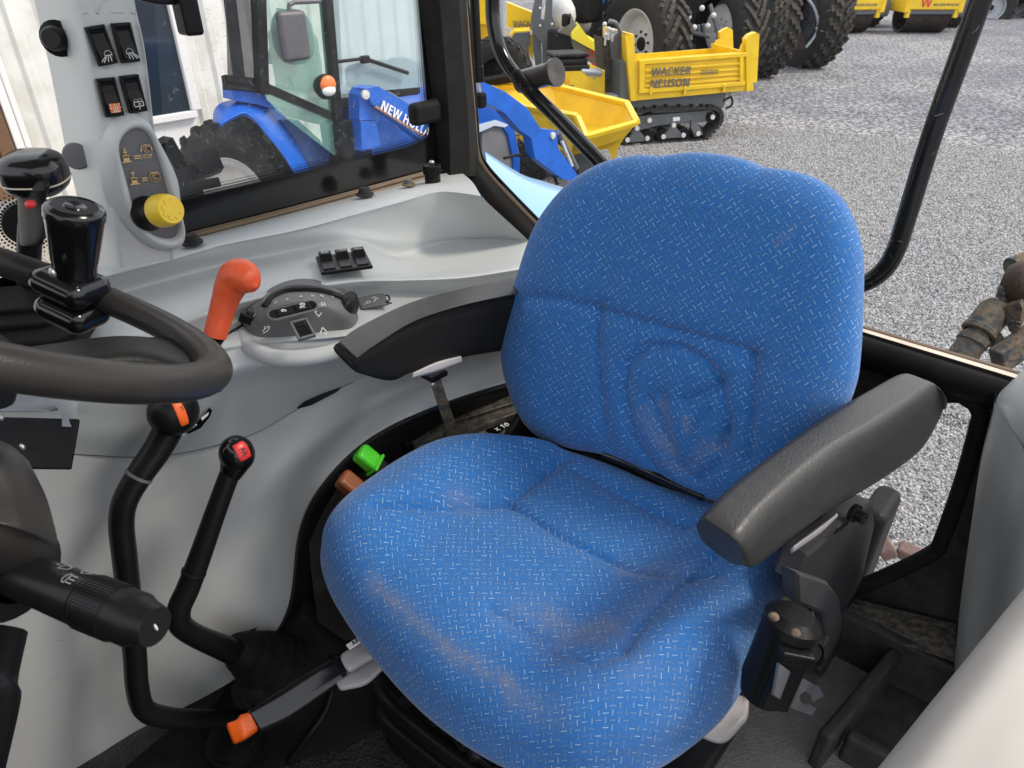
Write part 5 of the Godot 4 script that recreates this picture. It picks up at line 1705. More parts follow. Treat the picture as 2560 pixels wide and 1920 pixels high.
	put("bracket_plate", s, mat(lin(0.15, 0.155, 0.18), 0.4, 0.2, "fine", 0.1, "blotch", 6.0), ret)
	# ---- suspension under the seat ----
	s = Shape.new()
	s.tube(arr(cr([V(.6144, .24, .4146), V(.6076, .24, .3823), V(.5775, .24, .3635), V(.5214, .24, .3616), V(.4434, .24, .3666), V(.3633, .24, .3783), V(.3065, .24, .3939)], 40)), 0.013, 14)
	s.tube(arr(cr([V(.6162, .17, .4123), V(.6086, .17, .3809), V(.5753, .17, .365), V(.5026, .17, .3695), V(.4243, .17, .3754), V(.3553, .17, .3848)], 40)), 0.016, 14)
	var base := put("suspension_frame", s, M.satin, seat)
	s = Shape.new()
	s.tube(arr(cr([V(.4906, .33, .3544), V(.3428, .33, .3539)], 26)), [0.005, 0.005, 0.006, 0.006, 0.006, 0.006, 0.006, 0.01, 0.011, 0.006, 0.006, 0.009, 0.006, 0.006, 0.006, 0.008, 0.011, 0.009, 0.006, 0.01, 0.012, 0.006, 0.006, 0.006, 0.006, 0.006], 12)
	put("adjuster_spindle", s, M.satin, base)
	s = Shape.new()
	s.box(Vector3(0.34, 0.2, 0.36), Vector3(0.42, 0.19, 0.62), 0.05)
	s.box(Vector3(0.40, 0.04, 0.42), Vector3(0.42, 0.33, 0.61), 0.015)
	put("bellows", s, M.black, base)
	s = Shape.new()
	s.box(Vector3(0.46, 0.05, 0.46), Vector3(0.42, 0.025, 0.62), 0.02)
	put("base_plate", s, M.black, base)

func fwd_() -> Vector3:
	return Vector3(0.561934, -0.529919, 0.635150)


func cap_patch(c: Vector3, r: Vector3, towards: Vector3, w: float, h: float) -> Shape:   # a sticker that hugs an ellipsoid
	var d := (towards - c).normalized()
	var b := frame(Vector3.ZERO, d).basis
	var rows := []
	for j in 9:
		var row := PackedVector3Array()
		for i in 9:
			var q := (b * Vector3(sin(w * (i - 4) / 4.0), sin(h * (j - 4) / 4.0), 1.0)).normalized()
			row.append(c + q * r * (1.025 if i > 0 and i < 8 and j > 0 and j < 8 else 0.99))
		rows.append(row)
	var s := Shape.new()
	s.grid(rows)
	return s

func build_controls():
	# ---- steering wheel ----
	var wc := Vector3(0.636, 0.98, 0.089)
	var wx := Vector3(1, 0, 0)
	var wz := Vector3(0, -sin(0.6), cos(0.6))
	var wn := Vector3(0, cos(0.6), sin(0.6))
	var sw := thing("steering_wheel", "dark brown grey steering wheel rim in the left foreground", "steering wheel", wc)
	var path := []
	for i in 90:
		var a := TAU * i / 90
		path.append(wc + 0.189 * (wx * cos(a) + wz * sin(a)))
	var s := Shape.new()
	s.tube(path, 0.0158, 22, false, true, 0.88, wn)
	put("rim", s, M.wheelrim, sw)
	for a in [1.72, 3.7, 5.8]:   # the first spoke points at the camera's right
		var d := wx * cos(a) + wz * sin(a)
		var t := wn.cross(d)
		s = square_loft([
			[wc + d * 0.186 + t * 0.075 - wn * 0.003, wc + d * 0.186 - t * 0.075 - wn * 0.003, wc + d * 0.186 - t * 0.075 - wn * 0.024],
			[wc + d * 0.165 + t * 0.05 - wn * 0.006, wc + d * 0.165 - t * 0.05 - wn * 0.006, wc + d * 0.165 - t * 0.05 - wn * 0.028],
			[wc + d * 0.12 + t * 0.032 - wn * 0.012, wc + d * 0.12 - t * 0.032 - wn * 0.012, wc + d * 0.12 - t * 0.032 - wn * 0.048],
			[wc + d * 0.05 + t * 0.036 - wn * 0.045, wc + d * 0.05 - t * 0.036 - wn * 0.045, wc + d * 0.05 - t * 0.036 - wn * 0.066]], 0.3, 24, 0.2)
		put("spoke", s, M.black, sw)
	s = Shape.new()
	s.lathe([Vector2(0, -0.03), Vector2(0.045, -0.032), Vector2(0.058, -0.045), Vector2(0.06, -0.075), Vector2(0, -0.08)], 32, along(wc, wc + wn))
	put("hub", s, M.black, sw)
	# spinner knob clamped on the rim
	var kb := V(.7516, .9076, .1932)
	var k0 := V(.7449, .9225, .199)
	var k1 := V(.7281, .9929, .2144)
	var sk := thing("spinner_knob", "glossy black spinner knob clamped on the far side of the steering wheel rim", "knob", kb)
	var L := k0.distance_to(k1)
	s = Shape.new()
	s.lathe([Vector2(0, -0.01), Vector2(0.0189, -0.01), Vector2(0.0193, L * 0.2), Vector2(0.0203, L * 0.24), Vector2(0.0248, L * 0.82), Vector2(0.0257, L * 0.84), Vector2(0.0257, L * 0.93), Vector2(0.0238, L * 0.97), Vector2(0.0203, L), Vector2(0.0193, L * 0.985), Vector2(0.0099, L * 0.985), Vector2(0.0086, L * 1.0), Vector2(0.0059, L * 0.99), Vector2(0, L * 0.975)], 40, along(k0, k1))
	put("grip", s, M.gloss, sk)
	var kd := (V(.7206, .8925, .2081) - V(.7916, .9119, .1771)).normalized()
	var kr := along(k0, k1)
	var bz := kd.cross(kr.basis.y).normalized()
	var kbas := Basis(bz.cross(kr.basis.y).normalized(), kr.basis.y, -bz).orthonormalized()
	s = Shape.new()
	s.box(Vector3(0.062, 0.028, 0.052), kb + kr.basis.y * 0.006, 0.0135, kbas)
	s.box(Vector3(0.058, 0.026, 0.050), kb - kr.basis.y * 0.022 - kbas.x * 0.003, 0.0125, kbas)
	put("clamp", s, M.gloss, sk)
	s = Shape.new()
	s.ball(Vector3(0.0048, 0.0048, 0.003), V(.7215, .9398, .1758), 14)
	put("screw", s, M.steel, sk)

	# ---- shuttle lever with its boot ----
	var sl := thing("shuttle_lever", "black lever with a bulbous glossy head and a red button left of the spinner knob", "lever", V(1.045, .7555, .2006))
	s = Shape.new()
	s.tube([V(1.043, .7555, .2023), V(.9982, .8681, .2254), V(.9876, .9084, .237)], 0.0135, 14)
	put("shaft", s, M.satin, sl)
	s = square_loft([[V(1.004, .8926, .2254), V(.9586, .9005, .2403), V(.9241, .9095, .2311)], [V(1.014, .9134, .2339), V(.9591, .9224, .2502), V(.9244, .9307, .2406)], [V(1.015, .9315, .2396), V(.9612, .9393, .2546), V(.9259, .9463, .2444)], [V(1.019, .9474, .2417), V(.9576, .9528, .2612), V(.9162, .9601, .2488)]], 0.4, 20, 0.3)
	put("neck", s, M.black, sl)
	s = Shape.new()
	s.ball(Vector3(0.036, 0.026, 0.034), V(.9765, .9679, .2571), 32, 0.72, Basis(Vector3(0, 0, 1), 0.05) * Basis(Vector3.UP, -0.7))
	put("head", s, M.gloss, sl)
	s = Shape.new()
	var hb0 := Basis(Vector3(0, 0, 1), 0.05) * Basis(Vector3.UP, -0.7)
	var jl := []
	for k in 40:
		var a := TAU * k / 40
		jl.append(V(.9765, .9679, .2571) + hb0 * (Vector3(s._pw(cos(a), 0.72) * 0.036, -0.3 * 0.026, s._pw(sin(a), 0.72) * 0.034) * 0.985))
	s.tube(jl, 0.0011, 6, false, true)
	put("joint_line", s, M.tan, sl)
	s = Shape.new()
	s.ball(Vector3(0.0075, 0.0045, 0.005), V(.9301, .9469, .2302), 16, 0.8, Basis(Vector3.UP, -0.7))
	put("red_button", s, M.red, sl)
	s = Shape.new()
	var bt := []
	for q in [[0.02, 0.055], [0.026, 0.045], [0.045, 0.036], [0.05, 0.03], [0.036, 0.028], [0.055, 0.02], [0.06, 0.012], [0.046, 0.01], [0.068, 0.0], [0.072, -0.01], [0.06, -0.012], [0.07, -0.03]]:
		var row := PackedVector3Array()
		for p in rr(2.0, 1.7, 0.5, 5): row.append(V(1.028, .7782, .2029) + Vector3(0, q[1], 0) + (Vector3(-0.6, 0, 0.8) * p.x + Vector3(0.8, 0, 0.6) * p.y) * q[0])
		bt.append(row)
	s.grid(bt, 1.0, true)
	put("boot", s, M.rubber, sl)

	# ---- column cover and stalk in the near left corner ----
	var cc := thing("column_cover", "dark grey brown steering column cover at the left edge below the wheel", "cover", V(.5129, .8539, .0447))
	s = Shape.new()
	s.grid(loft([[V(.6413, .8712, .04), V(.6061, .8757, .0592), V(.5742, .8752, .0712), V(.5482, .8711, .075)], [V(.5373, .9218, .0325), V(.5117, .9173, .0514), V(.4944, .903, .0626), V(.4899, .876, .0677)], [V(.4743, .9373, .0225), V(.455, .9302, .0415), V(.4505, .9112, .0533), V(.4599, .8747, .0616)], [V(.443, .9289, .0116), V(.4248, .9216, .0296), V(.4205, .9057, .0437), V(.4435, .8706, .0571)], [V(.4407, .9231, .0089), V(.423, .9173, .0276), V(.4229, .8967, .042), V(.4415, .8645, .0537)], [V(.446, .9025, .0027), V(.4271, .8949, .021), V(.428, .8771, .0368), V(.4444, .8515, .0482)], [V(.478, .8456, -.0101), V(.4551, .8499, .0137), V(.4478, .8421, .0295), V(.4571, .8265, .0397)]], 30, 40))
	put("cowl", s, M.wheelrim, cc)
	s = Shape.new()
	s.grid(loft([[V(.4936, .8164, -.0168), V(.4659, .8164, .0077), V(.4607, .8059, .0193), V(.4747, .7871, .0227)], [V(.4909, .7761, -.0322), V(.4665, .7807, -.0068), V(.4642, .772, .0037), V(.4775, .7496, .0048)], [V(.4833, .7578, -.0408), V(.4598, .7647, -.0143), V(.4567, .7579, -.0014), V(.4709, .7375, .0004)], [V(.4837, .6917, -.0648), V(.4646, .6964, -.0439), V(.4651, .6912, -.033), V(.4795, .6738, -.0288)]], 20, 24))
	put("column_foot", s, M.black, cc)
	var st := thing("indicator_stalk", "black indicator stalk with lamp symbols pointing at the camera in the near left", "stalk", V(.4434, .8627, .0349))
	var p0 := V(.4643, .8607, .0225)
	var p1 := V(.3418, .8661, .0646)
	var sd := (p1 - p0).normalized()
	s = Shape.new()
	var rg := []
	for k in 9: rg.append(Vector2(0.028 + (0.004 if k % 2 else 0.0), -0.012 + k * 0.0028))
	s.lathe([Vector2(0.0, -0.02)] + rg + [Vector2(0.018, 0.014)], 28, along(p0 + sd * 0.012, p1))
	put("boot", s, M.rubber, st)
	s = Shape.new()
	var SL := p0.distance_to(p1)
	s.lathe([Vector2(0.0140, 0.0), Vector2(0.0144, SL * 0.35), Vector2(0.0155, SL * 0.62), Vector2(0.0155, SL * 0.66), Vector2(0, SL * 0.66)], 32, along(p0, p1))
	put("arm", s, M.satin, st)
	s = Shape.new()
	s.lathe([Vector2(0.0143, SL * 0.66), Vector2(0.0158, SL * 0.67), Vector2(0.0161, SL * 0.86), Vector2(0.0155, SL * 0.875), Vector2(0.0156, SL * 0.96), Vector2(0.0139, SL * 0.985), Vector2(0.0122, SL * 1.06), Vector2(0.0113, SL * 1.075), Vector2(0, SL * 1.075)], 48, along(p0, p1))
	for k in 60:
		var b := along(p0, p1)
		var a := TAU * k / 60
		var r := b.basis.x * cos(a) + b.basis.z * sin(a)
		s.box(Vector3(0.0009, SL * 0.18, 0.0009), p0 + sd * SL * 0.77 + r * 0.0162, 0.0, Basis(r, sd, r.cross(sd)))
	var ring := put("turn_ring", s, M.satin, st)
	s = Shape.new()
	s.ball(Vector3(0.0024, 0.0024, 0.0008), p0 + sd * SL * 1.077, 10)
	put("tip_dot", s, M.print, ring)
	var vd: Vector3 = (Vector3(0, 1.2, 0) - p0.lerp(p1, 0.5)).normalized()
	for q in [[0.60, 0.35, 0], [0.50, 0.75, 1], [0.62, 0.95, 2]]:
		var side := sd.cross(vd).normalized()
		var nn := (vd * cos(q[1]) - side * sin(q[1])).normalized()
		nn = (nn - sd * nn.dot(sd)).normalized()
		if nn.y < 0: nn = (vd - sd * vd.dot(sd)).normalized()
		var at := frame(p0 + sd * SL * q[0] + nn * 0.0156, nn, nn.cross(sd) * -1.0)
		var u := 0.0042
		var ic := [[arc(Vector2(0.2 * u, 0), u * 0.8, -90, 90, 8), [Vector2(0.2 * u, u * 0.8), Vector2(0.2 * u, -u * 0.8)], [Vector2(-0.1 * u, u * 0.6), Vector2(-u, u * 0.6)], [Vector2(-0.1 * u, 0), Vector2(-u, 0)], [Vector2(-0.1 * u, -u * 0.6), Vector2(-u, -u * 0.6)]],
			[[Vector2(-u, -u * 0.4), Vector2(-u, u * 0.4), Vector2(u * 0.4, u * 0.8), Vector2(u * 0.4, -u * 0.8), Vector2(-u, -u * 0.4)], [Vector2(u, 0), Vector2(u * 1.6, 0)]],
			[[Vector2(-u, 0), Vector2(0, u), Vector2(u, 0), Vector2(-u, 0)], [Vector2(-u, -u * 0.4), Vector2(u, -u * 0.4)]]]
		put("symbol", strokes(ic[q[2]], 0.0007, at), M.faintprint, st)

	# ---- black bracket plate on the dash side ----
	var db := thing("dash_bracket", "black square steel plate with a bolt under a grey bracket below the wheel", "bracket", V(.8178, .7345, .1162))
	s = square_loft([[V(.8835, .7493, .0861), V(.8723, .755, .0851), V(.8421, .7148, .0625)], [V(.8326, .755, .1359), V(.822, .7606, .1342), V(.79, .7144, .1082)], [V(.7851, .7248, .1527), V(.7752, .7308, .1508), V(.7558, .7141, .1382)]], 0.3, 12, 0.2)
	s = Shape.new()
	var bp := face([V(.8862, .7569, .0743), V(.8042, .7417, .1657), V(.7689, .7046, .1424), V(.8495, .7179, .0506)])
	s.t = bp[0]
	s.box(Vector3(bp[1], bp[2], 0.006), Vector3.ZERO, 0.002)
	put("plate", s, M.black, db)
	s = Shape.new()
	s.ball(Vector3(0.004, 0.004, 0.003), V(.8041, .7351, .1099), 12)
	put("bolt", s, M.steel, db)
	s = Shape.new()
	s.ball(Vector3(0.004, 0.004, 0.003), V(.8305, .763, .1067), 12)
	put("bolt", s, M.steel, db)
	s = Shape.new()
	s.grid(loft([[V(.9792, .734, .0989), V(.9067, .734, .163), V(.8831, .7257, .1928)], [V(.9054, .7532, .0857), V(.8376, .7524, .145), V(.8513, .7388, .1846)], [V(.8988, .7537, .0841), V(.8278, .7522, .1457), V(.8428, .7376, .1832)]], 12, 10))
	s.grid(loft([[V(.835, .7608, .1543), V(.842, .7463, .1833)], [V(.8092, .755, .1565), V(.8204, .7409, .1743)], [V(.7969, .7443, .1507), V(.799, .7348, .1646)]], 8, 10))
	put("grey_strap", s, mat(lin(0.2, 0.22, 0.24), 0.5, 0.0, "fine", 0.1, "blotch", 6.0), db)

	# ---- orange lever ----
	var ol := thing("orange_lever", "bright orange plastic lever standing in the console left of the control pod", "lever", V(.942, .71, .4066))
	s = Shape.new()
	var op := cr([V(.8853, .7344, .3791), V(.8847, .7602, .3933), V(.883, .781, .4043), V(.8797, .798, .4135), V(.8736, .8111, .422), V(.863, .8141, .4259), V(.85, .8111, .4271), V(.8421, .8078, .4282), V(.836, .8059, .4288)], 41)
	var rk := [0.0155, 0.0165, 0.018, 0.0208, 0.0240, 0.0240, 0.0192, 0.0125, 0.002]
	var rad := []
	for i in 41:
		var f := i / 40.0 * 8.0
		var k := mini(int(f), 7)
		rad.append(lerpf(rk[k], rk[k + 1], smoothstep(0.0, 1.0, f - k) * 0.5 + (f - k) * 0.5))
	s.tube(arr(op), rad, 28)
	put("grip", s, M.orange, ol)
	s = Shape.new()
	s.tube([V(.8912, .7264, .3751), V(.8857, .7363, .3804)], 0.014, 12)
	put("shank", s, M.black, ol)

	# ---- long cranked lever with orange T mark, beside the engine speed scale ----
	var l1 := thing("cranked_lever", "tall black cranked lever with a stripe of orange and a T at its top", "lever", V(.8501, .05, .2437))
	s = Shape.new()
	var c1 := cr([V(.885, .6553, .298), V(.885, .6336, .2883), V(.885, .606, .2639), V(.885, .5798, .2317), V(.885, .5516, .2035), V(.885, .5181, .1885), V(.88, .4626, .1753), V(.88, .3784, .1587), V(.875, .2938, .1396), V(.87, .2373, .1251), V(.87, .1853, .1224), V(.865, .1425, .1458), V(.86, .089, .1915), V(.855, .034, .243)], 60)
	var r1 := []
	for i in 60:
		var f := i / 59.0
		r1.append(0.0188 if f > 0.28 else lerpf(0.024, 0.0188, f / 0.28))
	s.tube(arr(c1), r1, 18, true, false, 0.85)
	put("stem", s, M.satin, l1)
	s = Shape.new()
	s.ball(Vector3(0.031, 0.034, 0.034), V(.88, .6523, .2953), 28)
	put("head", s, M.satin, l1)
	s = cap_patch(V(.88, .6523, .2953), Vector3(0.031, 0.034, 0.034), V(.845, .665, .2949), 0.20, 0.75)
	var osp := put("orange_stripe", s, M.orangecap, l1)
	var hc := V(.88, .6523, .2953)
	var od := (V(.845, .6728, .2986) - hc).normalized()
	text("T", 0.006, frame(hc + od * 0.0345, od), M.gloss, osp, "lettering", false, 0.0004)
	s = Shape.new()
	s.tube([V(.885, .5795, .2311), V(.885, .5765, .228)], 0.0205, 18, true, false, 0.86)
	put("collar", s, M.machine, l1)
	# engine speed scale on the console
	var sc := thing("speed_scale", "black crescent scale plate lettered RPM on the grey console", "scale plate", V(.93, .5859, .3318))
	var poly := PackedVector2Array()
	var cpts := [V(.925, .6017, .3105), V(.925, .5884, .3113), V(.925, .58, .3215), V(.925, .58, .3404), V(.925, .5923, .3587), V(.925, .6012, .3641), V(.925, .6065, .3609), V(.925, .597, .3496), V(.925, .5941, .3344), V(.925, .5981, .3199)]
	var f0: Vector3 = cpts[0]
	for q in cpts: poly.append(Vector2(f0.z - q.z, q.y - f0.y) * Vector2(-1, 1))
	s = Shape.new()
	s.prism(poly, 0.002, Transform3D(Basis(Vector3(0, 0, 1), Vector3(0, 1, 0), Vector3(-1, 0, 0)), f0), 0.0005)
	put("plate", s, M.gloss, sc)
	text("RPM", 0.0105, frame(V(.921, .5912, .3204), Vector3(-1, 0, 0), Vector3(0, 1, -0.25)), M.white, sc, "lettering", true, 0.0004)
	s = Shape.new()
	var wt := [V(.921, .5928, .3445), V(.921, .5974, .3552), V(.921, .602, .3576), V(.921, .5982, .344)]
	s.flat(wt)
	put("wedge_mark", s, M.white, sc)

	# ---- second lever with red label ----
	var l2 := thing("range_lever", "black lever with a round glossy knob and red shift label rising from a ribbed boot", "lever", V(.9064, .08, .316))
	s = Shape.new()
	var c2 := cr([V(.82, .5758, .3374), V(.82, .5538, .32), V(.822, .503, .2876), V(.825, .4473, .2542), V(.828, .4022, .2262), V(.83, .3749, .2068), V(.832, .3438, .201), V(.838, .2966, .2174), V(.845, .2286, .2521), V(.85, .1666, .2847)], 50)
	var r2 := []
	for i in 50:
		var f := i / 49.0
		r2.append(lerpf(0.0142, 0.0168, smoothstep(0.1, 0.5, f)) + (0.005 * smoothstep(0.75, 1.0, f)))
	s.tube(arr(c2), r2, 16)
	put("stem", s, M.satin, l2)
	s = Shape.new()
	s.tube([V(.826, .4266, .2404), V(.826, .4234, .2384)], 0.0175, 16)
	put("collar", s, M.black, l2)
	s = Shape.new()
	s.ball(Vector3(0.0245, 0.028, 0.0245), V(.82, .5846, .3406), 28)
	s.tube([V(.82, .5758, .3374), V(.82, .5553, .3234)], [0.0225, 0.0145], 18)
	put("knob", s, M.gloss, l2)
	var kc := V(.82, .5846, .3406)
	var rd0 := (V(.79, .6052, .3423) - kc).normalized()
	s = cap_patch(kc, Vector3(0.0245, 0.028, 0.0245), V(.79, .6052, .3423), 0.45, 0.6)
	var rd := put("red_label", s, M.red, l2)
	var u := 0.0045
	put("symbol", strokes([[Vector2(-u, u), Vector2(u * 0.6, u)], [Vector2(0, u), Vector2(0, -u)], [Vector2(-u, -u), Vector2(u * 0.6, -u)], [Vector2(-u, 0), Vector2(-u * 0.4, 0)], [Vector2(u * 0.4, u * 0.5), Vector2(u, u * 0.5)], [Vector2(u * 0.4, -u * 0.4), Vector2(u, -u * 0.4)]], 0.0011, frame(kc + rd0 * 0.027, rd0)), M.gloss, rd)
	# ribbed boot at its foot
	var ax0 := V(.85, .2103, .2686)
	var ax1 := V(.8403, .06, .349)
	var ad := (ax1 - ax0).normalized()
	s = Shape.new()
	var prof := [Vector2(0.0, 0.0), Vector2(0.024, 0.0)]
	for k in 5:
		prof.append(Vector2(0.033 + k * 0.007, 0.018 + k * 0.022)); prof.append(Vector2(0.036 + k * 0.007, 0.026 + k * 0.022)); prof.append(Vector2(0.028 + k * 0.007, 0.032 + k * 0.022))
	s.lathe(prof, 28, along(ax0, ax1))
	put("ribbed_boot", s, M.rubber, l2)

	# ---- black rubber floor cover round the levers ----
	var fc := thing("lever_floor_cover", "black moulded rubber cover on the floor around the lever boots", "cover", V(.863, .05, .3843))
	s = Shape.new()
	s.grid(loft([[V(.905, .1769, .274), V(.89, .1691, .3409), V(.88, .1821, .3946), V(.86, .1893, .4162), V(.8532, .1, .4679)], [V(.9437, .06, .2687), V(.8869, .1, .3245), V(.8467, .17, .3783), V(.828, .16, .4057), V(.8172, .08, .4656)], [V(.9264, .02, .2337), V(.86, .05, .2973), V(.8329, .09, .371), V(.8018, .09, .4098), V(.7734, .03, .4717)], [V(.953, .003, .1522), V(.8307, .01, .2546), V(.7887, .03, .3465), V(.7584, .03, .3947), V(.7188, .005, .4525)], [V(.946, .001, .0641), V(.7864, .002, .1954), V(.7289, .002, .2832), V(.6901, .002, .3558), V(.6724, .002, .432)]], 30, 30))
	put("mat", s, M.rubber, fc)
	s = Shape.new()
	s.tube(arr(cr([V(.7684, .1, .3851), V(.7681, .06, .3801), V(.7584, .03, .3524), V(.7542, .012, .3107), V(.7373, .012, .2587)], 24)), 0.006, 8)
	put("edge_bead", s, M.black, fc)
	s = Shape.new()
	s.lathe([Vector2(0.05, 0), Vector2(0.05, 0.012), Vector2(0.044, 0.014), Vector2(0.044, 0.022), Vector2(0.036, 0.026), Vector2(0, 0.026)], 28, Transform3D(Basis.IDENTITY, V(.8371, .01, .2193)))
	put("boot_ring", s, M.black, fc)
	s = Shape.new()
	s.tube(arr(cr([V(.8501, .1, .2549), V(.8308, .11, .2761), V(.8139, .1, .3024)], 30)), 0.026, 14)
	for k in 4:
		var q: Vector3 = V(.8453, .1, .2612).lerp(V(.8191, .1, .2978), k / 3.0)
		s.tube([q, q + Vector3(-0.003, 0.001, 0.006)], 0.031, 14)
	put("shaft_gaiter", s, M.rubber, fc)

	# ---- handbrake ----
	var hb := thing("handbrake", "black handbrake lever low on the floor with an orange tip button", "handbrake", V(.7383, .1, .3902))
	s = square_loft([[V(.7245, .222, .2214), V(.6953, .197, .2223), V(.7018, .178, .2238)], [V(.7166, .225, .265), V(.6812, .2, .265), V(.6881, .18, .2673)], [V(.7015, .23, .3525), V(.6668, .208, .3511), V(.6734, .188, .3545)], [V(.688, .232, .4292), V(.6459, .215, .4217), V(.6554, .19, .4283)]], 0.33, 30, 0.15)
	put("grip", s, M.gloss, hb)
	s = Shape.new()
	s.tube([V(.6862, .215, .3543), V(.6857, .215, .3586)], 0.029, 16, true, false, 0.7)
	put("grip_joint", s, M.black, hb)
	s = square_loft([[V(.7328, .215, .1918), V(.7098, .195, .1869), V(.7173, .178, .1881)], [V(.727, .217, .2019), V(.7021, .2, .1978), V(.7117, .18, .1998)], [V(.7273, .22, .2094), V(.7018, .2, .2056), V(.7118, .178, .2081)], [V(.7222, .22, .2182), V(.7012, .2, .2145), V(.7098, .18, .2168)]], 0.3, 20, 0.25)
	put("release_button", s, M.orangecap, hb)

	# ---- two hydraulic levers with coloured caps ----
	for q in [["green_lever", "black lever with a bright green square cap beside the seat cushion", M.green, [V(.7735, .5, .494), V(.7953, .5, .5475), V(.7775, .475, .5608)], [V(.7839, .5, .5261), V(.742, .44, .5593)]], ["brown_lever", "black lever with a brown square cap below the green one beside the cushion", M.brown, [V(.7686, .475, .4541), V(.7895, .475, .5026), V(.7704, .45, .5182)], [V(.7772, .475, .4853), V(.7313, .42, .5139)]]]:
		var lv := thing(q[0], q[1], "lever", q[4][1])
		var a: Vector3 = q[4][0]
		var b: Vector3 = q[4][1]
		var d := (b - a).normalized()
		var wdt := (q[3][1] - q[3][0]) as Vector3
		wdt = (wdt - d * wdt.dot(d)).normalized()
		var bs := Basis(wdt, d, wdt.cross(d)).orthonormalized()
		var ctr: Vector3 = (q[3][0] + q[3][1]) * 0.5
		s = Shape.new()
		s.box(Vector3(0.031, 0.10, 0.014), ctr + d * 0.07, 0.003, bs)
		put("blade", s, M.black, lv)
		s = Shape.new()
		s.box(Vector3(0.034, 0.040, 0.024), ctr + d * 0.012, 0.008, bs)
		s.box(Vector3(0.037, 0.006, 0.027), ctr + d * 0.031, 0.0025, bs)
		put("cap", s, q[2], lv)
	# ---- storage tray on the floor ----
	var tr := thing("storage_tray", "black open plastic storage tray on the floor at the rear right", "tray", V(-.0039, .02, 1.067))
	for w in [[V(.0682, .1, .847), V(.029, .1, 1.123)], [V(.1492, .12, 1.105), V(-.0683, .12, 1.115)], [V(.0429, .075, .9014), V(-.0666, .075, .9086)]]:
		var a: Vector3 = w[0]
		var b: Vector3 = w[1]
		var d := b - a
		s = Shape.new()
		s.box(Vector3(d.length(), a.y, 0.022), Vector3((a.x + b.x) / 2, a.y / 2, (a.z + b.z) / 2), 0.008, Basis(Vector3.UP, -atan2(d.z, d.x)))
		put("side", s, M.blackdust, tr)
	s = Shape.new()
	s.flat([V(.0531, .012, .931), V(.0219, .012, 1.191), V(-.0871, .012, 1.204), V(-.1826, .012, .993), V(-.0754, .012, .9415)])
	put("base", s, M.blackdust, tr)
	s = Shape.new()
	s.box(Vector3(0.018, 0.001, 0.0012), V(.186, .002, .793), 0.0, Basis(Vector3.UP, 0.9))
	var straw := put("straw", s, M.tan)
	tag(straw, "short dry straw lying on the black floor mat", "straw")
	# black dash block seen through the spokes
	var dk := thing("dash_side_block", "black dashboard block behind the spinner knob at the pillar's foot", "dashboard", V(1.171, .7588, .3282))
	s = square_loft([[V(1.226, .7989, .3445), V(1.184, .7998, .3502), V(1.16, .8004, .3407)], [V(1.208, .7722, .3379), V(1.17, .7772, .3437), V(1.146, .7782, .3343)], [V(1.194, .7348, .3187), V(1.155, .7452, .3304), V(1.132, .7473, .3215)]], 0.2, 16, 0.2)
	put("block", s, M.black, dk)


func slab(s: Shape, pts: Array, vec: Vector3):   # an outline given thickness along vec
	var nn: Vector3 = (pts[1] - pts[0]).cross(pts[pts.size() - 1] - pts[0])
	for i in pts.size():   # a sturdier normal
		nn += (pts[i] - pts[0]).cross(pts[(i + 1) % pts.size()] - pts[0])
	nn = nn.normalized()
	var x := (pts[1] - pts[0] as Vector3).normalized()
	var y := nn.cross(x)
	var flat2 := PackedVector2Array()
	for p in pts: flat2.append(Vector2((p - pts[0]).dot(x), (p - pts[0]).dot(y)))
	var tr := Geometry2D.triangulate_polygon(flat2)
	for k in [0, 1]:
		var b := s.v.size()
		for p in pts: s.add(p + vec * k, nn * (1.0 if vec.dot(nn) * (k - 0.5) > 0 else -1.0), Vector2(p.x + p.z, p.y))
		for i in range(0, tr.size(), 3): s.tri(b + tr[i], b + tr[i + 1], b + tr[i + 2])
	var ctr := Vector3.ZERO
	for p in pts: ctr += p / pts.size()
	for i in pts.size():
		var a: Vector3 = pts[i]
		var c: Vector3 = pts[(i + 1) % pts.size()]
		s.flat([a, c, c + vec, a + vec])

func bar(s: Shape, a: Vector3, b: Vector3, w: float, h: float, r := 0.0):
	var d := b - a
	var f := along(a, b)
	s.box(Vector3(w, d.length(), h), (a + b) * 0.5, r, Basis(f.basis.x, f.basis.y, f.basis.z))

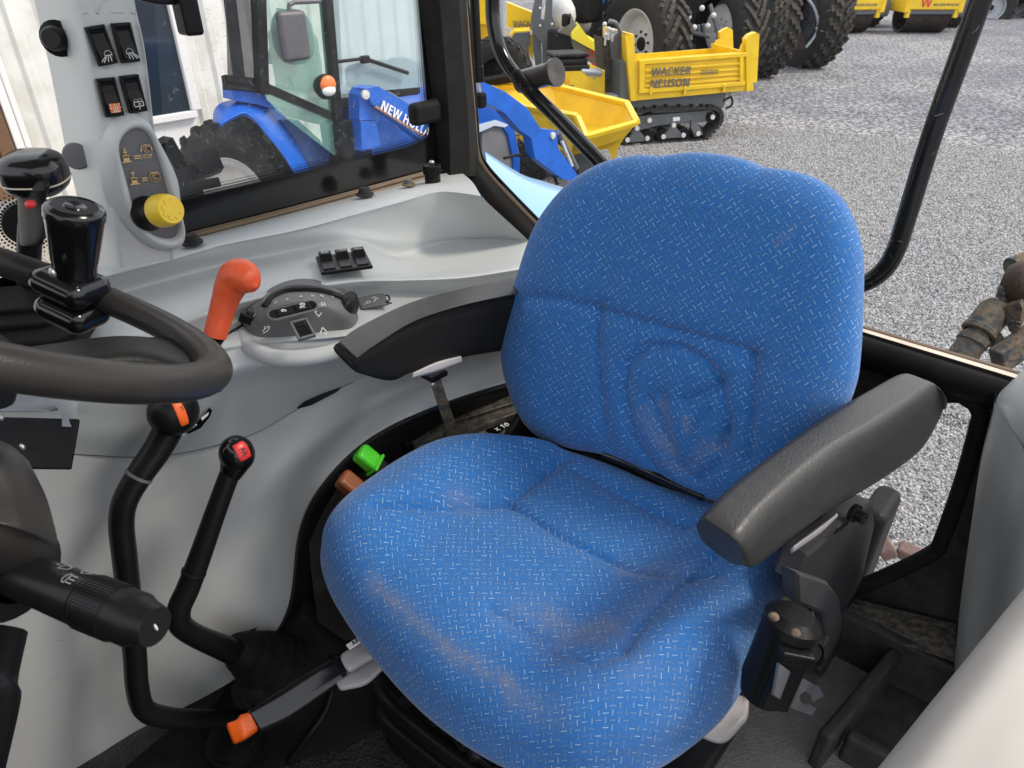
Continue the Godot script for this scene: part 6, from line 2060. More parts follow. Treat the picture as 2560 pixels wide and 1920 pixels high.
func wheel(parent: Node3D, c: Vector3, axis: Vector3, R: float, W: float, rimR: float, lugs: int, rim_mat: Material, style := 0, turf: Material = null, dish := 0.1):
	var at := along(c, c + axis)
	var s := Shape.new()
	var h := W / 2.0
	s.lathe([Vector2(rimR * 0.98, -h * 0.72), Vector2(rimR + (R - rimR) * 0.3, -h * 0.98), Vector2(rimR + (R - rimR) * 0.65, -h), Vector2(R * 0.93, -h * 0.88), Vector2(R * 0.955, -h * 0.5), Vector2(R * 0.96, 0), Vector2(R * 0.955, h * 0.5), Vector2(R * 0.93, h * 0.88), Vector2(rimR + (R - rimR) * 0.65, h), Vector2(rimR + (R - rimR) * 0.3, h * 0.98), Vector2(rimR * 0.98, h * 0.72)], 56, at)
	var t := put("tyre", s, M.tyre, parent)
	s = Shape.new()
	s.t = at
	for k in lugs:
		for side in [-1.0, 1.0]:
			var a: float = TAU * (k + (0.5 if side > 0 else 0.0)) / lugs
			if style == 0:   # long slanting bars
				var m := 5
				for j in m:
					var f := (j + 0.5) / m
					var aa := a + f * 1.5 * TAU / lugs * 0.9
					var y: float = side * h * (0.98 - f * 0.95)
					var rr_ := R * (0.975 - 0.05 * pow(absf(y) / h, 3.0))
					s.box(Vector3(R * 0.07, h * 0.24, R * TAU / lugs * 0.36), Vector3(cos(aa) * rr_, y, sin(aa) * rr_), 0.0, Basis(Vector3.UP, -aa) * Basis(Vector3(1, 0, 0), side * 0.7))
			else:   # short blocks
				for j in 3:
					var y: float = side * h * (0.84 - 0.3 * j)
					var aa := a + (TAU / lugs * 0.33) * j
					var rr_ := R * (0.972 - 0.05 * pow(absf(y) / h, 3.0))
					s.box(Vector3(R * 0.06, h * 0.22, R * TAU / lugs * 0.52), Vector3(cos(aa) * rr_, y, sin(aa) * rr_), 0.012, Basis(Vector3.UP, -aa) * Basis(Vector3(1, 0, 0), side * 0.35))
	put("tread", s, turf if turf else M.tyremud, t)
	s = Shape.new()
	s.lathe([Vector2(rimR * 1.02, -h * 0.7), Vector2(rimR * 0.97, -h * 0.74), Vector2(rimR * 0.9, -h * 0.66), Vector2(rimR * 0.84, -h * (0.35 + dish)), Vector2(rimR * 0.8, -h * dish), Vector2(rimR * 0.45, -h * (dish - 0.08)), Vector2(rimR * 0.3, -h * (dish + 0.02)), Vector2(0, -h * (dish + 0.02))], 40, at)
	var rm := put("rim", s, rim_mat, parent)
	s = Shape.new()
	s.lathe([Vector2(0, -h * 0.28), Vector2(rimR * 0.16, -h * 0.28), Vector2(rimR * 0.2, -h * 0.2), Vector2(rimR * 0.2, -h * 0.08)], 20, at)
	for k in 8:
		var a := TAU * k / 8
		s.t = at
		s.box(Vector3(0.025, 0.03, 0.025) * (R / 0.8), Vector3(cos(a) * rimR * 0.34, -h * 0.15, sin(a) * rimR * 0.34), 0.003)
	put("hub", s, M.machineblack, rm)

func build_yard():
	var s := Shape.new()
	s.box(Vector3(420, 0.2, 420), Vector3(60, YARD - 0.1, 60))
	ground_piece("gravel_ground", s, M.gravel, "grey gravel yard")
	# loose stones near the tractor, real pebbles
	var rng := RandomNumberGenerator.new()
	rng.seed = 11
	var pm := Shape.new()
	var pebble := SphereMesh.new()
	var mm := MultiMesh.new()
	mm.transform_format = MultiMesh.TRANSFORM_3D
	mm.use_colors = true
	var st := Shape.new()
	# a chipped stone of few faces
	var ps := []
	for k in 12:
		var z := 1.0 - 2.0 * (k + 0.5) / 12
		var a := k * 2.4
		ps.append(Vector3(cos(a) * sqrt(1 - z * z), z, sin(a) * sqrt(1 - z * z)) * rng.randf_range(0.75, 1.1))
	var hull := ConvexPolygonShape3D.new()
	hull.points = PackedVector3Array(ps)
	var tris: PackedVector3Array = hull.get_debug_mesh().get_faces()
	if tris.size() < 12:
		pebble.radial_segments = 6; pebble.rings = 3; pebble.radius = 1.0; pebble.height = 2.0
		tris = pebble.get_faces()
	for i in range(0, tris.size(), 3): st.flat([tris[i], tris[i + 1], tris[i + 2]])
	mm.mesh = st.mesh()
	var count := 400000
	mm.instance_count = count
	for i in count:
		var p: Vector3
		var rad := 1.6 + 9.5 * pow(rng.randf(), 0.85)
		var ang := rng.randf_range(-0.18, 0.98)
		p = Vector3(sin(ang) * rad, YARD, cos(ang) * rad)
		var sz := rng.randf_range(0.0045, 0.010) * (1.0 + rad * 0.025)
		var b := Basis(Vector3(rng.randf() - 0.5, rng.randf() - 0.5, rng.randf() - 0.5).normalized(), rng.randf() * TAU).scaled_local(Vector3(sz * rng.randf_range(0.8, 1.5), sz * rng.randf_range(0.5, 0.9), sz))
		mm.set_instance_transform(i, Transform3D(b, p + Vector3(0, sz * 0.3, 0)))
		var g := 0.19 + 0.32 * pow(rng.randf(), 1.2)
		var warm := rng.randf_range(-0.02, 0.03)
		mm.set_instance_color(i, Color(g + warm, g, g - warm * 0.6))
	var mi := MultiMeshInstance3D.new()
	mi.name = "loose_gravel"
	mi.multimesh = mm
	mi.material_override = M.stone
	add_child(mi)
	tag(mi, "loose grey chippings covering the yard close behind the tractor", "gravel")
	mi.set_meta("kind", "stuff")
	# ---- white metal clad building on the left ----
	var X := 7.6
	var b := thing("clad_building", "white ribbed metal clad building with a dark window and a brown door", "building", Vector3(X, YARD, 3.0))
	s = Shape.new()
	s.box(Vector3(0.2, 5.0, 16.0), Vector3(X + 0.16, YARD + 2.5, -0.8))
	put("wall", s, M.wall, b)
	for k in 42:
		var z := -3.5 + k * 0.25
		if z > 2.72 and z < 3.68: continue
		if z > 0.8 and z < 2.08: continue
		s = Shape.new()
		var pr := PackedVector2Array([Vector2(-0.06, 0), Vector2(-0.035, -0.035), Vector2(0.035, -0.035), Vector2(0.06, 0)])
		s.prism(pr, 5.0, Transform3D(Basis(Vector3(0, 0, 1), Vector3(1, 0, 0), Vector3(0, 1, 0)), Vector3(X + 0.06, YARD, z)))
		put("rib", s, M.wall, b)
	var w1 := V(7.56, -.286, 3.57)
	s = Shape.new()
	s.box(Vector3(0.05, 2.8, w1.z - 2.75), Vector3(X + 0.0, w1.y + 1.4, (w1.z + 2.75) / 2))
	var wn := put("window", s, M.darkpane, b)
	s = Shape.new()
	s.box(Vector3(0.10, 0.07, w1.z - 2.66), Vector3(X - 0.02, w1.y - 0.035, (w1.z + 2.75) / 2), 0.01)
	s.box(Vector3(0.10, 3.0, 0.10), Vector3(X - 0.02, w1.y + 1.5, w1.z + 0.05), 0.01)
	s.box(Vector3(0.10, 3.0, 0.08), Vector3(X - 0.02, w1.y + 1.5, 2.71), 0.01)
	s.box(Vector3(0.06, 0.72, w1.z - 2.66), Vector3(X + 0.02, w1.y - 0.42, (w1.z + 2.75) / 2))
	put("frame", s, M.trim, wn)
	# brown door with its frame at the far left
	var d0 := V(7.5, -.481, 1.858)
	s = Shape.new()
	s.box(Vector3(0.10, 3.2, 0.12), Vector3(X - 0.03, d0.y + 1.3, d0.z - 0.02), 0.01)
	s.box(Vector3(0.06, 3.2, 0.9), Vector3(X, d0.y + 1.3, d0.z - 0.5))
	var door := put("door", s, mat(lin(0.16, 0.09, 0.05), 0.6, 0.0, "", 0.0, "blotch", 2.0), b)
	s = Shape.new()
	s.box(Vector3(0.04, 2.0, 0.75), Vector3(X - 0.04, d0.y + 1.0, d0.z - 0.5))
	put("door_glass", s, M.darkpane, door)
	s = Shape.new()
	s.box(Vector3(0.09, 5.0, 0.07), Vector3(X - 0.02, YARD + 2.5, d0.z + 0.09), 0.01)
	s.box(Vector3(0.07, 5.0, 0.05), Vector3(X - 0.01, YARD + 2.5, d0.z + 0.16), 0.01)
	put("corner_trim", s, M.trim, b)
	# sandy timber apron in front of it
	var deck := thing("timber_deck", "sandy brown boarded deck on the ground before the brown door", "deck", Vector3(X - 1.6, YARD, 1.2))
	for k in 14:
		s = Shape.new()
		s.box(Vector3(2.6, 0.10, 0.235), Vector3(X - 1.4, YARD + 0.10 + (k % 3) * 0.002, -0.8 + k * 0.24), 0.006)
		put("board", s, M.tan, deck)
	# rubber grommet on our own side window, low at the front
	var gm := thing("rubber_grommet", "round black rubber grommet with printed dots on the glass at the far left", "grommet", V(1.15, .8613, .2731))
	s = Shape.new()
	s.lathe([Vector2(0.012, -0.004), Vector2(0.025, -0.012), Vector2(0.030, -0.004), Vector2(0.030, 0.002), Vector2(0.0, 0.002)], 32, frame(V(1.15, .8618, .2712), Vector3(0, 1, 0), Vector3(-1, 0, 0)).rotated_local(Vector3.RIGHT, 0.0))
	put("ring", s, M.rubber, gm)
	s = Shape.new()
	var gc := V(1.15, .8618, .2712)
	for r in 4:
		for k in 46:
			var a := TAU * (k + 0.5 * (r % 2)) / 46
			var rad := 0.033 + r * 0.0052
			var dd := 0.0021 - r * 0.0004
			var pts := []
			for m in 6: pts.append(gc + Vector3(-0.002, sin(a) * rad + sin(TAU * m / 6) * dd, cos(a) * rad + cos(TAU * m / 6) * dd))
			s.flat(pts)
	put("printed_dots", s, M.gloss, gm)

func build_machines():
	build_blue_tractor()
	build_tracked_dumper()
	build_skip_dumper()
	build_far_machines()
	build_linkage()

func build_blue_tractor():
	var bt := thing("blue_tractor", "blue compact tractor with glass cab and front loader parked beside the window", "tractor", Vector3(4.9, YARD, 3.4))
	wheel(bt, V(5.157, -.47, 2.728), Vector3(0.35, 0, 0.94), 0.57, 0.36, 0.31, 20, M.rim, 0, M.tyre, 0.55)
	wheel(bt, Vector3(5.3, YARD + 0.4, 4.9), Vector3(0.35, 0, 0.94), 0.4, 0.24, 0.22, 18, M.rim, 0, M.tyre)
	# rear mudguard: a bent sheet with a raised outer step
	var s := Shape.new()
	var o := [V(4.3, .272, 2.144), V(4.3, .343, 2.174), V(4.3, .374, 2.244), V(4.3, .376, 2.364), V(4.3, .345, 2.524), V(4.3, .246, 2.63), V(4.3, .142, 2.703), V(4.3, .015, 2.778), V(4.3, -.121, 2.828), V(4.3, -.229, 2.853)]
	var inn := [V(4.3, .259, 2.185), V(4.3, .272, 2.22), V(4.3, .291, 2.277), V(4.3, .304, 2.362), V(4.3, .253, 2.434), V(4.3, .177, 2.486), V(4.3, .104, 2.536), V(4.3, -.011, 2.604), V(4.3, -.126, 2.653), V(4.3, -.202, 2.667)]
	for k in o.size(): o[k] = V(0, 1.2, 0) + (o[k] - V(0, 1.2, 0)) * 1.06
	var low := []
	for p in inn: low.append(p + Vector3(0.02, -0.035, 0))
	s.grid(loft([low, inn, o], 40, 10))
	put("mudguard", s, M.blue, bt)
	s = Shape.new()
	slab(s, [V(4.4, .356, 2.356), V(4.4, .434, 2.368), V(4.4, .395, 2.568), V(4.4, .324, 2.592), V(4.4, .256, 2.643), V(4.4, .303, 2.535)], Vector3(0.12, 0, 0))
	put("mudguard_box", s, M.blue, bt)
	s = Shape.new()
	slab(s, [V(4.45, .179, 2.69), V(4.45, .158, 2.827), V(4.45, -.001, 2.98), V(4.45, -.247, 3.078), V(4.45, -.249, 2.885), V(4.45, -.114, 2.842), V(4.45, .048, 2.774)], Vector3(0.1, 0, 0))
	put("step_panel", s, mat(lin(0.02, 0.06, 0.2), 0.4), bt)
	# cab: posts, roof, panes
	s = Shape.new()
	for q in [[V(4.35, 1.219, 2.671), V(4.35, .374, 2.533), 0.07], [V(4.35, 1.22, 3.118), V(4.35, -.138, 3.056), 0.07], [V(4.4, 1.223, 4.092), V(4.4, .219, 4.03), 0.05], [V(5.5, 1.126, 3.099), V(5.5, .237, 3.027), 0.07], [V(5.5, 1.062, 4.029), V(5.5, -.153, 3.917), 0.06]]:
		bar(s, q[0], q[1], q[2], q[2], 0.01)
	bar(s, V(4.36, .418, 2.549), V(4.36, .127, 3.105), 0.04, 0.05)
	bar(s, V(4.4, .235, 3.152), V(4.4, .208, 3.662), 0.03, 0.05)
	bar(s, V(4.36, .13, 3.089), V(4.36, -.203, 3.089), 0.16, 0.12, 0.02)
	bar(s, V(4.4, .464, 2.321), V(4.4, .409, 2.586), 0.05, 0.08)
	put("cab_frame", s, M.machineblack, bt)
	s = Shape.new()
	s.box(Vector3(1.5, 0.12, 1.7), Vector3(5.0, 1.35, 2.9), 0.04)
	put("roof", s, M.blue, bt)
	s = Shape.new()
	slab(s, [V(4.35, 1.219, 2.711), V(4.35, 1.22, 3.118), V(4.35, -.121, 3.041), V(4.35, .099, 2.795), V(4.35, .266, 2.613), V(4.35, .372, 2.547)], Vector3(0.006, 0, 0))
	var gl := put("door_pane", s, tint_glass(Color(0.55, 0.8, 0.72), 0.22), bt)
	s = Shape.new()
	slab(s, [V(4.36, 1.218, 2.475), V(4.36, 1.219, 2.678), V(4.36, .42, 2.535), V(4.36, .468, 2.326)], Vector3(0.006, 0, 0))
	put("rear_side_pane", s, tint_glass(Color(0.05, 0.07, 0.1), 0.55), bt)
	s = Shape.new()
	slab(s, [V(4.4, 1.221, 3.199), V(4.4, 1.223, 4.073), V(4.4, .234, 4.023), V(4.4, .287, 3.161)], Vector3(0.006, 0, 0))
	put("windscreen", s, tint_glass(Color(0.72, 0.82, 0.84), 0.42), bt)
	# seat under plastic film, steering wheel and dark insides
	s = square_loft([[V(4.9, .338, 3.064), V(4.8, .349, 3.29), V(4.8, .268, 3.276)], [V(4.95, .485, 3.143), V(4.85, .478, 3.366), V(4.85, .229, 3.323)]], 0.3, 12, 0.3)
	s.box(Vector3(0.5, 0.14, 0.5), V(4.85, .217, 3.196), 0.05)
	s.box(Vector3(0.5, 0.62, 0.14), V(4.9, .353, 3.169), 0.06)
	put("wrapped_seat", s, mat(lin(0.55, 0.62, 0.57), 0.35, 0.0, "rough", 0.8, "", 1.5), bt)
	s = Shape.new()
	slab(s, [V(5.2, .41, 3.137), V(5.2, .774, 3.296), V(5.2, .736, 3.497), V(5.2, .378, 3.45)], Vector3(0.05, 0, 0))
	put("rear_screen", s, tint_glass(Color(0.1, 0.3, 0.55), 0.5), bt)
	s = Shape.new()
	s.ball(Vector3(0.12, 0.17, 0.13), V(4.6, .648, 2.98), 20, 0.75)
	put("wrapped_headrest", s, mat(lin(0.13, 0.12, 0.14), 0.4, 0.0, "rough", 0.5, "", 2.0), bt)
	s = Shape.new()
	s.tube(arr(cr([V(4.3, .861, 2.79), V(4.3, .822, 2.788), V(4.3, .789, 2.799)], 8)), 0.014, 8)
	s.tube([V(4.3, .861, 2.79), V(4.3, .875, 2.83), V(4.3, .872, 3.022)], 0.014, 8)
	s.box(Vector3(0.06, 0.285, 0.2), V(4.28, .691, 2.776), 0.05)
	put("mirror", s, mat(lin(0.10, 0.095, 0.11), 0.45, 0.0, "", 0.0, "blotch", 3.0), bt)
	s = Shape.new()
	s.box(Vector3(0.5, 0.5, 0.45), V(4.95, .101, 3.992), 0.08)
	s.ball(Vector3(0.2, 0.13, 0.2), V(4.95, .249, 4.182), 16)
	put("inner_console", s, M.machineblack, bt)
	s = Shape.new()
	s.tube(arr(cr([V(4.75, .275, 3.496), V(4.75, .335, 3.58), V(4.75, .351, 3.776), V(4.75, .309, 3.953)], 16)), 0.02, 8)
	put("steering_wheel", s, M.machine, bt)
	s = Shape.new()
	s.tube([V(4.36, .501, 3.111), V(4.36, .499, 3.334), V(4.36, .502, 3.387)], 0.011, 8)
	s.tube([V(4.36, .497, 3.376), V(4.36, .439, 3.541), V(4.36, .362, 3.761)], 0.014, 8)
	s.box(Vector3(0.04, 0.05, 0.07), V(4.36, .492, 3.375), 0.01)
	put("wiper", s, M.machineblack, bt)
	s = Shape.new()
	s.lathe([Vector2(0, 0), Vector2(0.075, 0), Vector2(0.08, 0.04), Vector2(0.06, 0.09), Vector2(0, 0.09)], 24, along(V(4.22, .377, 2.949), V(4.22, .377, 2.949) + Vector3(1, 0, 0)))
	var lamp := put("side_lamp", s, M.machineblack, bt)
	s = Shape.new()
	s.ball(Vector3(0.03, 0.06, 0.06), V(4.215, .393, 2.942), 18)
	put("amber_lens", s, mat(lin(0.8, 0.18, 0.04), 0.25), lamp)
	s = Shape.new()
	s.ball(Vector3(0.028, 0.035, 0.052), V(4.205, .361, 2.936), 18)
	put("clear_lens", s, mat(lin(0.75, 0.75, 0.72), 0.2), lamp)
	# bonnet and grille
	s = Shape.new()
	var rows := []
	for q in [[0.0, 0.62, 0.98], [0.5, 0.60, 0.97], [1.0, 0.56, 0.93], [1.35, 0.50, 0.86], [1.5, 0.42, 0.74], [1.56, 0.36, 0.4]]:
		var row := PackedVector3Array()
		for p in rr(2.0, 2.0, 0.6, 5): row.append(Vector3(4.95 + p.x * 0.34 * (0.9 + 0.1 * q[1]), YARD + 0.55 + (q[2] - 0.3) * (p.y * 0.5 + 0.5), 3.55 + q[0]))
		rows.append(row)
	s.grid(rows, 1.0, true)
	put("bonnet", s, M.blue, bt)
	s = Shape.new()
	slab(s, [V(4.6, -.588, 4.781), V(4.6, -.227, 4.793), V(4.6, -.231, 5.033), V(4.6, -.295, 5.211), V(4.6, -.541, 5.304), V(4.6, -1.004, 5.272), V(4.6, -.982, 5.093)], Vector3(0.35, 0, 0.0))
	put("grille", s, mat(lin(0.2, 0.2, 0.21), 0.5, 0.0, "fine", 0.3, "blotch", 1.0), bt)
	s = Shape.new()
	slab(s, [V(4.58, -.254, 4.719), V(4.58, -.035, 4.727), V(4.58, -.047, 4.881), V(4.58, -.136, 5.077), V(4.58, -.337, 5.222), V(4.58, -.611, 5.294), V(4.58, -1, 5.273), V(4.58, -1.005, 5.207), V(4.58, -.593, 5.2), V(4.58, -.338, 5.12), V(4.58, -.224, 5.011), V(4.58, -.213, 4.85)], Vector3(0.45, 0, 0))
	put("bonnet_front", s, M.blue, bt)
	s = Shape.new()
	slab(s, [V(4.57, -.257, 4.708), V(4.57, -.189, 4.711), V(4.57, -.185, 4.947), V(4.57, -.254, 5.121), V(4.57, -.267, 5.065), V(4.57, -.23, 4.924)], Vector3(0.4, 0, 0))
	put("headlamp", s, mat(lin(0.6, 0.68, 0.75), 0.15), bt)
	# loader: tower, beams, knee
	s = Shape.new()
	slab(s, [V(4.2, .301, 3.173), V(4.2, .337, 3.212), V(4.2, .345, 3.29), V(4.2, .319, 3.35), V(4.2, .114, 3.331), V(4.2, .142, 3.151)], Vector3(0.12, 0, 0))
	slab(s, [V(4.2, .135, 3.163), V(4.2, .114, 3.295), V(4.2, -.063, 3.317), V(4.2, -.068, 3.145)], Vector3(0.14, 0, 0))
	var lo := put("loader_tower", s, M.blue, bt)
	s = Shape.new()
	slab(s, [V(4.16, .342, 3.205), V(4.16, .347, 3.31), V(4.16, .221, 3.532), V(4.16, .089, 3.714), V(4.16, -.065, 3.952), V(4.16, -.195, 3.965), V(4.16, -.096, 3.698), V(4.16, .097, 3.444), V(4.16, .239, 3.243)], Vector3(0.10, 0, 0))
	slab(s, [V(4.16, .321, 4.105), V(4.16, .329, 4.236), V(4.16, .243, 4.377), V(4.16, .148, 4.613), V(4.16, -.023, 4.899), V(4.16, -.226, 5.089), V(4.16, -.278, 5.32), V(4.16, -.448, 5.353), V(4.16, -.484, 5.392), V(4.16, -.771, 5.688), V(4.16, -.799, 5.6), V(4.16, -.75, 5.444), V(4.16, -.595, 5.206), V(4.16, -.468, 5.018), V(4.16, -.283, 4.958), V(4.16, -.19, 4.806), V(4.16, -.02, 4.612), V(4.16, .076, 4.419), V(4.16, .179, 4.097)], Vector3(0.10, 0, 0))
	slab(s, [V(4.17, .086, 3.723), V(4.17, .32, 4.158), V(4.17, .171, 4.15), V(4.17, -.194, 3.953)], Vector3(0.09, 0, 0))
	put("loader_beam", s, M.blue, lo)
	var tf := face([V(4.15, .282, 3.283), V(4.15, .03, 3.7), V(4.15, -.033, 3.695), V(4.15, .225, 3.276)])
	text("NEW HOLLAND", 0.064, tf[0] * Transform3D(Basis.IDENTITY, Vector3(0.115, -0.005, 0.003)), M.white, lo, "lettering", true, 0.002)
	s = Shape.new()
	slab(s, [V(4.155, .216, 3.264), V(4.155, .224, 3.28), V(4.155, -.045, 3.698), V(4.155, -.063, 3.696)], Vector3(0.02, 0, 0))
	put("copper_stripe", s, mat(lin(0.45, 0.22, 0.1), 0.4), lo)
	s = Shape.new()
	s.tube([V(4.2, -.309, 5.39), V(4.2, -.702, 5.697)], 0.032, 12)
	s.tube([V(4.3, .256, 3.487), V(4.3, .16, 3.648)], 0.03, 12)
	put("loader_ram", s, M.machine, lo)
	s = Shape.new()
	s.tube([V(4.18, -.391, 5.424), V(4.18, -.66, 5.603)], 0.016, 10)
	put("ram_rod", s, M.rim, lo)
	s = Shape.new()
	s.tube(arr(cr([V(4.25, -.422, 4.698), V(4.25, -.438, 4.912), V(4.25, -.554, 5.197), V(4.25, -.73, 5.415), V(4.25, -.902, 5.486)], 20)), 0.014, 8)
	s.tube(arr(cr([V(4.25, -.354, 5.396), V(4.25, -.443, 5.491), V(4.25, -.645, 5.758), V(4.25, -.805, 5.771), V(4.25, -.691, 5.506)], 20)), 0.011, 8)
	put("loader_hose", s, M.machineblack, lo)
	s = Shape.new()
	s.lathe([Vector2(0, 0), Vector2(0.03, 0), Vector2(0.03, 0.02), Vector2(0, 0.025)], 14, along(V(4.16, -.309, 5.252), V(4.16, -.309, 5.252) + Vector3(-1, 0, 0)))
	s.lathe([Vector2(0, 0), Vector2(0.03, 0), Vector2(0.03, 0.02), Vector2(0, 0.025)], 14, along(V(4.16, .309, 3.187), V(4.16, .309, 3.187) + Vector3(-1, 0, 0)))
	put("pivot_pin", s, M.rim, lo)
	s = Shape.new()
	bar(s, V(4.9, -.181, 2.1), V(4.9, -.137, 2.419), 0.08, 0.1)
	bar(s, V(4.7, -.181, 1.973), V(4.7, -.198, 2.293), 0.06, 0.06)
	bar(s, V(5.2, .019, 2.202), V(5.2, -.217, 2.272), 0.12, 0.1)
	bar(s, V(4.9, -.113, 2.232), V(4.9, -.107, 2.41), 0.14, 0.14)
	put("rear_linkage", s, M.machineblack, bt)
	s = Shape.new()
	s.box(Vector3(0.4, 0.35, 2.0), Vector3(5.5, YARD + 0.45, 4.1), 0.04)
	put("chassis", s, M.machineblack, bt)
	# rear mudguard of our own tractor; its blue is painted pale as sky reflection
	var mg := thing("own_mudguard", "blue mudguard with the pale sky reflection put into its colour, just outside the rear window corner", "mudguard", V(1.321, .547, 1.6))
	s = Shape.new()
	var mr: Array = [[V(1.692, .577, 1.75), V(1.575, .512, 1.8), V(1.534, .474, 1.9), V(1.469, .436, 2), V(1.328, .37, 2.1)], [V(1.42, .6317, 1.5), V(1.312, .5952, 1.5), V(1.223, .5568, 1.5), V(1.122, .5003, 1.5), V(1.007, .4148, 1.5)], [V(1.312, .5734, 1.4), V(1.224, .503, 1.4), V(1.137, .4565, 1.4), V(1.039, .3923, 1.4), V(.9312, .3566, 1.4)]]
	var skirt := []
	for p in mr[0]: skirt.append(p + Vector3(0.25, -0.5, 0.1))
	var foot := []
	for p in mr[2]: foot.append(p + Vector3(-0.05, -0.5, 0))
	s.grid(loft([skirt] + mr + [foot], 24, 24))
	put("panel", s, M.skyfender, mg)

func tint_glass(c: Color, a: float) -> StandardMaterial3D:
	var m := StandardMaterial3D.new()
	m.albedo_color = Color(c.r, c.g, c.b, a)
	m.roughness = 0.05
	m.transparency = BaseMaterial3D.TRANSPARENCY_ALPHA
	return m

func build_tracked_dumper():
	var e := Vector3(-0.562, 0, 0.827)
	var w := Vector3(0.827, 0, 0.562)
	var td := thing("tracked_dumper", "yellow tracked dumper with a ribbed drop side bed on dark rubber tracks", "dumper", V(4.855, -1.044, 8.394))
	# tracks
	for off in [0.0, 0.85]:
		var t := thing_part("track", td)
		var pts := [V(5.191, -.871, 7.9), V(5.189, -.725, 7.903), V(5.126, -.649, 7.996), V(4.885, -.607, 8.351), V(4.539, -.626, 8.859), V(4.425, -.655, 9.027), V(4.381, -.748, 9.092), V(4.39, -.857, 9.079), V(4.479, -1.016, 8.948), V(4.518, -1.059, 8.891), V(4.854, -1.059, 8.396), V(5.105, -1.058, 8.027)]
		for i in pts.size(): pts[i] += w * off
		var path := cr(arr(pts), 90, true)
		var s := Shape.new()
		var inner := PackedVector3Array(); var outer := PackedVector3Array()
		var rows := [PackedVector3Array(), PackedVector3Array(), PackedVector3Array(), PackedVector3Array()]
		var ctr := Vector3.ZERO
		for p in path: ctr += p / 90.0
		for i in 90:
			var tg := (path[(i + 1) % 90] - path[(i + 89) % 90]).normalized()
			var out := tg.cross(w).normalized()
			if out.dot(path[i] - ctr) < 0: out = -out
			rows[0].append(path[i] - out * 0.03); rows[1].append(path[i]); rows[2].append(path[i] + w * 0.25); rows[3].append(path[i] + w * 0.25 - out * 0.03)
		s.grid([rows[0], rows[1]], 1.0, true); s.grid([rows[1], rows[2]], 1.0, true); s.grid([rows[2], rows[3]], 1.0, true)
		s.grid([rows[3], rows[0]], 1.0, true)
		for i in range(0, 90, 2):
			var tg := (path[(i + 1) % 90] - path[(i + 89) % 90]).normalized()
			var out := tg.cross(w).normalized()
			if out.dot(path[i] - ctr) < 0: out = -out
			s.box(Vector3(0.035, 0.03, 0.25), path[i] + out * 0.012 + w * 0.125, 0.004, Basis(tg, out, tg.cross(out)))
		put("belt", s, M.tyre, t)
		if off == 0.0:
			s = Shape.new()
			slab(s, [V(5.128, -.708, 8.099), V(4.503, -.679, 9.019), V(4.446, -.768, 9.103), V(4.522, -.827, 8.992), V(4.904, -.826, 8.429), V(5.057, -.877, 8.204), V(5.122, -.821, 8.108)], w * 0.12)
			put("side_frame", s, M.machine, t)
			for q in [[V(5.061, -.83, 8.127), V(4.964, -1.009, 8.27), V(5.132, -1.012, 8.023)], [V(4.775, -.817, 8.548), V(4.673, -.993, 8.698), V(4.858, -.989, 8.426)], [V(4.632, -.791, 8.759), V(4.569, -.846, 8.85), V(4.526, -.972, 8.914), V(4.589, -.996, 8.822), V(4.631, -.871, 8.759)]]:
				s = Shape.new()
				slab(s, q, w * 0.05)
				put("bogie", s, M.machine, t)
			for q in [V(4.964, -.748, 8.251), V(4.466, -.753, 8.984), V(5.115, -.972, 8.011), V(4.961, -.968, 8.239), V(4.836, -.96, 8.423), V(4.677, -.956, 8.656), V(4.559, -.947, 8.829), V(4.764, -.823, 8.529), V(5.049, -.835, 8.109)]:
				s = Shape.new()
				s.lathe([Vector2(0, -0.02), Vector2(0.03, -0.02), Vector2(0.03, 0.0)], 12, along(q, q + w))
				put("axle_end", s, M.rim, t)
			for q in [V(5.151, -.972, 8.065), V(4.995, -.973, 8.295), V(4.87, -.965, 8.48), V(4.71, -.96, 8.714), V(4.592, -.952, 8.889), V(4.987, -.75, 8.307), V(4.499, -.754, 9.025)]:
				s = Shape.new()
				s.lathe([Vector2(0, 0), Vector2(0.085, 0), Vector2(0.09, 0.02), Vector2(0.09, 0.1), Vector2(0, 0.1)], 18, along(q, q + w))
				put("roller", s, M.machineblack, t)
			s = Shape.new()
			slab(s, [V(4.801, -.739, 8.563), V(4.747, -.739, 8.642), V(4.744, -.784, 8.647), V(4.797, -.789, 8.568)], w * 0.01)
			put("sticker", s, M.white, t)
	# chassis
	var s := Shape.new()
	slab(s, [V(5.193, -.511, 8.075), V(4.431, -.473, 9.196), V(4.425, -.631, 9.205), V(4.458, -.693, 9.157), V(5.169, -.681, 8.11)], w * 0.9)
	put("chassis", s, M.machine, td)
	s = Shape.new()
	s.tube(arr(cr([V(4.443, -.58, 9.179), V(4.383, -.536, 9.267), V(4.366, -.636, 9.292), V(4.411, -.672, 9.225)], 12)), 0.015, 6)
	put("hitch_loop", s, M.machineblack, td)
	# bed: near side with frame and ribs, far side, ends, corner posts
	var bed := thing_part("bed", td)
	s = Shape.new()
	slab(s, [V(5.11, -.503, 8.02), V(5.144, -.034, 7.97), V(4.287, .009, 9.231), V(4.26, -.011, 9.271), V(4.218, -.447, 9.332)], w * 0.04)
	put("near_side", s, M.yellow, bed)
	s = Shape.new()
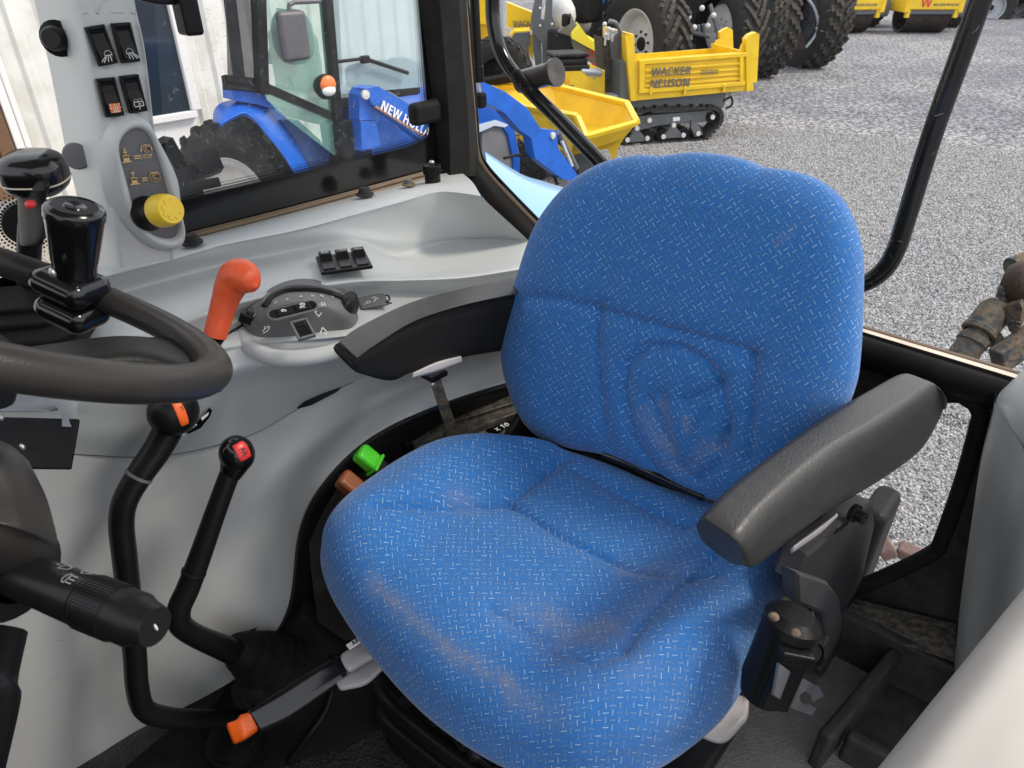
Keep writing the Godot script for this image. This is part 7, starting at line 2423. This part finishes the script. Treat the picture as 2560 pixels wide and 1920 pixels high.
	for q in [[V(5.066, -.061, 8.049), V(4.255, -.017, 9.242), 0.05], [V(5.047, -.391, 8.076), V(4.231, -.355, 9.277), 0.05], [V(5.045, -.063, 8.079), V(5.026, -.392, 8.107), 0.07], [V(4.294, -.033, 9.185), V(4.26, -.353, 9.235), 0.05], [V(5.022, -.156, 8.131), V(4.306, -.117, 9.185), 0.03], [V(5.018, -.22, 8.136), V(4.299, -.183, 9.195), 0.02], [V(5.015, -.28, 8.142), V(4.293, -.24, 9.204), 0.02], [V(5.011, -.335, 8.147), V(4.287, -.297, 9.213), 0.03]]:
		var d: Vector3 = q[1] - q[0]
		var f := along(q[0], q[1])
		s.box(Vector3(q[2], d.length(), 0.035), (q[0] + q[1]) * 0.5, 0.006, Basis(f.basis.y.cross(w).normalized(), f.basis.y, f.basis.y.cross(w).normalized().cross(f.basis.y)))
	put("side_frame", s, M.yellow, bed)
	for k in 3:
		s = Shape.new()
		s.box(Vector3(0.04, 0.09, 0.03), [V(4.953, -.368, 8.197), V(4.693, -.387, 8.58), V(4.388, -.38, 9.028)][k] + Vector3(0, -0.02, 0), 0.006, Basis(w, Vector3.UP, w.cross(Vector3.UP)))
		put("hinge", s, M.yellow, bed)
	s = Shape.new()
	slab(s, [V(5.697, -.663, 8.757), V(5.725, -.099, 8.716), V(4.94, -.053, 9.871), V(4.878, -.621, 9.962)], w * 0.04)
	put("far_side", s, M.yellow, bed)
	s = Shape.new()
	slab(s, [V(5.11, -.493, 8.019), V(5.153, .251, 7.956), V(5.153, .251, 7.956) + w * 0.95, V(5.11, -.493, 8.019) + w * 0.95], e * 0.04)
	put("front_wall", s, M.yellow, bed)
	s = Shape.new()
	slab(s, [V(5.181, .254, 7.879), V(5.113, .217, 7.979), V(5.062, -.502, 8.055), V(5.098, -.499, 8.001)], w * 0.12)
	slab(s, [V(4.199, -.452, 9.306), V(4.269, .157, 9.203), V(4.249, .201, 9.233), V(4.226, .218, 9.266), V(4.2, .234, 9.305), V(4.172, .206, 9.346), V(4.128, -.346, 9.412), V(4.159, -.349, 9.365), V(4.145, -.446, 9.386)], w * 0.10)
	put("corner_post", s, M.yellow, bed)
	s = Shape.new()
	slab(s, [V(4.943, -.056, 9.902), V(4.969, .143, 9.864), V(4.932, .18, 9.918), V(4.901, .198, 9.964), V(4.864, .167, 10.02), V(4.829, -.102, 10.07)], w * 0.06)
	put("far_post", s, M.yellow, bed)
	s = Shape.new()
	slab(s, [V(4.984, -.048, 9.771), V(4.966, .05, 9.797), V(4.926, .058, 9.855), V(4.909, -.051, 9.881)], w * 0.03)
	slab(s, [V(4.333, -.001, 9.198), V(4.319, .098, 9.219), V(4.282, .105, 9.273), V(4.27, -.005, 9.291)], w * 0.03)
	slab(s, [V(5.081, -.063, 8.098), V(5.063, .034, 8.124), V(5.115, .032, 8.047), V(5.11, -.062, 8.055)], w * 0.03)
	put("gusset", s, M.yellow, bed)
	var tg: Vector3 = V(4.212, -.448, 9.341)
	s = Shape.new()
	slab(s, [tg, V(4.268, .008, 9.259), V(4.268, .008, 9.259) + w * 0.93, tg + w * 0.93], e * 0.035)
	put("tailboard", s, M.yellow, bed)
	s = Shape.new()
	slab(s, [V(5.088, -.453, 8.087), V(4.231, -.422, 9.348), V(4.231, -.422, 9.348) + w * 0.9, V(5.088, -.453, 8.087) + w * 0.9], Vector3(0, 0.03, 0))
	put("bed_floor", s, M.yellow, bed)
	var ft := frame(V(4.801, -.172, 8.394), -w)
	ft = Transform3D(Basis(e, Vector3.UP, e.cross(Vector3.UP)), ft.origin) * Transform3D(Basis(Vector3(0, 0, 1), 0.0), Vector3.ZERO)
	text("WACKER", 0.095, ft, M.machine, bed, "lettering", true, 0.004)
	text("NEUSON", 0.095, Transform3D(ft.basis, ft.origin + Vector3(0, -0.135, 0) + e * 0.0), M.machine, bed, "lettering", true, 0.004)
	for k in 2: text("WACKER NEUSON", 0.02, Transform3D(ft.basis, V(4.511, -.182, 8.82) + Vector3(0, -k * 0.03, 0)), M.machine, bed, "small_print", true, 0.003)
	# control console at its front end
	s = Shape.new()
	slab(s, [V(5.222, -.544, 7.944), V(5.239, -.059, 7.918), V(5.193, -.049, 7.986), V(5.156, -.54, 8.041)], w * 0.5)
	slab(s, [V(5.48, .158, 8.008), V(5.417, .253, 8.101), V(5.392, .221, 8.138), V(5.341, -.075, 8.213), V(5.455, -.068, 8.045)], w * 0.25)
	put("control_column", s, M.machine, td)
	s = Shape.new()
	slab(s, [V(5.571, .191, 7.964), V(5.495, .143, 8.075), V(5.452, -.55, 8.139), V(5.511, -.546, 8.052)], w * 0.3)
	put("column_side", s, mat(lin(0.3, 0.24, 0.18), 0.5, 0.0, "", 0.0, "mud", 1.5), td)
	s = Shape.new()
	s.tube(arr(cr([V(5.437, .379, 7.894), V(5.384, .351, 7.971), V(5.345, .254, 8.029), V(5.332, .218, 8.049)], 14)), 0.025, 8)
	put("grab_handle", s, M.machine, td)
	s = Shape.new()
	for q in [[1511,62], [1518,78], [1508,88], [1528,90]]: pass
	for q in [V(5.526, .336, 7.941), V(5.494, .282, 7.987), V(5.515, .222, 7.957), V(5.464, .263, 8.032)]:
		s.tube([q, q + Vector3(0, -0.12, 0)], 0.012, 6)
		s.ball(Vector3(0.028, 0.028, 0.028), q, 8)
	put("control_levers", s, M.rim, td)
	s = Shape.new()
	slab(s, [V(5.831, -.173, 7.404), V(5.651, -.175, 7.669), V(5.596, -.243, 7.75), V(5.552, -.471, 7.814), V(5.795, -.49, 7.456), V(5.856, -.377, 7.367)], w * 0.7)
	slab(s, [V(5.682, -.192, 7.712), V(5.578, -.292, 7.865), V(5.504, -.18, 7.973), V(5.494, -.439, 7.989), V(5.437, -.472, 8.071), V(5.434, -.54, 8.076), V(5.678, -.497, 7.716)], w * 0.6)
	put("engine_hood", s, M.yellow, td)
	text("DT", 0.05, Transform3D(ft.basis, V(5.804, -.296, 7.425)), M.machine, td, "lettering", false, 0.003)
	text("15", 0.05, Transform3D(ft.basis, V(5.74, -.296, 7.519)), M.printorange, td, "lettering", false, 0.003)
	s = Shape.new()
	slab(s, [V(5.824, -.337, 7.404), V(5.696, -.328, 7.593), V(5.682, -.403, 7.614), V(5.799, -.413, 7.441)], w * 0.02)
	put("vent_grille", s, M.machine, td)
	s = Shape.new()
	s.box(Vector3(0.42, 0.09, 0.42), V(5.913, -.077, 7.727), 0.04, Basis(e, Vector3.UP, e.cross(Vector3.UP)))
	s.box(Vector3(0.46, 0.11, 0.44), V(5.911, -.16, 7.73), 0.03, Basis(e, Vector3.UP, e.cross(Vector3.UP)))
	s.box(Vector3(0.44, 0.05, 0.42), V(5.915, -.004, 7.725), 0.024, Basis(e, Vector3.UP, e.cross(Vector3.UP)))
	put("operator_seat", s, M.machineblack, td)
	s = Shape.new()
	bar(s, V(5.688, -.182, 7.703), V(5.524, -.211, 7.944), 0.08, 0.08, 0.03)
	slab(s, [V(5.332, -.443, 7.871), V(5.263, -.449, 7.973), V(5.259, -.515, 7.977), V(5.329, -.51, 7.875)], w * 0.2)
	put("grey_pipe", s, M.galv, td)

func thing_part(called: String, parent: Node3D) -> Node3D:   # an empty part that holds sub-parts
	var o := Node3D.new()
	o.name = numbered(called, parent)
	parent.add_child(o, true)
	o.position = Vector3.ZERO
	return o

func build_skip_dumper():
	var w := Vector3(0.62, 0, 0.785).normalized()
	var sd := thing("skip_dumper", "yellow wheeled dumper with a big open skip tilted towards the camera", "dumper", V(4.787, -.778, 6.193))
	# skip: rim outline (near and far corners), tapering to the base
	var rim := [V(4.226, -.438, 5.871), V(3.924, -.328, 6.301), V(4.312, -.251, 6.695), V(5.432, -.207, 6.83), V(5.9, -.221, 6.46), V(5.944, -.267, 6.043), V(5.26, -.288, 6.01), V(4.375, -.269, 5.906)]
	var base := [V(4.243, -.582, 6.01), V(4.07, -.502, 6.313), V(4.408, -.461, 6.62), V(5.163, -.617, 6.66), V(5.38, -.698, 6.425), V(5.424, -.71, 6.199), V(5.025, -.707, 6.005), V(4.448, -.62, 5.95)]
	var s := Shape.new()
	for i in 8:
		var j := (i + 1) % 8
		s.flat([rim[i], rim[j], base[j], base[i]])
	var bf := []
	for p in base: bf.append(p)
	s.flat(bf)
	put("skip_shell", s, M.yellow, sd)
	s = Shape.new()
	for i in 8:
		bar(s, rim[i], rim[(i + 1) % 8], 0.05, 0.06, 0.01)
	put("skip_rim", s, M.yellow, sd)
	s = Shape.new()
	slab(s, [V(5.444, -.485, 6.12), V(5.157, -.493, 6.156), V(5.07, -.734, 6.16), V(5.069, -.82, 6.161), V(5.444, -.786, 6.12)], w * 0.3)
	put("skip_prow", s, M.yellow, sd)
	var tb := face([V(5.274, -.603, 5.961), V(5.117, -.609, 6.085), V(5.116, -.736, 6.086), V(5.274, -.73, 5.961)])
	text("WACKER", 0.085, tb[0] * Transform3D(Basis.IDENTITY, Vector3(-0.03, 0.04, 0)), M.machine, sd, "lettering", true, 0.004)
	text("NEUSON", 0.085, tb[0] * Transform3D(Basis.IDENTITY, Vector3(-0.03, -0.06, 0)), M.machine, sd, "lettering", true, 0.004)
	s = Shape.new()
	slab(s, [V(5.325, -.783, 6.086), V(4.784, -.675, 6.322), V(4.098, -.513, 6.355), V(4.139, -.622, 6.322), V(4.186, -.789, 6.349), V(4.219, -.623, 6.259), V(4.653, -.755, 6.299), V(5.183, -.979, 6.198)], w * 0.2)
	slab(s, [V(5.358, -.817, 6.124), V(5.182, -.836, 6.263), V(5.143, -1.036, 6.293), V(5.358, -1.04, 6.124)], w * 0.3)
	put("skip_frame", s, M.yellow, sd)
	s = Shape.new()
	slab(s, [V(5.257, -.835, 6.076), V(4.485, -.752, 6.431), V(4.441, -.943, 6.466), V(5.256, -1.102, 6.077)], w * 0.8)
	put("chassis", s, M.machine, sd)
	wheel(sd, V(6.188, -.157, 6.742), w * 1.0, 0.42, 0.32, 0.2, 20, M.machineblack, 1, M.tyre)
	wheel(sd, V(5.28, -.974, 6.313), Vector3(0.785, 0, -0.62), 0.4, 0.32, 0.2, 20, M.machineblack, 1, M.tyre)
	s = Shape.new()
	bar(s, V(6.082, -.19, 6.253), V(5.687, -.109, 6.565), 0.09, 0.09, 0.02)
	put("tilt_ram", s, M.machineblack, sd)

func build_far_machines():
	var F := Vector3(0.6626, 0, 0.749)
	# wheel loader with a yellow boom
	var s := Shape.new()
	var wl := thing("yellow_loader", "yellow telescopic boom machine with dark grey frame behind the galvanised pole", "loader", Vector3(8.6, YARD, 9.5))
	slab(s, [V(8.81, .728, 9.029), V(8.558, .567, 9.252), V(8.452, .392, 9.346), V(8.089, .225, 9.667), V(8.092, .021, 9.665), V(8.134, -.025, 9.627), V(8.254, -.013, 9.521), V(8.454, .044, 9.344), V(8.824, .078, 9.016)], F * 0.25)
	put("boom", s, M.yellow, wl)
	s = Shape.new()
	slab(s, [V(8.866, .164, 9.246), V(8.684, .049, 9.407), V(8.676, -.067, 9.415), V(8.85, -.333, 9.26), V(8.88, -.606, 9.234), V(8.968, -.545, 9.156), V(8.955, .049, 9.168)], F * 0.5)
	slab(s, [V(8.358, .042, 9.295), V(8.33, .031, 9.32), V(8.321, -.152, 9.328), V(8.359, -.141, 9.294)], F * 0.2)
	put("body", s, M.yellow, wl)
	text("WACKER", 0.07, frame(V(8.16, .083, 9.538), -F), M.machine, wl, "lettering", true, 0.004)
	text("NEUSON", 0.07, frame(V(8.15, .032, 9.546), -F), M.machine, wl, "lettering", true, 0.004)
	s = Shape.new()
	slab(s, [V(7.903, -.022, 8.897), V(7.858, .033, 8.937), V(7.678, .043, 9.096), V(7.683, -.366, 9.092), V(7.691, -.491, 9.085), V(7.793, -.468, 8.994), V(7.894, -.198, 8.904)], F * 0.5)
	slab(s, [V(7.695, -.022, 9.081), V(7.641, -0, 9.129), V(7.641, -.366, 9.128), V(7.674, -.309, 9.099)], F * 0.1)
	slab(s, [V(8.434, -.188, 8.827), V(8.107, -.188, 9.117), V(8.107, -.302, 9.116), V(8.437, -.325, 8.825)], F * 0.5)
	put("side_tank", s, M.yellow, wl)
	s = Shape.new()
	slab(s, [V(7.857, -.049, 8.871), V(7.821, .016, 8.903), V(7.65, .027, 9.054), V(7.661, -.164, 9.044), V(7.688, -.186, 9.02), V(7.807, -.175, 8.915), V(7.852, -.148, 8.875)], F * 0.1)
	slab(s, [V(7.752, -.214, 8.964), V(7.67, -.203, 9.036), V(7.678, -.292, 9.029), V(7.752, -.292, 8.964)], F * 0.1)
	put("dark_cover", s, M.machine, wl)
	s = Shape.new()
	slab(s, [V(7.477, .24, 8.873), V(7.441, .466, 8.905), V(7.423, .766, 8.921), V(7.355, .766, 8.981), V(7.359, .466, 8.978), V(7.372, .219, 8.966), V(7.328, .199, 9.005), V(7.316, .466, 9.016), V(7.321, .766, 9.011), V(7.245, .766, 9.078), V(7.251, .261, 9.073), V(7.213, .157, 9.106), V(7.254, -.012, 9.071), V(7.267, -.217, 9.059), V(7.256, -.326, 9.069), V(7.262, -.465, 9.064), V(7.334, -.465, 9), V(7.349, -.109, 8.986), V(7.466, .051, 8.883)], F * 0.2)
	slab(s, [V(7.49, .1, 8.928), V(7.401, .057, 9.007), V(7.375, -.455, 9.03), V(7.448, -.455, 8.966), V(7.487, -.168, 8.931)], F * 0.2)
	put("roll_frame", s, M.machine, wl)
	for q in [V(7.367, .138, 8.944), V(7.236, .159, 9.06), V(7.247, .08, 9.05), V(7.37, .365, 8.941)]:
		s = Shape.new()
		s.ball(Vector3(0.02, 0.02, 0.02), q, 8)
		put("frame_bolt", s, M.rim, wl)
	s = Shape.new()
	slab(s, [V(7.154, -.012, 8.892), V(7.078, .061, 8.959), V(6.923, -.033, 9.096), V(6.891, -.076, 9.124), V(6.879, -.166, 9.135), V(7.046, -.166, 8.988), V(7.038, -.113, 8.994), V(7.119, -.044, 8.923), V(7.144, -.076, 8.901)], F * 0.3)
	put("yellow_side", s, M.yellow, wl)
	# grey hooded machine with a yellow top stripe
	var gh := thing("grey_hood_machine", "compact machine with grey hood, yellow top edge, and red and white stripe", "machine", Vector3(7.8, YARD, 9.0))
	s = Shape.new()
	slab(s, [V(6.747, .121, 8.585), V(6.626, .22, 8.691), V(6.618, .342, 8.699), V(6.581, .244, 8.731), V(6.547, .2, 8.761), V(6.594, .131, 8.72), V(6.608, .061, 8.707), V(6.642, .081, 8.677)], F * 0.3)
	slab(s, [V(6.478, .067, 8.555), V(6.184, -.117, 8.815), V(6.149, -.157, 8.846), V(6.148, -.335, 8.847), V(6.345, -.218, 8.673), V(6.458, -.057, 8.573)], F * 0.5)
	put("grey_hood", s, mat(lin(0.16, 0.155, 0.14), 0.5, 0.0, "", 0.0, "blotch", 1.5), gh)
	s = Shape.new()
	slab(s, [V(6.45, .116, 8.514), V(6.377, .228, 8.578), V(6.278, .072, 8.666), V(6.096, -.061, 8.826), V(6.094, -.111, 8.829), V(6.155, -.121, 8.775), V(6.448, .067, 8.515)], F * 0.55)
	put("yellow_top", s, mat(lin(0.9, 0.75, 0.05), 0.35), gh)
	text("DW30", 0.075, frame(V(6.282, -.147, 8.675), -F, Vector3(0.42, 1, -0.35)), M.red, gh, "lettering", false, 0.004)
	s = Shape.new()
	slab(s, [V(6.32, -.155, 8.562), V(6.201, -.245, 8.666), V(6.208, -.286, 8.661), V(6.309, -.22, 8.571)], F * 0.05)
	put("white_band", s, M.white, gh)
	s = Shape.new()
	slab(s, [V(6.202, -.23, 8.666), V(6.087, -.306, 8.767), V(6.088, -.377, 8.767), V(6.208, -.286, 8.661)], F * 0.05)
	put("red_band", s, M.red, gh)
	s = Shape.new()
	s.box(Vector3(0.12, 0.16, 0.1), V(6.726, .26, 8.737), 0.03)
	s.box(Vector3(0.6, 0.5, 0.5), V(7.491, .354, 10.06), 0.1)
	s.box(Vector3(0.5, 0.4, 0.4), V(6.821, -.064, 8.919), 0.05)
	put("dark_works", s, M.machineblack, gh)
	# galvanised pole
	var gp := thing("galvanised_pole", "upright galvanised steel pole before the yellow boom", "pole", Vector3(5.9, YARD, 6.9))
	s = Shape.new()
	var g0 := V(6.181, .119, 6.815)
	s.lathe([Vector2(0.052, 0), Vector2(0.052, 4.5), Vector2(0, 4.5)], 18, Transform3D(Basis.IDENTITY, Vector3(g0.x, YARD, g0.z)))
	gp.position = Vector3(g0.x, YARD, g0.z)
	put("post", s, M.galv, gp)
	# tractor seen from behind: two ridged tyres
	var rt := thing("parked_tractor", "dark blue tractor seen from behind with pale grey rims and ridged tyres", "tractor", Vector3(6.2, YARD, 11.2))
	var ax := Vector3(-0.36, 0, 0.93).normalized()
	var wa := Vector3(6.6, YARD + 0.92, 10.5)
	wheel(rt, V(6.553, -.171, 10.49), ax, 0.92, 0.5, 0.50, 22, M.rim, 0)
	wheel(rt, V(6.331, -.116, 12.56), -ax, 0.92, 0.5, 0.50, 22, M.rim, 0)
	s = Shape.new()
	var rc := V(6.611, -.178, 11.91)
	s.box(Vector3(0.7, 0.9, 1.2), rc + Vector3(0.5, -0.1, 0.2), 0.06, Basis(Vector3.UP, 0.37))
	s.box(Vector3(0.35, 0.35, 0.4), rc + Vector3(0.0, -0.3, 0), 0.04, Basis(Vector3.UP, 0.37))
	s.box(Vector3(0.5, 0.8, 1.0), rc + Vector3(0.9, 0.6, 0.2), 0.06, Basis(Vector3.UP, 0.37))
	put("gearbox", s, M.machineblack, rt)
	s = Shape.new()
	for q in [[V(6.461, .213, 11.51), V(6.293, -.185, 11.52)], [V(6.217, .32, 11.86), V(5.992, -.166, 11.92)], [V(6.345, -.077, 11.61), V(6.118, -.136, 11.81)], [V(6.282, .028, 11.67), V(6.253, -.107, 11.69)], [V(6.22, .04, 11.72), V(6.185, -.107, 11.75)]]:
		s.tube(q, 0.035, 8)
	put("lift_arms", s, M.machine, rt)
	s = Shape.new()
	for q in [V(6.356, .152, 11.47), V(6.06, .175, 11.73), V(6.111, .026, 11.68), V(6.273, .002, 11.54), V(6.211, .278, 11.6)]:
		s.ball(Vector3(0.045, 0.045, 0.045), q, 10)
	put("couplings", s, M.rim, rt)
	s = Shape.new()
	s.ball(Vector3(0.28, 0.28, 0.2), V(7.42, .239, 9.458), 16)
	s.ball(Vector3(0.4, 0.42, 0.3), V(7.906, .136, 10.36), 20)
	put("front_rim", s, M.rim, rt)
	s = Shape.new()
	slab(s, [V(8.019, .593, 10.53), V(7.582, .593, 10.92), V(7.607, .336, 10.89), V(7.687, .26, 10.82), V(7.807, .19, 10.72), V(7.908, .249, 10.63), V(7.985, .336, 10.56)], F * 0.5)
	put("blue_panel", s, M.blue, rt)
	s = Shape.new()
	slab(s, [V(7.806, .428, 10.58), V(7.719, .428, 10.66), V(7.771, .268, 10.62), V(7.825, .291, 10.57)], F * 0.05)
	put("copper_stripe", s, mat(lin(0.5, 0.3, 0.2), 0.4), rt)
	s = Shape.new()
	s.box(Vector3(1.4, 1.6, 1.0), V(8.404, -.104, 11.93), 0.1)
	s.box(Vector3(1.6, 1.2, 0.8), V(8.553, .381, 12.46), 0.1)
	put("dark_chassis", s, M.machineblack, rt)
	# second big machine with block tread tyres
	var bm := thing("block_tyre_tractor", "machine on two wide muddy block tread tyres seen from behind", "tractor", Vector3(6.3, YARD, 15.6))
	var ax2 := Vector3(-0.5, 0, 0.866)
	wheel(bm, V(6.57, -.181, 14.48), ax2, 1.0, 0.62, 0.5, 26, M.machine, 1)
	wheel(bm, V(6.238, -.134, 16.24), -ax2, 1.0, 0.62, 0.5, 26, M.machine, 1)
	s = Shape.new()
	var cb := V(6.446, -.111, 15.93)
	s.box(Vector3(0.8, 1.0, 0.9), cb + Vector3(0.5, 0.2, 0.4), 0.08, Basis(Vector3.UP, 0.5))
	s.box(Vector3(0.3, 0.25, 0.8), cb + Vector3(0.1, -0.1, 0), 0.05, Basis(Vector3.UP, 0.5))
	put("rear_frame", s, M.machineblack, bm)
	s = Shape.new()
	slab(s, [V(6.249, -.477, 15.17), V(6.099, -.299, 15.3), V(5.929, -.441, 15.45), V(5.929, -.621, 15.45), V(6.129, -.679, 15.27)], F * 0.2)
	put("red_weight", s, mat(lin(0.16, 0.03, 0.025), 0.6, 0.0, "", 0.0, "mud", 1.0), bm)
	s = Shape.new()
	s.tube([V(6.328, .076, 15.23), V(6.201, -.288, 15.34)], 0.035, 8)
	s.tube(arr(cr([V(6.088, .281, 15.44), V(5.932, .076, 15.58), V(5.826, -.203, 15.68), V(5.837, -.416, 15.66), V(5.94, -.618, 15.57)], 14)), 0.03, 8)
	s.tube([V(5.847, -.288, 15.66), V(5.567, -.203, 15.9)], 0.045, 8)
	put("linkage", s, M.galv, bm)
	# two vibrating rollers
	for k in 2:
		var r := thing("roller", ["yellow road roller half hidden by the block tread tyre", "yellow road roller with a W mark on its frame near the guard bar"][k], "roller", [V(8.071, -1.05, 23.2), V(6.41, -1.05, 24.95)][k], "road rollers at the back of the yard")
		var c0: Vector3 = [V(8.464, -1.05, 22.58), V(6.778, -1.05, 24.34)][k]
		var c1: Vector3 = [V(7.537, -1.05, 23.67), V(5.864, -1.05, 25.15)][k]
		var dl := c0.distance_to(c1)
		s = Shape.new()
		var R := 0.44
		c0.y = YARD + R; c1.y = YARD + R
		s.lathe([Vector2(R * 0.85, 0.03), Vector2(R, 0.0), Vector2(R, dl), Vector2(R * 0.93, dl + 0.01), Vector2(R * 0.9, dl - 0.12), Vector2(0, dl - 0.12)], 36, along(c0, c1))
		put("drum", s, M.drum, r)
		s = Shape.new()
		var dx := (c1 - c0).normalized()
		var fwdn := Vector3(-dx.z, 0, dx.x)
		if fwdn.dot(F) < 0: fwdn = -fwdn
		var bb := Basis(dx, Vector3.UP, dx.cross(Vector3.UP))
		s.box(Vector3(dl + 0.2, 0.34, 0.16), (c0 + c1) * 0.5 + Vector3(0, 0.34, 0) - fwdn * 0.5, 0.04, bb)
		s.box(Vector3(0.14, 0.4, 1.0), c0 - dx * 0.13 + Vector3(0, 0.3, 0) - fwdn * 0.1, 0.03, bb)
		s.box(Vector3(0.14, 0.4, 1.0), c1 + dx * 0.13 + Vector3(0, 0.3, 0) - fwdn * 0.1, 0.03, bb)
		s.box(Vector3(0.12, 0.3, 0.12), c0 - dx * 0.06 + Vector3(0, 0.12, 0) - fwdn * 0.5, 0.02, bb)
		s.box(Vector3(0.12, 0.3, 0.12), c1 + dx * 0.06 + Vector3(0, 0.12, 0) - fwdn * 0.5, 0.02, bb)
		var fr := put("drum_frame", s, M.yellow, r)
		s = Shape.new()
		s.box(Vector3(dl, 0.12, 0.04), (c0 + c1) * 0.5 + Vector3(0, 0.12, 0) - fwdn * 0.5, 0.01, bb)
		s.box(Vector3(0.5, 0.5, 1.2), c1 + dx * 0.45 + Vector3(0, 0.2, 0) + fwdn * 0.5, 0.08, bb)
		s.box(Vector3(1.4, 1.2, 1.4), (c0 + c1) * 0.5 + Vector3(0, 0.9, 0) + fwdn * 1.8, 0.1, bb)
		put("articulated_frame", s, M.machine, r)
		var tt := Transform3D(bb, (c0 + c1) * 0.5 + Vector3(0, 0.36, 0) - fwdn * 0.585 - dx * 0.25)
		if k == 1: text("W", 0.24, tt, M.red, fr, "emblem", true, 0.004)
		text("WACKER NEUSON", 0.06, Transform3D(bb, tt.origin + dx * 0.55 + Vector3(0, -0.06, 0)), M.machine, fr, "lettering", true, 0.004)
		wheel(r, c1 + dx * 1.05 + fwdn * 1.6 + Vector3(0, 0.15, 0), -dx, 0.65, 0.5, 0.36, 18, M.machine, 1, M.tyre)
		s = Shape.new()
		for j in 3: s.box(Vector3(0.36, 0.07, 0.05), c1 + dx * [0.75, 0.8][k] + Vector3(0, 0.1 + j * 0.32, 0) + fwdn * 0.7, 0.02, bb)
		put("step", s, M.rim, r)
	var fw := thing("distant_wheeled_machine", "dark wheeled machine with pale rims at the top right corner", "machine", V(5.489, -1.107, 31.19))
	wheel(fw, V(5.815, -.722, 30.91), Vector3(0.3, 0, 0.95), 0.75, 0.5, 0.42, 20, M.galv, 0, M.tyre)
	wheel(fw, V(5.262, -.661, 32.06), Vector3(0.5, 0, 0.85), 0.7, 0.5, 0.4, 20, M.machine, 0, M.tyre)
	s = Shape.new()
	s.box(Vector3(2.6, 0.8, 1.4), V(5.651, -.207, 32.39), 0.1)
	put("body", s, M.machineblack, fw)

func build_linkage():
	# rusty lift arm outside the rear window
	var la := thing("lift_linkage", "rusty muddy hydraulic lift arm outside the rear window at the right edge", "linkage", V(.137, .49, 1.75))
	var s := Shape.new()
	var a0 := V(.174, .352, 1.64)
	var a1 := V(.152, .451, 1.73)
	var al := a0.distance_to(a1)
	s.lathe([Vector2(0, 0), Vector2(0.03, 0), Vector2(0.03, al * 0.86), Vector2(0.033, al * 0.87), Vector2(0.033, al * 0.99), Vector2(0.026, al), Vector2(0.026, al * 1.12), Vector2(0, al * 1.12)], 28, along(a0, a1))
	put("lower_tube", s, M.rusty, la)
	var b0 := V(.151, .459, 1.735)
	var b1 := V(.138, .512, 1.79)
	var bl := b0.distance_to(b1)
	s = Shape.new()
	s.lathe([Vector2(0.03, -0.002), Vector2(0.037, 0), Vector2(0.0375, bl * 0.12), Vector2(0.035, bl * 0.16), Vector2(0.034, bl * 0.8), Vector2(0.027, bl), Vector2(0.012, bl * 1.04), Vector2(0, bl * 1.04)], 28, along(b0, b1))
	put("sleeve", s, M.rusty, la)
	s = Shape.new()
	var g0 := V(.135, .527, 1.8)
	s.lathe([Vector2(0.017, 0), Vector2(0.017, 0.012), Vector2(0.0185, 0.014), Vector2(0.0185, 0.026), Vector2(0.016, 0.029), Vector2(0, 0.029)], 18, Transform3D(Basis.IDENTITY, g0))
	put("grease_plug", s, M.rusty, la)
	var k0 := V(.118, .553, 1.83)
	s = Shape.new()
	s.lathe([Vector2(0.026, -0.028), Vector2(0.04, -0.028), Vector2(0.05, -0.016), Vector2(0.053, 0.0), Vector2(0.05, 0.016), Vector2(0.04, 0.028), Vector2(0.026, 0.028), Vector2(0.024, 0.02), Vector2(0.024, -0.02), Vector2(0.026, -0.028)], 36, along(k0, k0 + Vector3(-0.75, 0.1, -0.1)))
	put("lift_eye", s, mat(lin(0.15, 0.085, 0.055), 0.55, 0.3, "rough", 0.4, "rust", 5.0), la)
	s = Shape.new()
	s.tube([V(.146, .577, 1.85), V(.108, .598, 1.9)], 0.026, 18)
	put("top_arm", s, M.rusty, la)
	s = Shape.new()
	bar(s, V(.097, .421, 1.7), V(.044, .481, 1.8), 0.06, 0.035, 0.006)
	put("lower_arm", s, M.rusty, la)
	s = Shape.new()
	slab(s, [V(.128, .523, 1.755), V(.102, .542, 1.755), V(.093, .53, 1.755), V(.083, .487, 1.745), V(.088, .474, 1.745), V(.099, .478, 1.745), V(.115, .502, 1.75)], Vector3(0, 0, 0.05))
	put("cast_clevis", s, mat(lin(0.3, 0.22, 0.15), 0.75, 0.0, "rough", 0.7, "rust", 6.0), la)
	text("43", 0.02, frame(V(.096, .494, 1.745), Vector3(0, 0, -1), Vector3(0, 1, 0)), M.rusty, la, "cast_number", true, 0.004)
	s = Shape.new()
	slab(s, [V(.124, .449, 1.74), V(.108, .467, 1.74), V(.092, .453, 1.74), V(.088, .431, 1.72), V(.107, .429, 1.72)], Vector3(0.02, 0, 0.04))
	put("link_bracket", s, M.rusty, la)
	# bits of the drawbar seen through the low pane
	var db := thing("drawbar", "reddish rusty drawbar pieces below the low rear pane", "drawbar", V(.2064, -.55, 2.205))
	s = Shape.new()
	bar(s, V(.2533, -.5, 2.146), V(.1819, -.5, 2.062), 0.05, 0.05, 0.01)
	bar(s, V(.1738, -.5, 2.117), V(.1062, -.5, 2.117), 0.05, 0.05, 0.01)
	put("bars", s, mat(lin(0.17, 0.10, 0.085), 0.7, 0.0, "rough", 0.4, "blotch", 4.0), db)
	s = Shape.new()
	s.box(Vector3(0.05, 0.24, 0.12), V(.1573, .1561, 1.27), 0.02)
	put("rubber_stop", s, M.machineblack, db)
